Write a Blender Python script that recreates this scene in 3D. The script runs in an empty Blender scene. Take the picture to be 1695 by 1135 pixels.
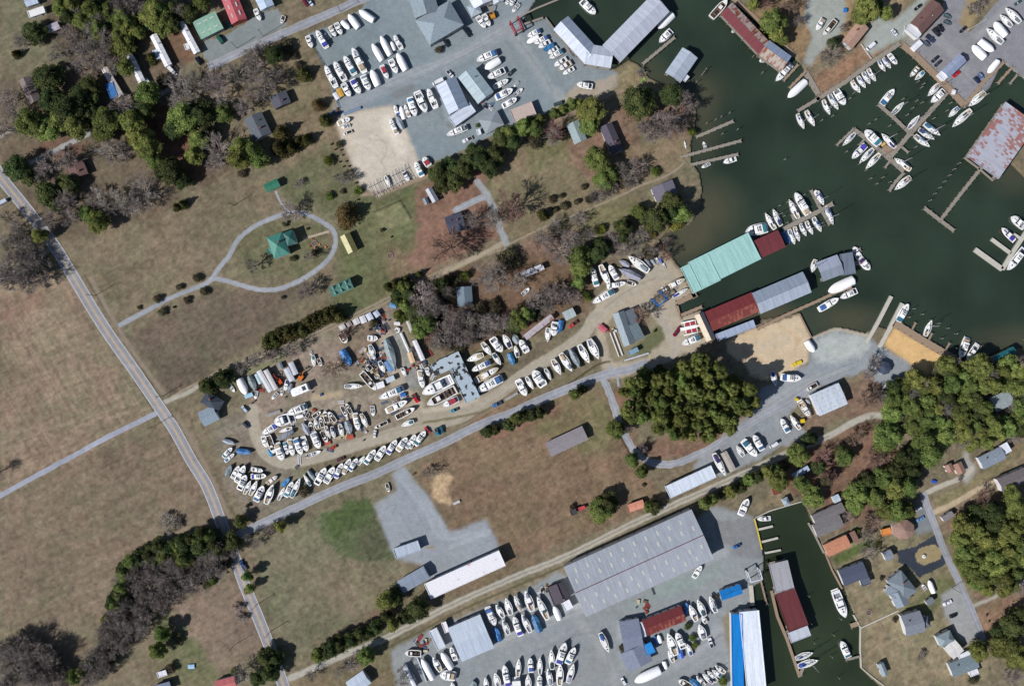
import bpy, bmesh, math, random
import numpy as np
from mathutils import Vector, Matrix
random.seed(11); R = random.Random(5)
S = 0.33            # metres per photo pixel on the ground
CX, CY, H = 847.5, 567.5, 480.0
SUN_EL, SUN_AZ = 40.0, 31.0      # shadows run towards +30 degrees (up and right in the picture)
scene = bpy.context.scene

# ---------------- camera, sky, sun, exposure ----------------
cam = bpy.data.objects.new('camera', bpy.data.cameras.new('camera'))
scene.collection.objects.link(cam); scene.camera = cam
cam.location = (0, 0, H); cam.data.sensor_width = 36; cam.data.lens = 36*H/(1695*S)
cam.data.clip_start = 1; cam.data.clip_end = 6000
w = bpy.data.worlds.new('World'); scene.world = w; w.use_nodes = True
nt = w.node_tree; bg = nt.nodes['Background']
sky = nt.nodes.new('ShaderNodeTexSky'); sky.sky_type = 'NISHITA'; sky.sun_disc = False
sky.sun_elevation = math.radians(SUN_EL)
sky.sun_rotation = math.radians(90 - (SUN_AZ + 180))   # sky rotation is measured from +Y
sky.air_density = 1.0; sky.dust_density = 0.6
nt.links.new(sky.outputs[0], bg.inputs[0]); bg.inputs[1].default_value = 0.065
sl = bpy.data.lights.new('sun', 'SUN'); sl.energy = 5.0; sl.angle = math.radians(0.5); sl.color = (1, 0.97, 0.93)
so = bpy.data.objects.new('sun', sl); scene.collection.objects.link(so)
d = Vector((math.cos(math.radians(SUN_AZ))*math.cos(math.radians(SUN_EL)), math.sin(math.radians(SUN_AZ))*math.cos(math.radians(SUN_EL)), -math.sin(math.radians(SUN_EL))))
so.rotation_euler = d.to_track_quat('-Z', 'Y').to_euler(); so.location = (-100, -100, 200)
scene.view_settings.view_transform = 'Standard'; scene.view_settings.look = 'None'
scene.view_settings.exposure = 0.1; scene.view_settings.gamma = 1
scene.view_settings.use_curve_mapping = False
scene.cycles.max_bounces = 4; scene.cycles.diffuse_bounces = 2; scene.cycles.glossy_bounces = 2
scene.cycles.transparent_max_bounces = 4; scene.cycles.caustics_reflective = False; scene.cycles.caustics_refractive = False

# ---------------- helpers ----------------
def org(t):
    """origin and scale of a reading grid: '32' = column 3, row 2 of a 339x227 grid at 5x"""
    if len(t) == 1: c = t[0]; return int(c[0])*339.0, int(c[1])*227.0, 5.0
    return float(t[0]), float(t[1]), float(t[2])
def px(x, y, o): return o[0]+x/o[2], o[1]+y/o[2]
def W(x, y, h=0.0):
    k = S*(1-h/H); return ((x-CX)*k, (CY-y)*k)
def lin(c):
    return tuple((v/255/12.92) if v/255 <= 0.04045 else ((v/255+0.055)/1.055)**2.4 for v in c)
K = 0.8
def col(r, g, b, k=None):
    l = lin((r, g, b)); k = K if k is None else k; return (l[0]*k, l[1]*k, min(1, l[2]*k*1.07), 1)
MATS = {}
def mat(name, c, rough=0.7, metal=0.0, noise=0.15, scale=0.4, bump=0.0, c2=None, t=(0.45, 0.6), stretch=None, objvar=0.0, spec=0.5):
    if name in MATS: return MATS[name]
    m = bpy.data.materials.new(name); m.use_nodes = True; n = m.node_tree; L = n.links
    b = n.nodes['Principled BSDF']; b.inputs['Roughness'].default_value = rough; b.inputs['Metallic'].default_value = metal
    b.inputs['Specular IOR Level'].default_value = spec
    tc = n.nodes.new('ShaderNodeTexCoord'); mp = n.nodes.new('ShaderNodeMapping')
    L.new(tc.outputs['Object'], mp.inputs[0])
    if stretch: mp.inputs['Scale'].default_value = stretch
    nz = n.nodes.new('ShaderNodeTexNoise'); nz.inputs['Scale'].default_value = scale; nz.inputs['Detail'].default_value = 6
    L.new(mp.outputs[0], nz.inputs['Vector'])
    cr = n.nodes.new('ShaderNodeValToRGB')
    if c2:
        cr.color_ramp.elements[0].position = t[0]; cr.color_ramp.elements[1].position = t[1]
        cr.color_ramp.elements[0].color = c; cr.color_ramp.elements[1].color = c2
    else:
        cr.color_ramp.elements[0].position = 0.3; cr.color_ramp.elements[1].position = 0.7
        cr.color_ramp.elements[0].color = tuple(v*(1-noise) for v in c[:3])+(1,)
        cr.color_ramp.elements[1].color = tuple(min(1, v*(1+noise)) for v in c[:3])+(1,)
    L.new(nz.outputs['Fac'], cr.inputs[0]); out = cr.outputs[0]
    if c2 or noise > 0.12:      # a finer second octave of wear
        n2 = n.nodes.new('ShaderNodeTexNoise'); n2.inputs['Scale'].default_value = scale*7; n2.inputs['Detail'].default_value = 3
        L.new(mp.outputs[0], n2.inputs['Vector'])
        mm = n.nodes.new('ShaderNodeMapRange'); mm.inputs[1].default_value = 0.3; mm.inputs[2].default_value = 0.7; mm.inputs[3].default_value = 0.82; mm.inputs[4].default_value = 1.14
        L.new(n2.outputs['Fac'], mm.inputs[0])
        vm = n.nodes.new('ShaderNodeVectorMath'); vm.operation = 'SCALE'; L.new(out, vm.inputs[0]); L.new(mm.outputs[0], vm.inputs['Scale']); out = vm.outputs[0]
    if objvar:
        oi = n.nodes.new('ShaderNodeObjectInfo'); mr = n.nodes.new('ShaderNodeMapRange')
        mr.inputs[3].default_value = 1-objvar; mr.inputs[4].default_value = 1+objvar; L.new(oi.outputs['Random'], mr.inputs[0])
        vm = n.nodes.new('ShaderNodeVectorMath'); vm.operation = 'SCALE'; L.new(out, vm.inputs[0]); L.new(mr.outputs[0], vm.inputs['Scale']); out = vm.outputs[0]
    L.new(out, b.inputs['Base Color'])
    if bump:
        bp = n.nodes.new('ShaderNodeBump'); bp.inputs['Strength'].default_value = bump; bp.inputs['Distance'].default_value = 0.1
        L.new(nz.outputs['Fac'], bp.inputs['Height']); L.new(bp.outputs[0], b.inputs['Normal'])
    MATS[name] = m; return m

class MB:
    """collects boxes, prisms, tubes and faces into one mesh"""
    def __init__(s): s.v = []; s.f = []; s.m = []
    def add(s, vs, fs, mi=0):
        n = len(s.v); s.v += [tuple(v) for v in vs]; s.f += [tuple(i+n for i in f) for f in fs]; s.m += [mi]*len(fs); return s
    def box(s, x0, x1, y0, y1, z0, z1, mi=0, rot=0, tx=0, ty=0):
        vs = [(x, y, z) for z in (z0, z1) for x, y in ((x0, y0), (x1, y0), (x1, y1), (x0, y1))]
        if rot or tx or ty:
            c, sn = math.cos(rot), math.sin(rot); vs = [(x*c-y*sn+tx, x*sn+y*c+ty, z) for x, y, z in vs]
        return s.add(vs, [(0, 3, 2, 1), (4, 5, 6, 7), (0, 1, 5, 4), (1, 2, 6, 5), (2, 3, 7, 6), (3, 0, 4, 7)], mi)
    def taper(s, lo, hi, z0, z1, mi=0):      # lo/hi = (x0,x1,y0,y1)
        vs = [(x, y, z) for z, r in ((z0, lo), (z1, hi)) for x, y in ((r[0], r[2]), (r[1], r[2]), (r[1], r[3]), (r[0], r[3]))]
        return s.add(vs, [(0, 3, 2, 1), (4, 5, 6, 7), (0, 1, 5, 4), (1, 2, 6, 5), (2, 3, 7, 6), (3, 0, 4, 7)], mi)
    def prism(s, pts, z0, z1, mi=0):
        n = len(pts); vs = [(p[0], p[1], z0) for p in pts]+[(p[0], p[1], z1) for p in pts]
        fs = [tuple(range(n-1, -1, -1)), tuple(range(n, 2*n))]+[(i, (i+1) % n, n+(i+1) % n, n+i) for i in range(n)]
        return s.add(vs, fs, mi)
    def tube(s, a, b, r0, r1=None, n=6, mi=0):
        r1 = r0 if r1 is None else r1; a = Vector(a); b = Vector(b); dd = (b-a)
        if dd.length < 1e-6: return s
        dd.normalize(); u = dd.orthogonal().normalized(); v = dd.cross(u)
        vs = [a+(u*math.cos(t)+v*math.sin(t))*r0 for t in [2*math.pi*i/n for i in range(n)]]+[b+(u*math.cos(t)+v*math.sin(t))*r1 for t in [2*math.pi*i/n for i in range(n)]]
        fs = [(i, (i+1) % n, n+(i+1) % n, n+i) for i in range(n)]
        if n > 3: fs += [tuple(range(n-1, -1, -1)), tuple(range(n, 2*n))]
        return s.add(vs, fs, mi)
    def mesh(s, name, mats, smooth=False):
        me = bpy.data.meshes.new(name); me.from_pydata(s.v, [], s.f)
        for m in (mats if isinstance(mats, (list, tuple)) else [mats]): me.materials.append(m)
        me.polygons.foreach_set('material_index', s.m)
        if smooth: me.polygons.foreach_set('use_smooth', [True]*len(s.f))
        me.update(); return me
    def build(s, name, mats, parent=None, smooth=False):
        return link(name, s.mesh(name, mats, smooth), parent)
COL = scene.collection
def link(name, me, parent=None):
    o = bpy.data.objects.new(name, me); COL.objects.link(o)
    if parent is not None: o.parent = parent
    return o
def tag(o, label=None, cat=None, group=None, kind=None):
    if label: o['label'] = label
    if cat: o['category'] = cat
    if group: o['group'] = group
    if kind: o['kind'] = kind
    return o
def empty(name, x, y, z=0, rz=0, sc=None):
    o = bpy.data.objects.new(name, None); COL.objects.link(o); o.location = (x, y, z); o.rotation_euler = (0, 0, rz)
    o.empty_display_size = 1
    if sc: o.scale = sc
    return o
def copy_tree(root, kids):
    """copy of a thing with its parts and sub-parts; kids = {obj: [children]}"""
    c = root.copy(); COL.objects.link(c)
    for k in kids.get(root, []):
        def rec(o, p):
            q = o.copy(); COL.objects.link(q); q.parent = p
            for g in kids.get(o, []): rec(g, q)
        rec(k, c)
    return c
def kidmap(root):
    out = {}
    for o in COL.objects:
        if o.parent: out.setdefault(o.parent, []).append(o)
    return out
ORD = 'first second third fourth fifth sixth seventh eighth ninth tenth eleventh twelfth thirteenth fourteenth fifteenth sixteenth seventeenth eighteenth nineteenth twentieth twenty-first twenty-second twenty-third twenty-fourth twenty-fifth twenty-sixth'.split()

# ---------------- polygons of the ground, in photo pixels ----------------
MAINW = [(925,-60),(866,34),(870,41),(905,29),(919,46),(950,90),(985,108),(1020,113),(1042,98),(1058,106),(1075,128),(1095,138),(1128,140),(1146,158),(1154,185),(1150,215),(1144,240),(1146,268),(1158,285),(1163,312),(1160,340),(1148,366),(1130,380),(1105,385),(1092,396),(1098,412),(1115,428),(1130,447),(1150,487),(1120,504),(1128,524),(1163,512),(1175,540),(1200,560),(1250,540),(1262,528),(1325,517),(1343,558),(1360,549),(1385,540),(1412,545),(1434,551),(1450,538),(1473,545),(1482,533),(1585,600),(1600,607),(1630,592),(1665,583),(1695,575),(1800,560),(2400,560),(2400,430),(1800,330),(1700,296),(1672,270),(1690,215),(1760,190),(1740,165),(1695,130),(1661,103),(1640,146),(1597,180),(1492,74),(1480,78),(1356,164),(1340,140),(1328,108),(1300,82),(1214,-2),(1190,-60)]
CANAL = [(1250,856),(1327,830),(1334,838),(1350,875),(1362,905),(1375,935),(1388,952),(1398,972),(1404,992),(1424,1039),(1425,1092),(1428,1108),(1445,1125),(1475,1150),(1500,1300),(1290,1300),(1270,1135),(1245,1060),(1236,1010),(1247,1000),(1245,972),(1262,962),(1266,930),(1262,905)]
LOT_N = [(507,58),(560,38),(600,14),(640,-60),(925,-60),(925,-3),(866,34),(905,28),(919,46),(950,90),(985,112),(1020,118),(1024,124),(1008,140),(985,150),(950,160),(925,172),(900,190),(860,205),(820,222),(775,245),(735,262),(700,272),(690,262),(672,216),(650,174),(563,190),(552,160),(539,112)]
BEIGE = [(649,174),(655,190),(672,216),(692,262),(700,290),(625,325),(598,308),(569,241),(557,205),(563,190)]
GRASSI = [(1000,540),(1020,520),(1050,524),(1075,520),(1098,545),(1100,568),(1070,592),(1017,602),(1003,575)]
# (polygon, photo colour, edge blur, edge jitter)
P = []
def A(c, pts, blur=2, jit=2, a=1.0): P.append((c, pts, blur, jit, a))
A((128,122,92), [(0,0),(60,0),(200,40),(330,60),(340,130),(250,200),(0,240)], 10, 6)
A((112,96,76), [(70,0),(330,0),(330,60),(300,120),(130,140),(80,60)], 8, 6)
A((118,104,82), [(0,130),(60,130),(200,90),(330,190),(420,260),(260,360),(110,400),(0,300)], 8, 6)
A((122,82,62), [(215,160),(300,185),(345,300),(290,310),(262,240)], 7, 6, .8)
A((122,86,68), [(70,232),(112,225),(150,235),(130,262),(60,262)], 4, 4, .7)
A((134,98,72), [(225,35),(320,40),(320,110),(262,90)], 5, 4, .8)
A((138,122,92), [(345,100),(500,50),(560,170),(560,260),(420,280),(430,180),(360,160)], 7, 5)
A((150,130,104), [(0,455),(125,450),(270,690),(0,825)], 5, 4)
A((140,122,98), [(0,830),(265,700),(380,880),(270,890),(210,930),(190,1020),(140,1110),(0,1060)], 6, 4)
A((132,124,98), [(120,450),(165,455),(270,660),(240,680)], 8, 5, .7)
A((146,112,92), [(0,500),(75,470),(70,505),(0,545)], 8, 6, .5)
A((140,120,100), [(270,1000),(400,950),(440,1090),(300,1135)], 6, 5)
A((100,112,64), [(262,1010),(285,1000),(300,1040),(350,1080),(330,1100),(270,1080)], 4, 8, .7)
A((90,82,70), [(215,930),(375,905),(375,945),(285,995),(190,1100),(130,1135),(160,1070)], 5, 5, .8)
A((96,88,76), [(0,1060),(80,1075),(120,1135),(0,1135)], 6, 6, .7)
A((124,122,84), [(262,1050),(350,1090),(370,1135),(262,1135)], 8, 5)
A((136,122,94), [(120,430),(290,350),(420,300),(460,330),(400,390),(330,460),(205,530)], 8, 5)
A((120,106,86), [(210,560),(350,478),(480,480),(545,460),(440,555),(340,625),(275,655)], 8, 5)
A((104,108,72), [(460,300),(545,230),(600,330),(575,365),(480,340)], 9, 6, .8)
A((110,112,74), [(390,390),(480,355),(545,375),(550,425),(480,465),(400,455)], 8, 6, .7)
A((110,114,72), [(560,340),(700,300),(700,440),(600,530),(540,540),(560,430)], 10, 6, .9)
A((140,138,96), [(620,350),(665,333),(680,365),(634,382)], 1.5, 1, .8)
A((146,108,88), [(690,300),(800,270),(840,385),(720,440),(672,455),(690,380)], 7, 6)
A((146,112,92), [(640,400),(740,440),(690,470),(640,470)], 8, 6, .5)
A((138,122,92), [(800,300),(860,235),(960,210),(1000,330),(870,380),(826,395)], 8, 6)
A((122,120,78), [(860,240),(950,215),(960,250),(880,290)], 9, 6, .9)
A((144,112,90), [(935,235),(985,200),(1060,195),(1060,260),(990,300),(955,290)], 8, 6)
A((148,126,96), [(990,250),(1130,225),(1145,268),(1050,310),(950,350),(860,400),(850,392),(1000,320)], 7, 5)
A((128,120,82), [(880,375),(1060,320),(1050,360),(900,410)], 6, 5)
A((142,112,92), [(850,400),(960,380),(960,520),(880,530),(860,450)], 8, 6)
A((124,98,74), [(690,460),(860,420),(980,440),(980,520),(850,560),(760,590),(690,560)], 8, 6)
A((152,136,116), [(430,600),(560,540),(640,500),(680,560),(700,600),(690,660),(600,690),(430,690),(400,640)], 5, 5)
A((142,116,92), [(560,540),(640,520),(620,600),(560,610)], 6, 6, .6)
A((164,150,128), [(395,690),(430,680),(700,640),(700,690),(560,740),(430,740)], 5, 4, .7)
A((150,142,112), [(1000,540),(1040,520),(1098,545),(1100,570),(1060,592),(1015,600)], 3, 2)
A((116,114,84), [(1040,580),(1092,535),(1098,560),(1072,588)], 4, 3)
A((142,132,112), [(345,700),(400,680),(430,760),(520,790),(520,830),(410,860),(370,790)], 6, 5)
A((126,120,88), [(400,690),(380,760),(480,800),(410,830),(360,760)], 10, 5, .5)
A((140,116,88), [(820,660),(1000,640),(1050,760),(1100,830),(980,880),(870,920),(750,880),(700,800),(690,775)], 6, 5)
A((134,126,84), [(860,680),(990,645),(1020,700),(1000,760),(900,720)], 9, 6, .8)
A((144,104,82), [(795,710),(880,690),(940,660),(930,680),(820,730)], 4, 4, .8)
A((144,108,86), [(1005,640),(1040,640),(1060,760),(1020,730),(1015,690)], 5, 4, .9)
A((142,106,86), [(1030,740),(1260,680),(1160,750),(1090,760)], 6, 4, .9)
A((204,174,128), [(712,790),(745,782),(752,800),(735,815),(752,835),(738,838),(715,815)], 3, 4)
A((132,126,96), [(415,900),(560,840),(650,830),(660,940),(650,1010),(500,1090),(455,1060)], 7, 5)
A((146,126,100), [(540,930),(650,920),(640,1000),(560,1020),(520,960)], 12, 8, .6)
A((96,108,68), [(530,850),(562,838),(612,818),(622,842),(646,905),(655,925),(612,930),(560,920),(528,885)], 2, 5, .95)
A((112,108,84), [(590,880),(640,870),(650,925),(600,935)], 5, 14, .6)
A((84,104,54), [(535,850),(612,822),(622,845),(600,870),(550,890)], 3, 7, .7)
A((142,110,90), [(640,1000),(700,985),(560,1070),(520,1070)], 5, 4, .8)
A((138,116,88), [(740,930),(830,905),(900,920),(870,960),(740,990)], 5, 4, .8)
A((150,134,104), [(680,1030),(830,960),(930,920),(935,945),(790,1010),(700,1050)], 4, 4)
A((130,118,86), [(480,1130),(560,1100),(640,1070),(680,1140),(480,1180)], 6, 5)
A((142,106,84), [(1280,760),(1420,700),(1480,700),(1500,800),(1400,880),(1330,820),(1270,800)], 7, 6)
A((144,116,94), [(1400,640),(1470,600),(1520,640),(1480,700),(1410,690),(1330,720),(1310,700)], 6, 5)
A((146,128,96), [(1530,830),(1630,790),(1700,700),(1700,800),(1600,830),(1560,850)], 5, 4)
A((132,128,80), [(1545,830),(1640,775),(1700,730),(1700,745),(1640,790),(1560,840)], 4, 4, .7)
A((142,116,92), [(1560,850),(1700,800),(1700,1000),(1620,1000),(1590,950)], 6, 5)
A((150,136,102), [(1400,900),(1500,880),(1560,900),(1620,1010),(1640,1135),(1450,1135),(1425,1090),(1424,1040),(1404,990)], 5, 4)
A((96,110,54), [(1375,925),(1392,915),(1440,890),(1452,895),(1400,930),(1382,938)], 2, 1)
A((110,118,64), [(1490,1000),(1520,985),(1560,950),(1590,960),(1540,1020),(1500,1010)], 5, 4, .7)
A((152,118,92), [(1610,1010),(1700,980),(1700,1080),(1640,1060)], 5, 4)
A((150,132,100), [(1250,840),(1290,800),(1310,815),(1325,828),(1275,852)], 3, 3)
A((148,136,96), [(1024,110),(1060,100),(1095,138),(1080,150),(1010,160)], 5, 3)
A((144,114,92), [(1015,180),(1130,160),(1145,200),(1140,230),(1060,220),(1010,240)], 6, 5)
A((160,124,92), [(1345,130),(1440,70),(1480,70),(1356,158)], 4, 3)
A((156,128,90), [(1290,-40),(1400,-40),(1440,50),(1390,90),(1330,105),(1240,30)], 8, 6)
A((156,136,100), [(1440,40),(1480,-40),(1520,-40),(1490,20),(1460,35)], 4, 4)
A((158,158,152), [(628,566),(641,557),(665,545),(684,598),(700,640),(660,650),(640,610)], 3, 4, .85)
NAT = len(P)   # made ground follows
A((136,147,153), LOT_N, 1, .8)
A((122,134,136), [(520,60),(600,30),(640,60),(620,110),(560,120)], 6, 5, .5)
A((134,142,144), [(339,66),(365,64),(407,38),(425,25),(460,15),(476,42),(350,105),(336,95)], 1, .8)
A((204,193,178), BEIGE, 1.5, 1)
A((168,158,144), [(960,140),(1024,124),(1018,150),(930,178),(905,185)], 3, 3)
A((160,166,162), [(1330,30),(1350,-60),(1400,-60),(1402,30),(1388,60),(1360,85),(1338,112),(1330,105),(1345,60)], 2, 2)
A((160,166,162), [(1428,75),(1448,25),(1462,20),(1462,35),(1480,35),(1520,0),(1530,-60),(1570,-60),(1500,60),(1470,76),(1440,92)], 1.5, 1.5)
A((142,142,148), [(1500,78),(1530,60),(1560,20),(1570,-60),(1640,-60),(1590,40),(1605,55),(1655,0),(1690,-60),(1800,-60),(1800,160),(1740,165),(1695,130),(1661,103),(1640,146),(1597,180)], 1, .8)
A((160,142,108), [(1588,38),(1604,52),(1665,-60),(1625,-60)], 2, 2)
A((178,166,148), [(1000,480),(1060,430),(1100,425),(1130,447),(1150,487),(1122,503),(1128,524),(1163,512),(1172,560),(1150,580),(1120,590),(1092,602),(1040,622),(1002,630),(985,560),(985,510)], 4, 3)
A((142,132,110), GRASSI, 3, 2)
A((108,110,80), [(1042,585),(1094,535),(1099,560),(1072,590)], 4, 3)
A((206,186,158), [(1200,560),(1250,545),(1325,518),(1343,556),(1338,600),(1300,620),(1262,632),(1225,600),(1205,578)], 4, 3)
A((148,153,158), [(1235,700),(1262,640),(1300,622),(1338,602),(1343,558),(1390,545),(1434,553),(1470,580),(1510,600),(1500,628),(1462,640),(1430,612),(1400,622),(1330,658),(1300,690),(1345,718),(1300,738),(1200,788),(1140,775),(1180,740)], 3, 3)
A((196,200,192), [(1345,562),(1390,550),(1434,556),(1450,578),(1380,600),(1345,600)], 7, 4, .6)
A((222,184,130), [(1478,541),(1581,597),(1556,614),(1535,622),(1520,610),(1463,572)], 1.5, 1)
A((152,157,164), [(648,784),(672,772),(680,795),(708,819),(744,881),(804,859),(826,903),(822,912),(706,966),(698,934),(660,926),(647,907),(619,835),(658,812)], 1.2, .8)
A((146,151,154), [(645,1076),(740,1030),(800,1005),(850,985),(925,945),(1000,1000),(1176,840),(1190,838),(1250,856),(1262,905),(1266,930),(1262,962),(1245,972),(1238,1012),(1205,1012),(1212,1060),(1225,1300),(690,1300)], 1.5, 1.5)
A((132,132,134), [(1176,845),(1192,862),(1248,858),(1260,905),(1262,925),(1215,920),(1190,905)], 3, 2, .8)
A((146,166,158), [(1040,1000),(1100,965),(1200,930),(1200,950),(1110,985),(1045,1010)], 8, 5, .5)
A((134,124,104), [(1195,1022),(1206,1012),(1214,1060),(1226,1140),(1216,1140)], 1.5, 1)
A((58,64,74), [(1484,912),(1516,904),(1548,884),(1558,896),(1568,922),(1563,935),(1520,956),(1508,940),(1488,930)], 1, .6)
A((158,142,108), [(1514,918),(1520,908),(1545,900),(1560,910),(1556,925),(1530,935),(1518,930)], 1, .6)
A((160,162,162), [(1556,985),(1586,968),(1596,982),(1604,1004),(1624,1050),(1598,1068),(1582,1048),(1566,1020)], 1.2, 1)
A((170,168,162), [(1595,750),(1600,745),(1606,765),(1616,775),(1612,790),(1602,800),(1592,795),(1600,782),(1590,765)], 1.5, 1.5)
A((128,134,138), [(1515,838),(1530,818),(1545,850),(1552,875),(1520,885),(1512,872),(1522,855)], 1.5, 1)
# lines: (colour, width px, points, blur)
LN = [
 ((176,168,152), 20, [(1120,470),(1085,452),(1050,475),(1016,500),(985,525),(968,552),(930,582),(895,602),(858,626),(830,648),(798,668),(760,690),(720,702),(660,716),(600,733),(540,752),(500,762),(468,765),(442,752),(427,728),(420,700),(418,678)], 3),
 ((170,160,144), 34, [(800,640),(740,680),(690,700)], 5),
 ((176,164,146), 26, [(690,672),(660,640),(655,600),(640,560)], 6),
 ((176,168,156), 12, [(1060,612),(1090,600),(1120,580),(1105,548),(1095,520)], 3),
 ((160,146,128), 3, [(274,662),(338,627),(399,598),(459,576),(519,552),(561,532),(639,494),(677,472),(732,447),(798,419),(840,405),(898,377),(968,349),(1016,329),(1057,309),(1107,289),(1133,269)], 1.3),
 ((160,146,128), 3, [(276,667),(340,632),(401,603),(461,581),(521,557),(563,537),(641,499),(679,477),(734,452),(800,424),(842,409)], 1.3),
 ((176,172,160), 7, [(266,668),(290,658),(310,650),(338,632)], 2),
 ((172,160,140), 7, [(720,458),(760,440),(800,420),(832,402)], 2),
 ((158,138,120), 6, [(600,322),(640,316),(700,294),(760,264),(830,236),(858,226),(900,208),(958,184),(1000,160),(1030,150)], 2.5),
 ((160,166,172), 10, [(755,348),(790,330),(808,325)], 1.5),
 ((160,164,168), 11, [(790,301),(806,323),(822,355),(828,379),(838,402)], 1.5),
 ((182,178,168), 10.5, [(480,1122),(559,1088),(629,1060),(678,1036),(758,996),(858,952),(938,920),(1017,881),(1107,839),(1197,799),(1297,753),(1372,721),(1416,697),(1446,687),(1470,690)], 2),
 ((148,140,124), 2.5, [(629,1060),(678,1036),(758,996),(858,952),(938,920),(1017,881),(1107,839),(1197,799),(1297,753),(1372,721)], 1),
 ((96,92,70), 3.5, [(640,1072),(700,1042),(760,1011),(860,967),(940,934)], 1.5),
 ((190,172,146), 9, [(1544,848),(1580,832),(1610,815),(1640,800),(1650,795)], 2),
 ((186,180,168), 8, [(1534,815),(1560,803),(1596,788),(1608,775)], 1.5),
 ((170,170,170), 8, [(300,135),(250,165),(200,187),(143,223),(103,243),(57,267),(12,285)], 2),
 ((166,160,150), 6, [(0,226),(25,212),(40,205)], 2),
 ((170,166,160), 9, [(90,407),(60,425),(20,450),(-10,470)], 3),
 ((170,166,156), 6, [(1608,1004),(1640,990),(1666,976),(1700,960)], 1.5),
 ((120,112,84), 4, [(700,700),(790,683),(840,664),(900,640),(950,622)], 2),
 ((72,66,46), 3, [(935,640),(985,606),(1010,598)], 2),
 ((96,78,60), 2.5, [(106,430),(170,540),(250,672)], 1.2), ((96,84,64), 2.5, [(140,455),(190,540),(285,690),(330,770),(372,860)], 1.2),
 ((146,132,118), 7, [(150,460),(205,560),(270,650)], 4), ((144,130,116), 7, [(295,690),(345,780),(380,860)], 4),
 ((128,134,96), 6, [(340,640),(450,600),(470,585)], 3),
 ((120,112,86), 2, [(872,906),(850,890),(820,872)], 2),
 ((150,138,110), 3, [(720,906),(706,905)], 1),
 ((200,190,172), 7, [(1347,557),(1385,544),(1412,549),(1434,554)], 3, .8), ((110,84,70), 3, [(1360,549),(1385,539),(1412,544),(1432,549)], 2, .7), ((150,128,104), 9, [(1100,400),(1108,418),(1124,436)], 5, .7),
 # driving lanes, tyre tracks and spills worn into the lots
 ((158,163,170), 24, [(565,182),(640,142),(720,112),(790,75),(850,38),(900,10)], 10, .6), ((172,174,176), 3, [(600,152),(680,118),(760,88),(830,48)], 2, .5), ((174,176,178), 3, [(640,142),(700,118),(780,84),(845,48)], 2, .5),
 ((128,132,136), 2.5, [(640,150),(720,118),(800,76),(848,46)], 1.5, .4), ((112,112,110), 16, [(733,48),(741,52)], 9, .5), ((118,116,112), 14, [(655,158),(680,146)], 7, .5), ((166,170,172), 18, [(850,60),(880,100),(905,140),(930,165)], 9, .5), ((120,126,130), 3, [(860,70),(890,110),(915,150)], 2, .4),
 ((120,120,118), 9, [(742,206),(748,210)], 5, .6), ((112,118,122), 8, [(727,178),(733,196)], 5, .4),
 ((176,168,158), 3, [(600,215),(625,225),(640,245),(630,270)], 2, .5), ((180,170,160), 3, [(610,230),(640,235),(655,260)], 2, .5), ((178,170,160), 2.5, [(600,240),(625,260),(640,285)], 2, .5), ((230,222,208), 20, [(640,200),(665,250)], 10, .5),
 ((172,176,178), 18, [(820,1065),(900,1028),(1000,988),(1110,948),(1200,912)], 9, .6), ((178,180,182), 3, [(830,1056),(910,1018),(1010,982),(1110,945)], 2, .5), ((126,130,132), 3, [(840,1062),(920,1024),(1020,986),(1120,950)], 2, .4), ((164,166,166), 14, [(960,1030),(1000,1080),(1020,1135)], 8, .5), ((124,128,132), 4, [(860,1090),(980,1046),(1010,1110)], 3, .35),
 ((170,172,176), 16, [(1100,1110),(1150,1080),(1190,1040)], 8, .5), ((118,120,124), 3, [(1080,1100),(1150,1070),(1195,1050)], 2, .4),
 ((164,170,178), 20, [(664,782),(690,815),(716,852),(738,888),(800,882)], 4, .5), ((172,176,182), 4, [(668,800),(700,840),(730,890),(790,880)], 3, .5), ((138,144,152), 3, [(660,800),(690,845),(720,895),(800,890)], 2, .5), ((136,142,150), 2.5, [(650,830),(680,880),(700,920)], 2, .45), ((130,136,142), 2, [(640,840),(656,835),(650,850)], 1.5, .5), ((176,180,186), 8, [(745,905),(810,880)], 4, .5),
 ((164,164,168), 14, [(1500,70),(1540,60),(1580,90),(1600,130)], 8, .5), ((126,124,128), 4, [(1520,70),(1570,100),(1610,140)], 3, .4), ((120,118,122), 12, [(1570,110),(1580,120)], 7, .4), ((168,170,172), 12, [(1620,60),(1660,20),(1700,-20)], 7, .5),
 ((172,176,178), 12, [(1200,720),(1260,680),(1320,640),(1400,612)], 7, .5), ((128,134,140), 3, [(1200,728),(1265,686),(1330,645),(1420,606)], 2, .45), ((128,134,140), 3, [(1205,716),(1262,678),(1325,638),(1410,600)], 2, .4),
 ((196,184,164), 14, [(1260,575),(1300,560)], 8, .5), ((188,160,126), 10, [(1230,580),(1260,600)], 6, .5), ((200,168,128), 6, [(1290,540),(1320,560),(1310,590)], 3, .4),
 ((146,136,120), 3, [(930,588),(880,622),(820,662),(760,698)], 2, .5), ((146,136,120), 3, [(936,596),(886,630),(826,670),(766,704)], 2, .5), ((146,138,122), 2.5, [(560,742),(500,756),(450,748),(428,716)], 1.5, .45), ((146,138,122), 2.5, [(700,700),(640,716),(560,736)], 1.5, .45), ((140,128,110), 3, [(1000,510),(1040,480),(1085,460)], 2, .45),
 ((206,196,180), 8, [(700,680),(760,672),(790,660)], 5, .5), ((130,118,100), 10, [(800,650),(820,640)], 6, .5), ((196,176,146), 10, [(520,658),(560,652)], 6, .7),
]

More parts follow.
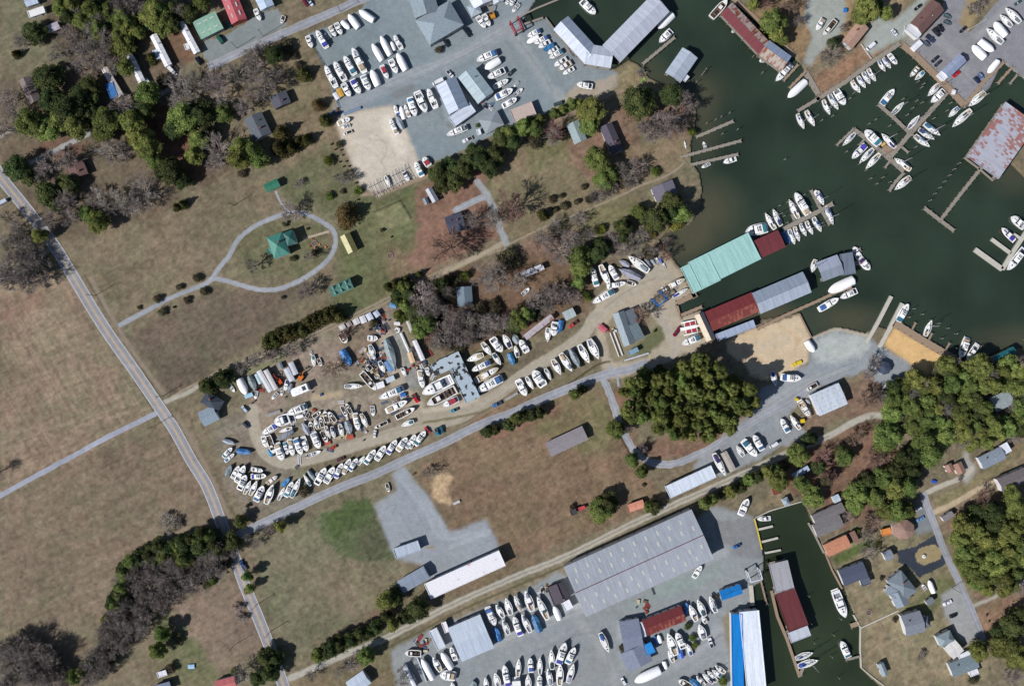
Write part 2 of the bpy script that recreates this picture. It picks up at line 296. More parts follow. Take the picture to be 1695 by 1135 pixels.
BOATS = """
@ 10 back row of the north lot
885 395 845 295 44 m
922 252 1005 390 52 f
985 265 1015 320 26 o
1010 240 1050 305 26 g
1080 302 1035 215 40 m
1130 288 1083 188 46 m
1195 237 1132 172 42 c
1187 120 1272 230 54 c
1275 88 1400 168 56 c
@ 10 middle row of the north lot
995 545 1082 715 52 m
1070 512 1155 660 56 m
1152 465 1238 612 54 f
1220 398 1318 592 58 m
1384 362 1468 502 50 c
1455 298 1537 458 52 c
1540 340 1570 415 34 c
1565 290 1625 400 42 m
@ 10 front row of the north lot
1203 802 1143 690 52 m
1286 778 1218 658 56 m
1362 748 1308 624 58 m
1378 580 1435 710 60 c
1515 652 1462 540 44 r
1590 607 1535 492 50 m
1592 442 1665 582 58 c
@ 10 row beside the pale gravel yard
1565 870 1602 955 36 f
1618 878 1650 985 42 c
1652 865 1688 962 36 m
1580 952 1640 1066 46 g
1530 980 1588 1105 44 m
@ 20 row left of the grey gabled workshop
50 965 0 808 60 m
138 935 60 760 68 m
150 735 215 888 54 m
@ 10 driveways of the houses by the north road
458 170 412 72 40 m
628 192 650 125 34 w
@ 10 corner of the gravel yard with red racks
1202 980 1098 1022 44 m
1125 1055 1200 1030 34 o
@ 20 row right of the grey gabled workshop
553 505 718 435 62 f
622 570 748 492 60 c
643 648 788 578 56 m
818 660 697 722 46 m
862 715 900 670 26 o
855 740 715 808 58 f
937 728 868 782 34 o
888 815 772 878 50 m
@ 20 lot near the small grey hip roof
305 1120 475 1052 52 m
@ 20 parking by the travel lift slip
800 35 822 -12 34 m
835 45 862 -10 38 m
850 98 905 25 38 o
628 230 562 135 46 m
665 215 612 118 44 m
@ 20 upper row on the fan shaped lot
975 300 1078 252 46 f
970 352 1070 298 42 c
1030 362 1140 305 46 f
1065 392 1165 340 42 m
1105 418 1197 365 42 b
1145 442 1225 390 42 m
1155 484 1262 418 48 f
@ 20 lower row on the fan shaped lot
1196 545 1300 482 44 m
1228 582 1338 512 52 t
1268 612 1362 560 38 m
@ 20 open lot south of the V shaped shed
1382 695 1515 716 50 m
@ 20 water beside the V shaped shed
1540 118 1425 5 62 m
@ 30 water beside the V shaped shed
358 235 490 115 62 c
373 350 475 248 58 m
@ 30 water around the long rusty boat shed
935 0 803 145 62 w
1338 672 1468 528 54 m
1437 808 1592 668 62 c
@ 30 pier end below the rusty boat shed
1575 1065 1520 938 46 s
1662 1042 1590 912 50 s
@ 40 yard left of the pink roofed house
35 293 140 165 50 w
-20 250 40 150 44 m
@ 40 east shore storage yard
1540 68 1665 192 62 n
1498 122 1597 222 54 n
1450 186 1550 298 66 c
1383 238 1518 362 68 n
1445 425 1332 335 60 c
1268 378 1378 478 64 c
1400 605 1490 502 50 c
@ 40 quay row under the tan bank
95 947 38 822 44 s
163 905 85 775 50 s
215 868 140 742 62 m
345 765 275 665 50 s
390 725 325 628 44 s
428 692 368 590 46 s
475 670 408 565 48 s
553 592 498 495 44 s
600 562 535 475 42 s
648 530 585 445 42 m
@ 40 short quay row beside the brown quay
763 632 828 550 42 t
798 660 876 588 42 n
905 795 998 692 50 s
932 847 1043 745 58 m
@ 40 quay corner of the paved lot
1238 882 1378 760 60 s
1078 968 1160 885 44 s
1098 1056 1262 905 60 s
@ 41 pale dock at the right edge
1595 655 1705 745 64 m
1512 750 1622 855 50 m
1562 1102 1705 920 62 m
@ 41 boathouse tip on the main pier
-55 1120 -25 1010 50 s
205 960 240 1060 46 b
300 1110 262 1035 40 o
288 905 345 1010 54 m
420 1100 345 1005 60 m
@ 11 fence line below the gravel yard
1530 410 1490 320 34 n
1688 360 1645 288 36 m
@ 21 fence line below the gravel yard
45 205 102 320 50 f
112 165 160 235 56 r
@ 31 two wooden piers on the west shore
740 32 762 98 28 o
903 208 1012 172 46 m
724 250 798 212 30 o
@ 31 water behind the mint green shed
1085 785 1268 745 90 f
1252 628 1335 762 50 s
1315 592 1385 735 48 s
1448 512 1528 675 52 s
1495 458 1610 640 64 m
1662 436 1718 545 48 m
@ 31 south side of the basin dock
1455 882 1400 775 48 b
1498 887 1450 760 48 s
1537 862 1495 738 44 s
1593 818 1545 712 42 s
1648 805 1592 692 44 s
1708 768 1650 660 48 s
@ 41 tip of the basin dock
42 562 -15 445 50 s
120 728 60 568 50 s
22 782 -20 690 44 s
@ 30 low shed edge facing the channel
975 262 1002 245 26 o
1205 500 1250 492 34 o
@ 10 small gear beside the racks
1140 1112 1215 1080 30 w
@ 1380 180 8.47 west side of the east basin dock
130 520 310 335 70 s
255 700 460 500 92 m
360 765 565 555 82 s
455 845 655 625 84 s
440 298 645 500 125 f
672 342 875 548 92 s
@ 1380 180 8.47 outer side of the east basin dock
1215 85 1048 282 74 s
1505 372 1275 200 86 s
1422 432 1195 280 86 s
1358 532 1145 368 86 s
855 688 1090 858 96 s
858 1140 1085 950 96 s
@ 40 upper basin dock
622 738 520 865 58 f
708 842 608 946 44 s
@ 940 400 8.47 storage row by the mint green shed
335 358 405 615 88 f
592 642 452 322 96 n
578 325 690 520 88 m
815 575 562 628 74 m
965 605 830 562 62 w
342 862 640 688 96 f
718 262 868 338 72 g
838 198 1135 418 118 n
708 380 1025 518 102 g
1078 232 1168 352 50 g
1150 208 1228 308 46 g
1213 208 1265 332 30 o
1245 218 1290 302 28 o
1290 213 1325 302 28 b
1345 298 1370 372 36 o
@ 940 400 8.47 paved apron beside the blue travel lift
1645 522 1342 668 92 t
1692 652 1468 778 56 n
@ 360 540 9.417 west boatyard end by the dark cedars
450 1062 330 815 120 c
602 1015 488 768 102 g
255 1025 172 915 56 o
575 1135 598 1010 56 o
1048 1005 1090 835 72 m
1090 1062 1155 890 62 g
985 1088 1000 965 50 o
835 1140 925 1035 56 o
1448 450 1440 385 48 o
1505 630 1482 450 70 n
1612 620 1560 500 60 w
1140 1050 1425 935 125 h
@ 540 520 8.47 scrap filled middle of the boatyard
282 405 195 260 96 w
348 715 212 498 106 b
722 340 578 332 76 m
685 632 605 425 80 n
820 822 742 655 76 n
975 800 835 340 120 g
1110 872 1058 748 62 n
705 1065 490 815 96 w
515 1005 250 1012 74 n
720 905 700 850 66 w
560 790 625 725 86 w
1030 200 965 240 76 n
1358 1035 1310 790 84 m
1438 865 1402 750 58 m
@ 400 640 8.47 upper rows at the turning loop
638 382 905 270 102 m
745 432 858 402 50 c
880 475 932 368 46 w
460 510 665 435 150 m
288 662 495 535 92 f
513 638 702 572 52 n
472 752 725 615 74 g
838 488 945 675 76 g
952 488 988 632 70 w
1105 348 988 428 56 w
1015 448 1062 592 64 n
1095 430 1132 572 60 w
1158 338 1200 502 76 w
1213 350 1315 495 60 w
1472 422 1395 268 60 w
1458 232 1532 378 56 w
@ 400 640 8.47 curved front row at the turning loop
348 848 290 695 72 m
455 938 362 680 84 w
422 988 362 880 54 b
578 1035 490 795 106 m
640 952 598 778 70 f
722 968 668 742 84 m
843 952 752 728 90 f
918 905 848 702 86 m
1092 865 1000 648 100 m
1198 782 1118 618 70 w
1242 725 1172 548 62 s
1302 732 1262 555 64 s
1416 705 1368 522 70 n
1532 672 1468 478 94 g
1108 902 898 978 62 o
@ 22 clearing behind the long rusted trailer
992 112 932 168 36 o
@ 22 row beside the flat roofed ruin
470 716 612 662 54 n
512 798 662 728 50 f
738 772 548 878 60 t
558 965 762 858 72 f
@ 22 north row along the sandy boatyard lane
678 672 598 562 50 n
768 642 682 530 66 m
772 490 838 612 56 n
852 485 898 572 50 g
872 588 896 688 40 n
912 540 972 642 56 m
756 752 690 652 44 n
862 752 825 652 46 b
1142 562 1145 440 46 n
1188 512 1208 392 60 m
1232 486 1258 378 46 b
@ 22 south row along the sandy boatyard lane
966 1006 896 876 60 m
1025 952 965 848 40 n
1022 792 1108 922 80 m
1170 878 1122 778 38 n
1252 832 1182 702 56 n
1346 806 1248 652 60 n
1412 778 1330 616 52 g
1488 738 1402 580 60 n
1566 705 1482 535 70 n
@ 22 yard corner below the flat roofed ruin
102 988 355 862 92 m
143 1078 385 948 80 w
272 1088 402 1028 56 r
@ 32 apron in front of the beige pier building
556 578 705 518 60 f
@ 32 gravel yard east of the pine grove
1655 642 1595 550 56 c
1338 925 1308 800 46 n
1545 862 1385 850 64 f
1590 960 1685 908 44 w
@ 42 timber pier below the long grey shed
75 145 295 42 78 c
175 196 318 132 52 m
162 198 5 290 56 m
@ 42 timber boardwalk by the orange mulch
738 242 655 392 60 f
938 376 882 512 50 s
1168 692 1232 524 62 m
1220 718 1318 575 50 m
@ 42 edge of the pine wood near the gazebo
530 946 622 878 32 c
@ 350 710 8.47 grass by the main road junction
335 212 150 155 62 g
285 260 158 395 64 f
315 345 182 458 50 m
555 330 345 302 72 b
720 590 550 562 58 m
770 655 550 665 78 f
920 655 768 768 66 t
278 495 200 665 76 g
385 515 285 690 70 m
470 505 345 745 88 m
485 640 385 850 92 m
548 720 455 915 66 n
640 722 535 930 74 n
732 790 615 1010 98 f
870 765 762 1050 104 n
1090 688 985 800 58 b
1022 815 930 998 58 n
1140 735 1035 945 80 f
1248 680 1115 965 80 n
1285 635 1385 800 50 n
1460 740 1345 575 58 g
1490 600 1460 660 50 g
@ 11 dummy
-900 -900 -901 -930 10 x
@ 13 curved line along the side road
1002 462 922 600 56 m
1072 455 998 588 58 m
1140 425 1078 548 46 f
1205 388 1140 512 46 m
1262 385 1198 488 44 f
1322 368 1265 445 34 n
1412 312 1328 430 50 f
1495 280 1418 400 52 m
1588 232 1512 348 50 f
1675 212 1595 322 52 m
1725 222 1665 300 44 m
@ 23 curved line along the side road
48 190 -5 300 50 m
132 160 45 275 50 f
@ 580 610 8.47 yard middle by the red pickup
402 418 735 275 100 f
802 452 505 595 94 m
905 552 632 690 86 w
705 802 890 738 74 n
318 668 300 522 66 o
235 830 145 630 74 n
112 862 62 630 82 m
332 838 520 745 58 w
@ 1260 610 8.47 gravel yard west of the metal boat hall
690 690 545 455 94 t
402 650 545 850 78 s
282 700 385 890 84 m
700 500 640 430 40 g
@ 33 gravel strip beside the long dirt road
920 535 820 342 56 n
1030 480 900 335 10 x
1012 282 1072 372 48 n
1178 372 1070 242 62 m
1152 192 1225 318 56 f
@ 33 gravel lot north of the narrow canal
1105 718 1045 855 60 m
1182 890 1298 885 40 m
@ 23 edge of the L shaped parking lot
0 1 0 2 1 x
@ 13 edge of the L shaped parking lot
1522 668 1502 595 30 w
@ 14 dummy
0 1 0 2 1 x
@ 24 upper row in the south storage yard
712 458 778 570 50 n
795 402 840 548 58 n
865 382 928 510 50 s
955 338 1018 515 66 n
1052 388 1145 585 60 n
1195 475 1245 590 50 c
@ 24 second row in the south storage yard
710 632 645 488 60 f
708 650 740 770 50 b
768 580 822 712 50 n
860 555 920 718 56 f
925 532 1002 692 52 n
1018 538 1080 690 58 b
@ 24 row beside the south white workshop
98 905 195 1080 54 c
190 890 258 1015 52 n
262 855 350 995 56 c
338 812 380 925 42 m
-40 860 95 870 56 w
-30 980 60 1135 44 g
@ 24 small catamaran spot by the south white workshop
250 1035 380 1055 80 m
@ 24 third row in the south storage yard
905 905 895 1060 46 n
998 900 1005 1025 46 m
1078 895 1080 1040 42 n
1172 825 1180 1000 52 n
1290 770 1232 955 64 f
1370 812 1305 950 54 m
1650 858 1575 690 56 n
@ 24 lowest row in the south storage yard
625 1062 640 1170 42 n
705 1022 740 1150 54 n
780 955 820 1145 56 f
350 1105 360 1180 40 n
880 1060 890 1180 72 h
980 1035 985 1170 50 n
1075 1040 1078 1170 48 f
1142 985 1170 1130 50 n
1248 945 1240 1130 60 n
1360 945 1310 1110 52 n
525 1090 530 1160 54 g
@ 34 travel lift lot of the south yard
722 140 660 240 46 m
@ 34 rows beside the blue roofed shed
620 460 680 600 56 n
685 415 750 560 56 n
785 385 840 525 56 s
700 620 745 750 66 n
1 1 1 2 1 x
725 560 765 620 40 n
@ 34 rows beside the long rust red shed
438 690 510 880 74 n
512 690 575 825 60 m
445 840 492 942 42 n
532 812 562 910 40 b
602 785 640 888 42 n
365 715 390 782 34 c
332 725 355 795 34 b
600 445 595 545 34 b
@ 34 open lane south of the rust red shed
165 1098 385 1000 76 c
432 1002 415 935 36 c
@ 34 fanned row by the bottom blue striped shed
530 1085 640 1150 54 w
620 1075 720 1150 50 b
678 1050 750 1135 44 n
725 1030 820 1110 46 s
768 1008 850 1100 48 n
805 1000 905 1070 42 n
832 965 920 1030 42 n
@ 34 pier beside the red roofed boat house
1650 860 1500 912 54 s
1692 922 1518 975 60 s
@ 44 canal bank of the waterfront lawns
218 568 135 348 76 m
185 762 248 905 58 m
@ 44 driveway lawn of the waterfront houses
912 262 958 368 42 c
862 300 895 345 32 o
@ 678 1015 5 dummy
0 1 0 2 1 x
"""
TREES = """
@ 0 0 3
165 160 55 P 70 265 20 c 235 385 70 P 330 540 80 P 250 500 60 P 150 610 70 p 230 640 60 p 400 500 70 P 370 620 60 p 520 600 65 p 500 660 45 p
80 830 65 P 140 880 40 P 230 960 60 P 280 1010 45 P 330 920 55 P 745 280 28 c 730 460 60 p 800 400 45 s 650 600 55 p 720 540 50 P 690 680 60 p 740 740 60 p 760 790 45 p 840 850 65 P 900 890 45 P 900 580 70 p 960 570 60 P 860 640 50 P 1000 560 60 P
985 690 50 p 960 770 45 p 1030 660 40 P 1190 730 55 p 1180 790 50 p 1250 760 50 p 1290 790 45 p 1390 650 35 c 1380 730 40 c 1440 730 30 c 1480 700 30 c 1515 690 28 c 1200 860 24 s 1680 715 22 s 1570 515 32 r 1605 590 28 c 1500 360 35 c 1360 270 45 P 1430 235 45 s
760 70 70 p 850 50 50 P 930 60 45 P 1000 10 40 p 600 215 60 p 640 270 35 s 450 60 50 p 400 100 40 p 350 20 40 p 640 110 40 p 870 1025 20 c 900 1010 20 c 480 1100 50 p 430 1060 40 p 1110 560 45 p 300 40 40 p 540 50 45 p 600 70 45 p 480 20 40 P 690 160 30 p 820 100 40 p
380 220 60 b 290 250 60 b 460 260 80 b 400 330 60 b 520 200 60 b 330 170 50 b 450 150 60 b 510 90 50 b 590 40 50 b 640 30 50 b 690 40 40 b 560 330 40 b 110 205 50 b 40 480 60 b 60 560 50 b 20 640 50 b 600 510 55 b 900 450 90 b 960 420 60 b 1080 410 80 b 1100 490 50 b 1180 360 60 b 1260 330 70 b 1300 420 80 b 1350 380 60 b 1210 530 50 b 1250 480 40 b 1080 740 75 b 1060 800 50 b 250 800 70 b 340 790 50 b 200 880 40 b 330 1000 60 b 700 960 90 b 640 1010 60 b 560 1000 70 b 470 980 60 b 250 1090 50 b 330 1080 50 b 80 1110 40 b 540 760 70 b 600 740 50 b 1240 270 50 b 1290 240 40 b 1460 280 22 s 1480 320 20 s
480 140 40 p 560 140 40 s 420 180 40 s 370 90 45 b 540 260 50 b 660 320 40 p 620 330 40 p 440 420 50 P 290 600 55 p 440 560 50 P 660 250 30 s
@ 0 757 3
650 520 40 p 620 580 40 p 600 640 35 p 590 690 35 p 570 730 30 p 690 500 45 P 740 480 45 P 840 480 45 P 920 440 55 P 990 440 55 P 1050 430 45 P 910 500 45 p 1090 450 40 P 510 805 18 g 495 890 14 g 440 1010 25 p 400 1070 30 p 360 1090 35 p 1040 620 30 g 800 880 40 p 780 960 40 p 1225 590 26 p 1240 650 22 p 1390 345 28 p 1330 360 30 b 1510 170 30 s 1230 240 12 s 1320 990 45 P 1340 1070 45 P 1370 1000 40 P 1580 985 35 p 1640 950 45 P 1690 930 45 P
40 960 60 b 110 990 60 b 220 990 55 b 150 1060 60 b 60 1080 60 b 270 1090 50 b 200 1110 50 b 840 320 62 l 890 325 40 l 1200 790 40 l 1180 740 36 l 1200 1070 50 b 1160 1060 20 g 1280 1100 40 P -10 70 32 b 1150 420 45 P 1000 380 40 P 780 440 40 P 880 900 30 s 840 1050 30 s
@ 565 200 3
480 260 50 P 540 230 50 P 600 240 50 P 560 300 45 P 500 320 45 P 640 200 45 P 690 190 55 P 740 230 45 P 650 140 30 P 800 90 45 P 850 100 45 P 830 60 40 p 900 30 40 p 960 30 40 p 760 170 45 P 960 100 40 s 1050 80 45 b 1100 60 40 s 1270 190 60 p 1230 20 50 p 1300 290 50 p 1340 260 40 p 1560 250 28 g 1440 290 45 b 1410 310 40 s 1480 230 50 b 1390 250 45 b 1600 30 70 b 1540 50 60 b 1680 20 50 b 20 470 60 r 80 345 25 g 30 280 40 b 10 680 65 p 60 650 45 P
1000 465 26 c 1045 390 22 s 1095 370 18 s 1060 445 20 s 1110 420 28 s 1170 405 20 s 1235 390 30 s 1205 330 18 s 1270 370 40 b 1330 330 50 b 840 430 85 B 760 490 60 b 540 620 95 B 650 490 50 b 1060 520 40 b 1000 590 60 b 1080 640 70 b 1150 590 60 b 1180 490 40 b 740 770 90 b 830 690 60 s 880 800 50 b 1180 670 55 p 1190 720 50 p 1270 650 50 P 1290 540 30 g 1400 530 45 P 1340 580 40 b 1460 600 50 b 1400 640 45 b 1500 560 40 b 1560 490 60 P 1640 400 50 P 1640 460 45 P 1680 370 40 P 1690 460 45 p 1480 450 35 p 1660 520 40 y 1180 800 35 p 1215 860 22 g
1040 860 60 b 960 890 50 b 1100 860 55 b 1150 870 45 b 1020 930 45 b 880 990 50 p 860 1010 40 P 920 960 35 p 280 890 30 P 400 880 80 b 380 960 60 P 450 920 60 b 390 1040 40 p 300 980 25 g 310 830 35 p 500 810 35 P 560 790 40 s 610 770 28 g 560 1000 60 b 620 1020 60 b 500 1050 60 b 580 1080 50 b 680 1000 50 b 740 1000 50 b 800 1010 40 b 700 930 40 s 770 930 35 s 640 1080 40 b 230 825 22 c 265 810 22 c 320 785 18 c 385 760 15 c 340 850 50 P 420 1000 50 p 1300 620 40 P 1560 640 35 l 1620 600 35 l 1540 560 30 y 1400 580 30 P 1230 560 35 b 760 910 30 s 1620 340 30 P
@ 339 454 5
515 560 60 c 570 540 60 c 620 510 60 c 680 490 60 c 740 470 55 c 800 460 55 c 860 400 65 c 910 380 60 c 960 360 60 c 1010 340 60 c 1060 320 55 c 1110 345 55 c 150 860 80 P 40 930 60 P 300 760 60 b 430 700 70 b 850 130 90 b 640 195 20 s 720 620 70 b 1140 500 50 B 1060 780 80 B 1600 170 60 P 1660 260 50 p 1590 340 40 g 1500 110 30 c 1560 85 30 c 1660 35 30 c 1390 410 40 s 560 680 60 b
@ 339 227 5
110 140 70 b 850 980 50 b 700 620 90 b 380 1060 70 b 910 960 35 s 730 1000 35 s 660 720 25 s 850 760 15 s 1045 60 9 s 1085 100 9 s 1075 105 9 s 1125 110 9 s 1090 160 9 s 1140 150 9 s 1118 205 9 s 1170 200 9 s 1145 245 9 s 1192 240 9 s 1250 380 10 s 1265 520 10 s 1020 190 50 g 1030 490 40 g 780 380 60 l 1100 330 40 b 1180 340 60 s 1140 450 25 s 830 560 50 l 1465 770 18 s 1545 825 10 s
@ 0 454 5
200 60 110 b 60 60 90 b 330 30 80 b 1300 200 38 s 1480 110 35 s 1345 310 40 s 1545 215 35 s 1620 35 45 s 1680 145 45 s 1690 930 60 c 1150 275 20 s 1440 270 14 s
@ 0 227 5
130 790 90 b 60 1090 100 b 230 860 60 b 320 810 60 p 260 1060 90 b 40 660 60 b 430 560 70 b
@ 1356 0 5
400 70 100 p 330 130 60 p 560 110 55 p 120 360 50 P 90 460 90 b 470 30 60 P 200 230 40 b 1280 80 70 l 1340 30 60 l
@ 1017 0 5
1320 180 100 p 1150 30 45 p 1430 60 80 B 1250 20 60 B 1520 180 50 b 190 860 130 P 250 800 80 P 640 1090 40 g 420 1000 120 b 600 850 90 b 480 780 90 P 250 1050 80 b 220 600 50 l 1400 330 45 p 1350 280 60 p
@ 678 0 5
1500 920 110 p 1340 860 50 p 1270 900 40 p 1200 940 45 p 1080 990 45 p 1000 1000 40 p 940 1030 40 p 840 1090 50 P 740 1110 50 P 560 1040 20 g 1200 1080 90 B 240 410 35 s 1330 850 45 P 1400 850 40 p
@ 1130 560 3
1050 300 50 p 1090 250 50 p 1130 330 55 p 1200 300 55 p 1160 210 50 p 1250 240 50 p 1300 170 50 P 1340 230 50 p 1310 130 45 p 1380 190 50 p 1480 150 55 p 1500 220 50 p 1560 150 50 P 1630 130 50 p 1680 160 50 p 1680 250 45 p 1260 350 45 p 1380 370 50 p 1200 400 60 p 1040 370 50 p 1140 430 45 p 1450 440 50 p 1540 430 50 p 1620 440 50 p 1680 450 45 P 1400 470 50 p 1300 480 55 p 1200 500 50 p 1240 580 55 p 1020 480 70 p 1000 530 50 p 1500 400 40 P 1440 520 40 p
810 590 45 p 790 560 35 P 580 580 50 p 480 710 50 p 590 720 40 p 650 790 50 p 870 770 60 p 920 720 50 P 860 830 45 p 1000 700 55 p 1060 660 50 P 1100 600 50 P 1140 580 50 P 1050 740 60 p 1120 740 50 p 960 790 45 p 1070 860 50 p 1010 860 45 p 1120 850 40 p 1150 660 40 P 960 600 60 B 110 820 30 p 150 800 30 p 200 780 30 s 240 760 30 p 290 740 30 P 330 700 30 p 370 690 30 P 420 660 30 p 470 650 30 P 510 630 28 s
1400 930 55 p 1450 950 55 p 1380 1000 45 p 1430 1050 55 p 1500 1000 60 p 1560 930 60 P 1620 960 60 p 1520 1080 60 p 1600 1060 60 p 1680 1030 60 p 1650 820 50 p 1680 900 60 p 1640 770 40 p 1460 870 45 P 1540 860 50 P 1690 1100 50 p 1400 1100 45 p 960 110 35 b 1000 130 40 b 930 180 40 b 930 310 60 B 980 290 40 b 1300 350 50 b 860 500 45 B 700 600 50 B 740 690 45 B 940 920 45 B 920 980 40 b 1000 590 50 B 820 890 30 b 860 880 18 s 640 500 30 P 1500 790 45 B 680 640 35 P 720 700 30 P 620 500 30 P 1380 690 25 l 975 1020 14 y 870 960 14 g 1560 330 35 p 1480 330 30 p
@ 1356 908 5
1290 60 90 p 1330 230 90 p 1450 130 110 p 1600 50 100 p 1600 300 60 p 1230 220 35 P 1600 650 100 P 1680 560 90 P 1550 800 110 p 1650 900 100 p 1325 850 75 p 1310 920 60 p 1600 1050 90 b 850 690 50 l 460 60 50 b 1280 1080 50 s 630 585 25 s 400 30 60 b 840 880 60 l 1390 550 10 s 1410 600 10 s 520 245 22 s 1680 130 80 P 1470 690 50 P
@ 339 908 5
920 880 60 p 1000 850 60 P 1070 800 50 P 1140 790 60 p 1210 760 60 P 1280 710 60 P 1350 690 60 P 1420 650 60 P 1560 630 55 p 1660 560 60 P 1500 430 80 p 1570 400 70 P 1330 890 70 p 1200 960 80 b 880 1050 50 b 1100 1020 50 b 345 230 45 p 500 900 55 P 590 910 50 P 540 1050 60 P 300 1040 70 b 430 1060 50 P 360 345 40 y 1500 560 50 P 1640 1090 60 b 1620 1010 40 b 240 30 50 b
@ 678 908 5
60 500 90 P 10 560 60 P
@ 1017 908 5
610 640 35 g 650 740 35 g 670 800 30 g 900 1100 45 g 850 390 20 s 60 820 30 s
@ 1017 681 5
150 400 60 p 230 500 50 p 20 150 70 p 330 790 60 P 290 790 45 p -120 820 100 p -60 760 90 P 240 610 20 s 230 300 40 b 130 150 40 b
@ 678 681 5
640 170 50 P 710 150 45 P 820 110 55 P 880 60 50 p 940 40 50 P 1010 30 50 P 1070 10 50 P 160 510 60 b 1670 150 45 p 30 520 12 l 1350 790 30 s
@ 678 454 5
1370 990 50 p 1430 950 40 P 1480 200 30 g
@ 1017 454 5
230 330 85 B 380 800 50 P 130 380 40 b 330 470 14 g 380 190 60 b
@ 339 681 5
560 960 50 b 290 910 55 P 90 60 60 b 540 1000 30 s 430 1090 50 b 350 1040 40 b
"""
# ---------------- the ground as one sheet ----------------
STEP = 2.0; X0, X1, Y0, Y1 = -150, 1846, -150, 1286
gx = np.arange(X0, X1+1, STEP); gy = np.arange(Y0, Y1+1, STEP); NX, NY = len(gx), len(gy)
GX, GY = np.meshgrid(gx, gy)
rng = np.random.default_rng(3)
def vnoise(cell, seed):
    r = np.random.default_rng(seed); w_, h_ = int((X1-X0)/cell)+3, int((Y1-Y0)/cell)+3
    a = r.random((h_, w_)); u = (GX-X0)/cell; v = (GY-Y0)/cell
    i = u.astype(int); j = v.astype(int); fu = u-i; fv = v-j; fu = fu*fu*(3-2*fu); fv = fv*fv*(3-2*fv)
    return ((a[j, i]*(1-fu)+a[j, i+1]*fu)*(1-fv)+(a[j+1, i]*(1-fu)+a[j+1, i+1]*fu)*fv)-0.5
NA = vnoise(9, 1)*1.3+vnoise(4, 2)*.7; NB = vnoise(9, 4)*1.3+vnoise(4, 5)*.7
def aniso(ang, long, short, seed):
    """noise drawn out along one direction: mower and plough lines"""
    r = np.random.default_rng(seed); c, s_ = math.cos(ang), math.sin(ang); u = (GX*c+GY*s_)/long+200; v = (-GX*s_+GY*c)/short+2000; a = r.random((1024, 4096))
    i = u.astype(int); j = v.astype(int); fu = u-i; fv = v-j; fu = fu*fu*(3-2*fu); i %= 1023; j %= 4095
    return ((a[i, j]*(1-fu)+a[i+1, j]*fu)*(1-fv)+(a[i, j+1]*(1-fu)+a[i+1, j+1]*fu)*fv)-0.5
def blur(m, r):
    k = int(round(r/STEP))
    if k < 1: return m
    for _ in range(2):
        for ax in (0, 1):
            p = np.pad(m, [(k+1, k), (0, 0)] if ax == 0 else [(0, 0), (k+1, k)], mode='edge'); c = np.cumsum(p, ax)
            m = (c[2*k+1:]-c[:-2*k-1])/(2*k+1) if ax == 0 else (c[:, 2*k+1:]-c[:, :-2*k-1])/(2*k+1)
    return m
def inpoly(X, Y, pts):
    ins = np.zeros(X.shape, bool); n = len(pts)
    for i in range(n):
        x1, y1 = pts[i]; x2, y2 = pts[(i+1) % n]
        if y1 == y2: continue
        c = ((Y >= y1) != (Y >= y2)); ins ^= c & (X < (x2-x1)*(Y-y1)/(y2-y1)+x1)
    return ins
def pmask(pts, jit, bl):
    m = np.zeros(GX.shape); xs = [p[0] for p in pts]; ys = [p[1] for p in pts]; q = 12+2*jit
    a, b = np.searchsorted(gx, [min(xs)-q, max(xs)+q]); c, d_ = np.searchsorted(gy, [min(ys)-q, max(ys)+q])
    sl_ = (slice(c, d_), slice(a, b)); m[sl_] = inpoly(GX[sl_]+NA[sl_]*jit*1.6, GY[sl_]+NB[sl_]*jit*1.6, pts)
    return blur(m, bl)
def smooth(pts, n=6):
    out = []; P_ = [pts[0]]+list(pts)+[pts[-1]]
    for i in range(1, len(P_)-2):
        p0, p1, p2, p3 = [np.array(P_[j], float) for j in (i-1, i, i+1, i+2)]
        for k in range(n):
            t = k/n; out.append(tuple(0.5*((2*p1)+(-p0+p2)*t+(2*p0-5*p1+4*p2-p3)*t*t+(-p0+3*p1-3*p2+p3)*t**3)))
    out.append(tuple(map(float, pts[-1]))); return out
def lmask(pts, wd, bl, jit=1.0):
    pts = smooth(pts, 4); D = np.full(GX.shape, 1e9)
    for (x1, y1), (x2, y2) in zip(pts, pts[1:]):
        q = wd+8; a, b = np.searchsorted(gx, [min(x1, x2)-q, max(x1, x2)+q]); c, d_ = np.searchsorted(gy, [min(y1, y2)-q, max(y1, y2)+q])
        s_ = (slice(c, d_), slice(a, b)); X = GX[s_]+NA[s_]*jit; Y = GY[s_]+NB[s_]*jit; L2 = (x2-x1)**2+(y2-y1)**2+1e-9
        t = np.clip(((X-x1)*(x2-x1)+(Y-y1)*(y2-y1))/L2, 0, 1)
        D[s_] = np.minimum(D[s_], np.hypot(X-x1-t*(x2-x1), Y-y1-t*(y2-y1)))
    return np.clip((wd/2-D)/max(bl, .6)+.5, 0, 1)
def nat(c):
    l = np.array(lin(c)); return (l*.82+l.mean()*.18)*np.array([.90, .90, .93])
C = np.zeros(GX.shape+(3,)); C[:] = nat((134, 122, 94))
HUE = vnoise(70, 8); HUE2 = vnoise(28, 9)
PN = vnoise(5, 51)*.8+vnoise(12, 52)*.9+vnoise(2.5, 53)*.5
for c, pts, bl, jit, a in P[:NAT]:
    m = pmask(pts, jit, bl+2); m = (np.where(m > .03, np.clip((m-.5+.4*PN)*1.9+.5, 0, 1), 0)*a)[..., None]; C = C*(1-m)+nat(c)*m
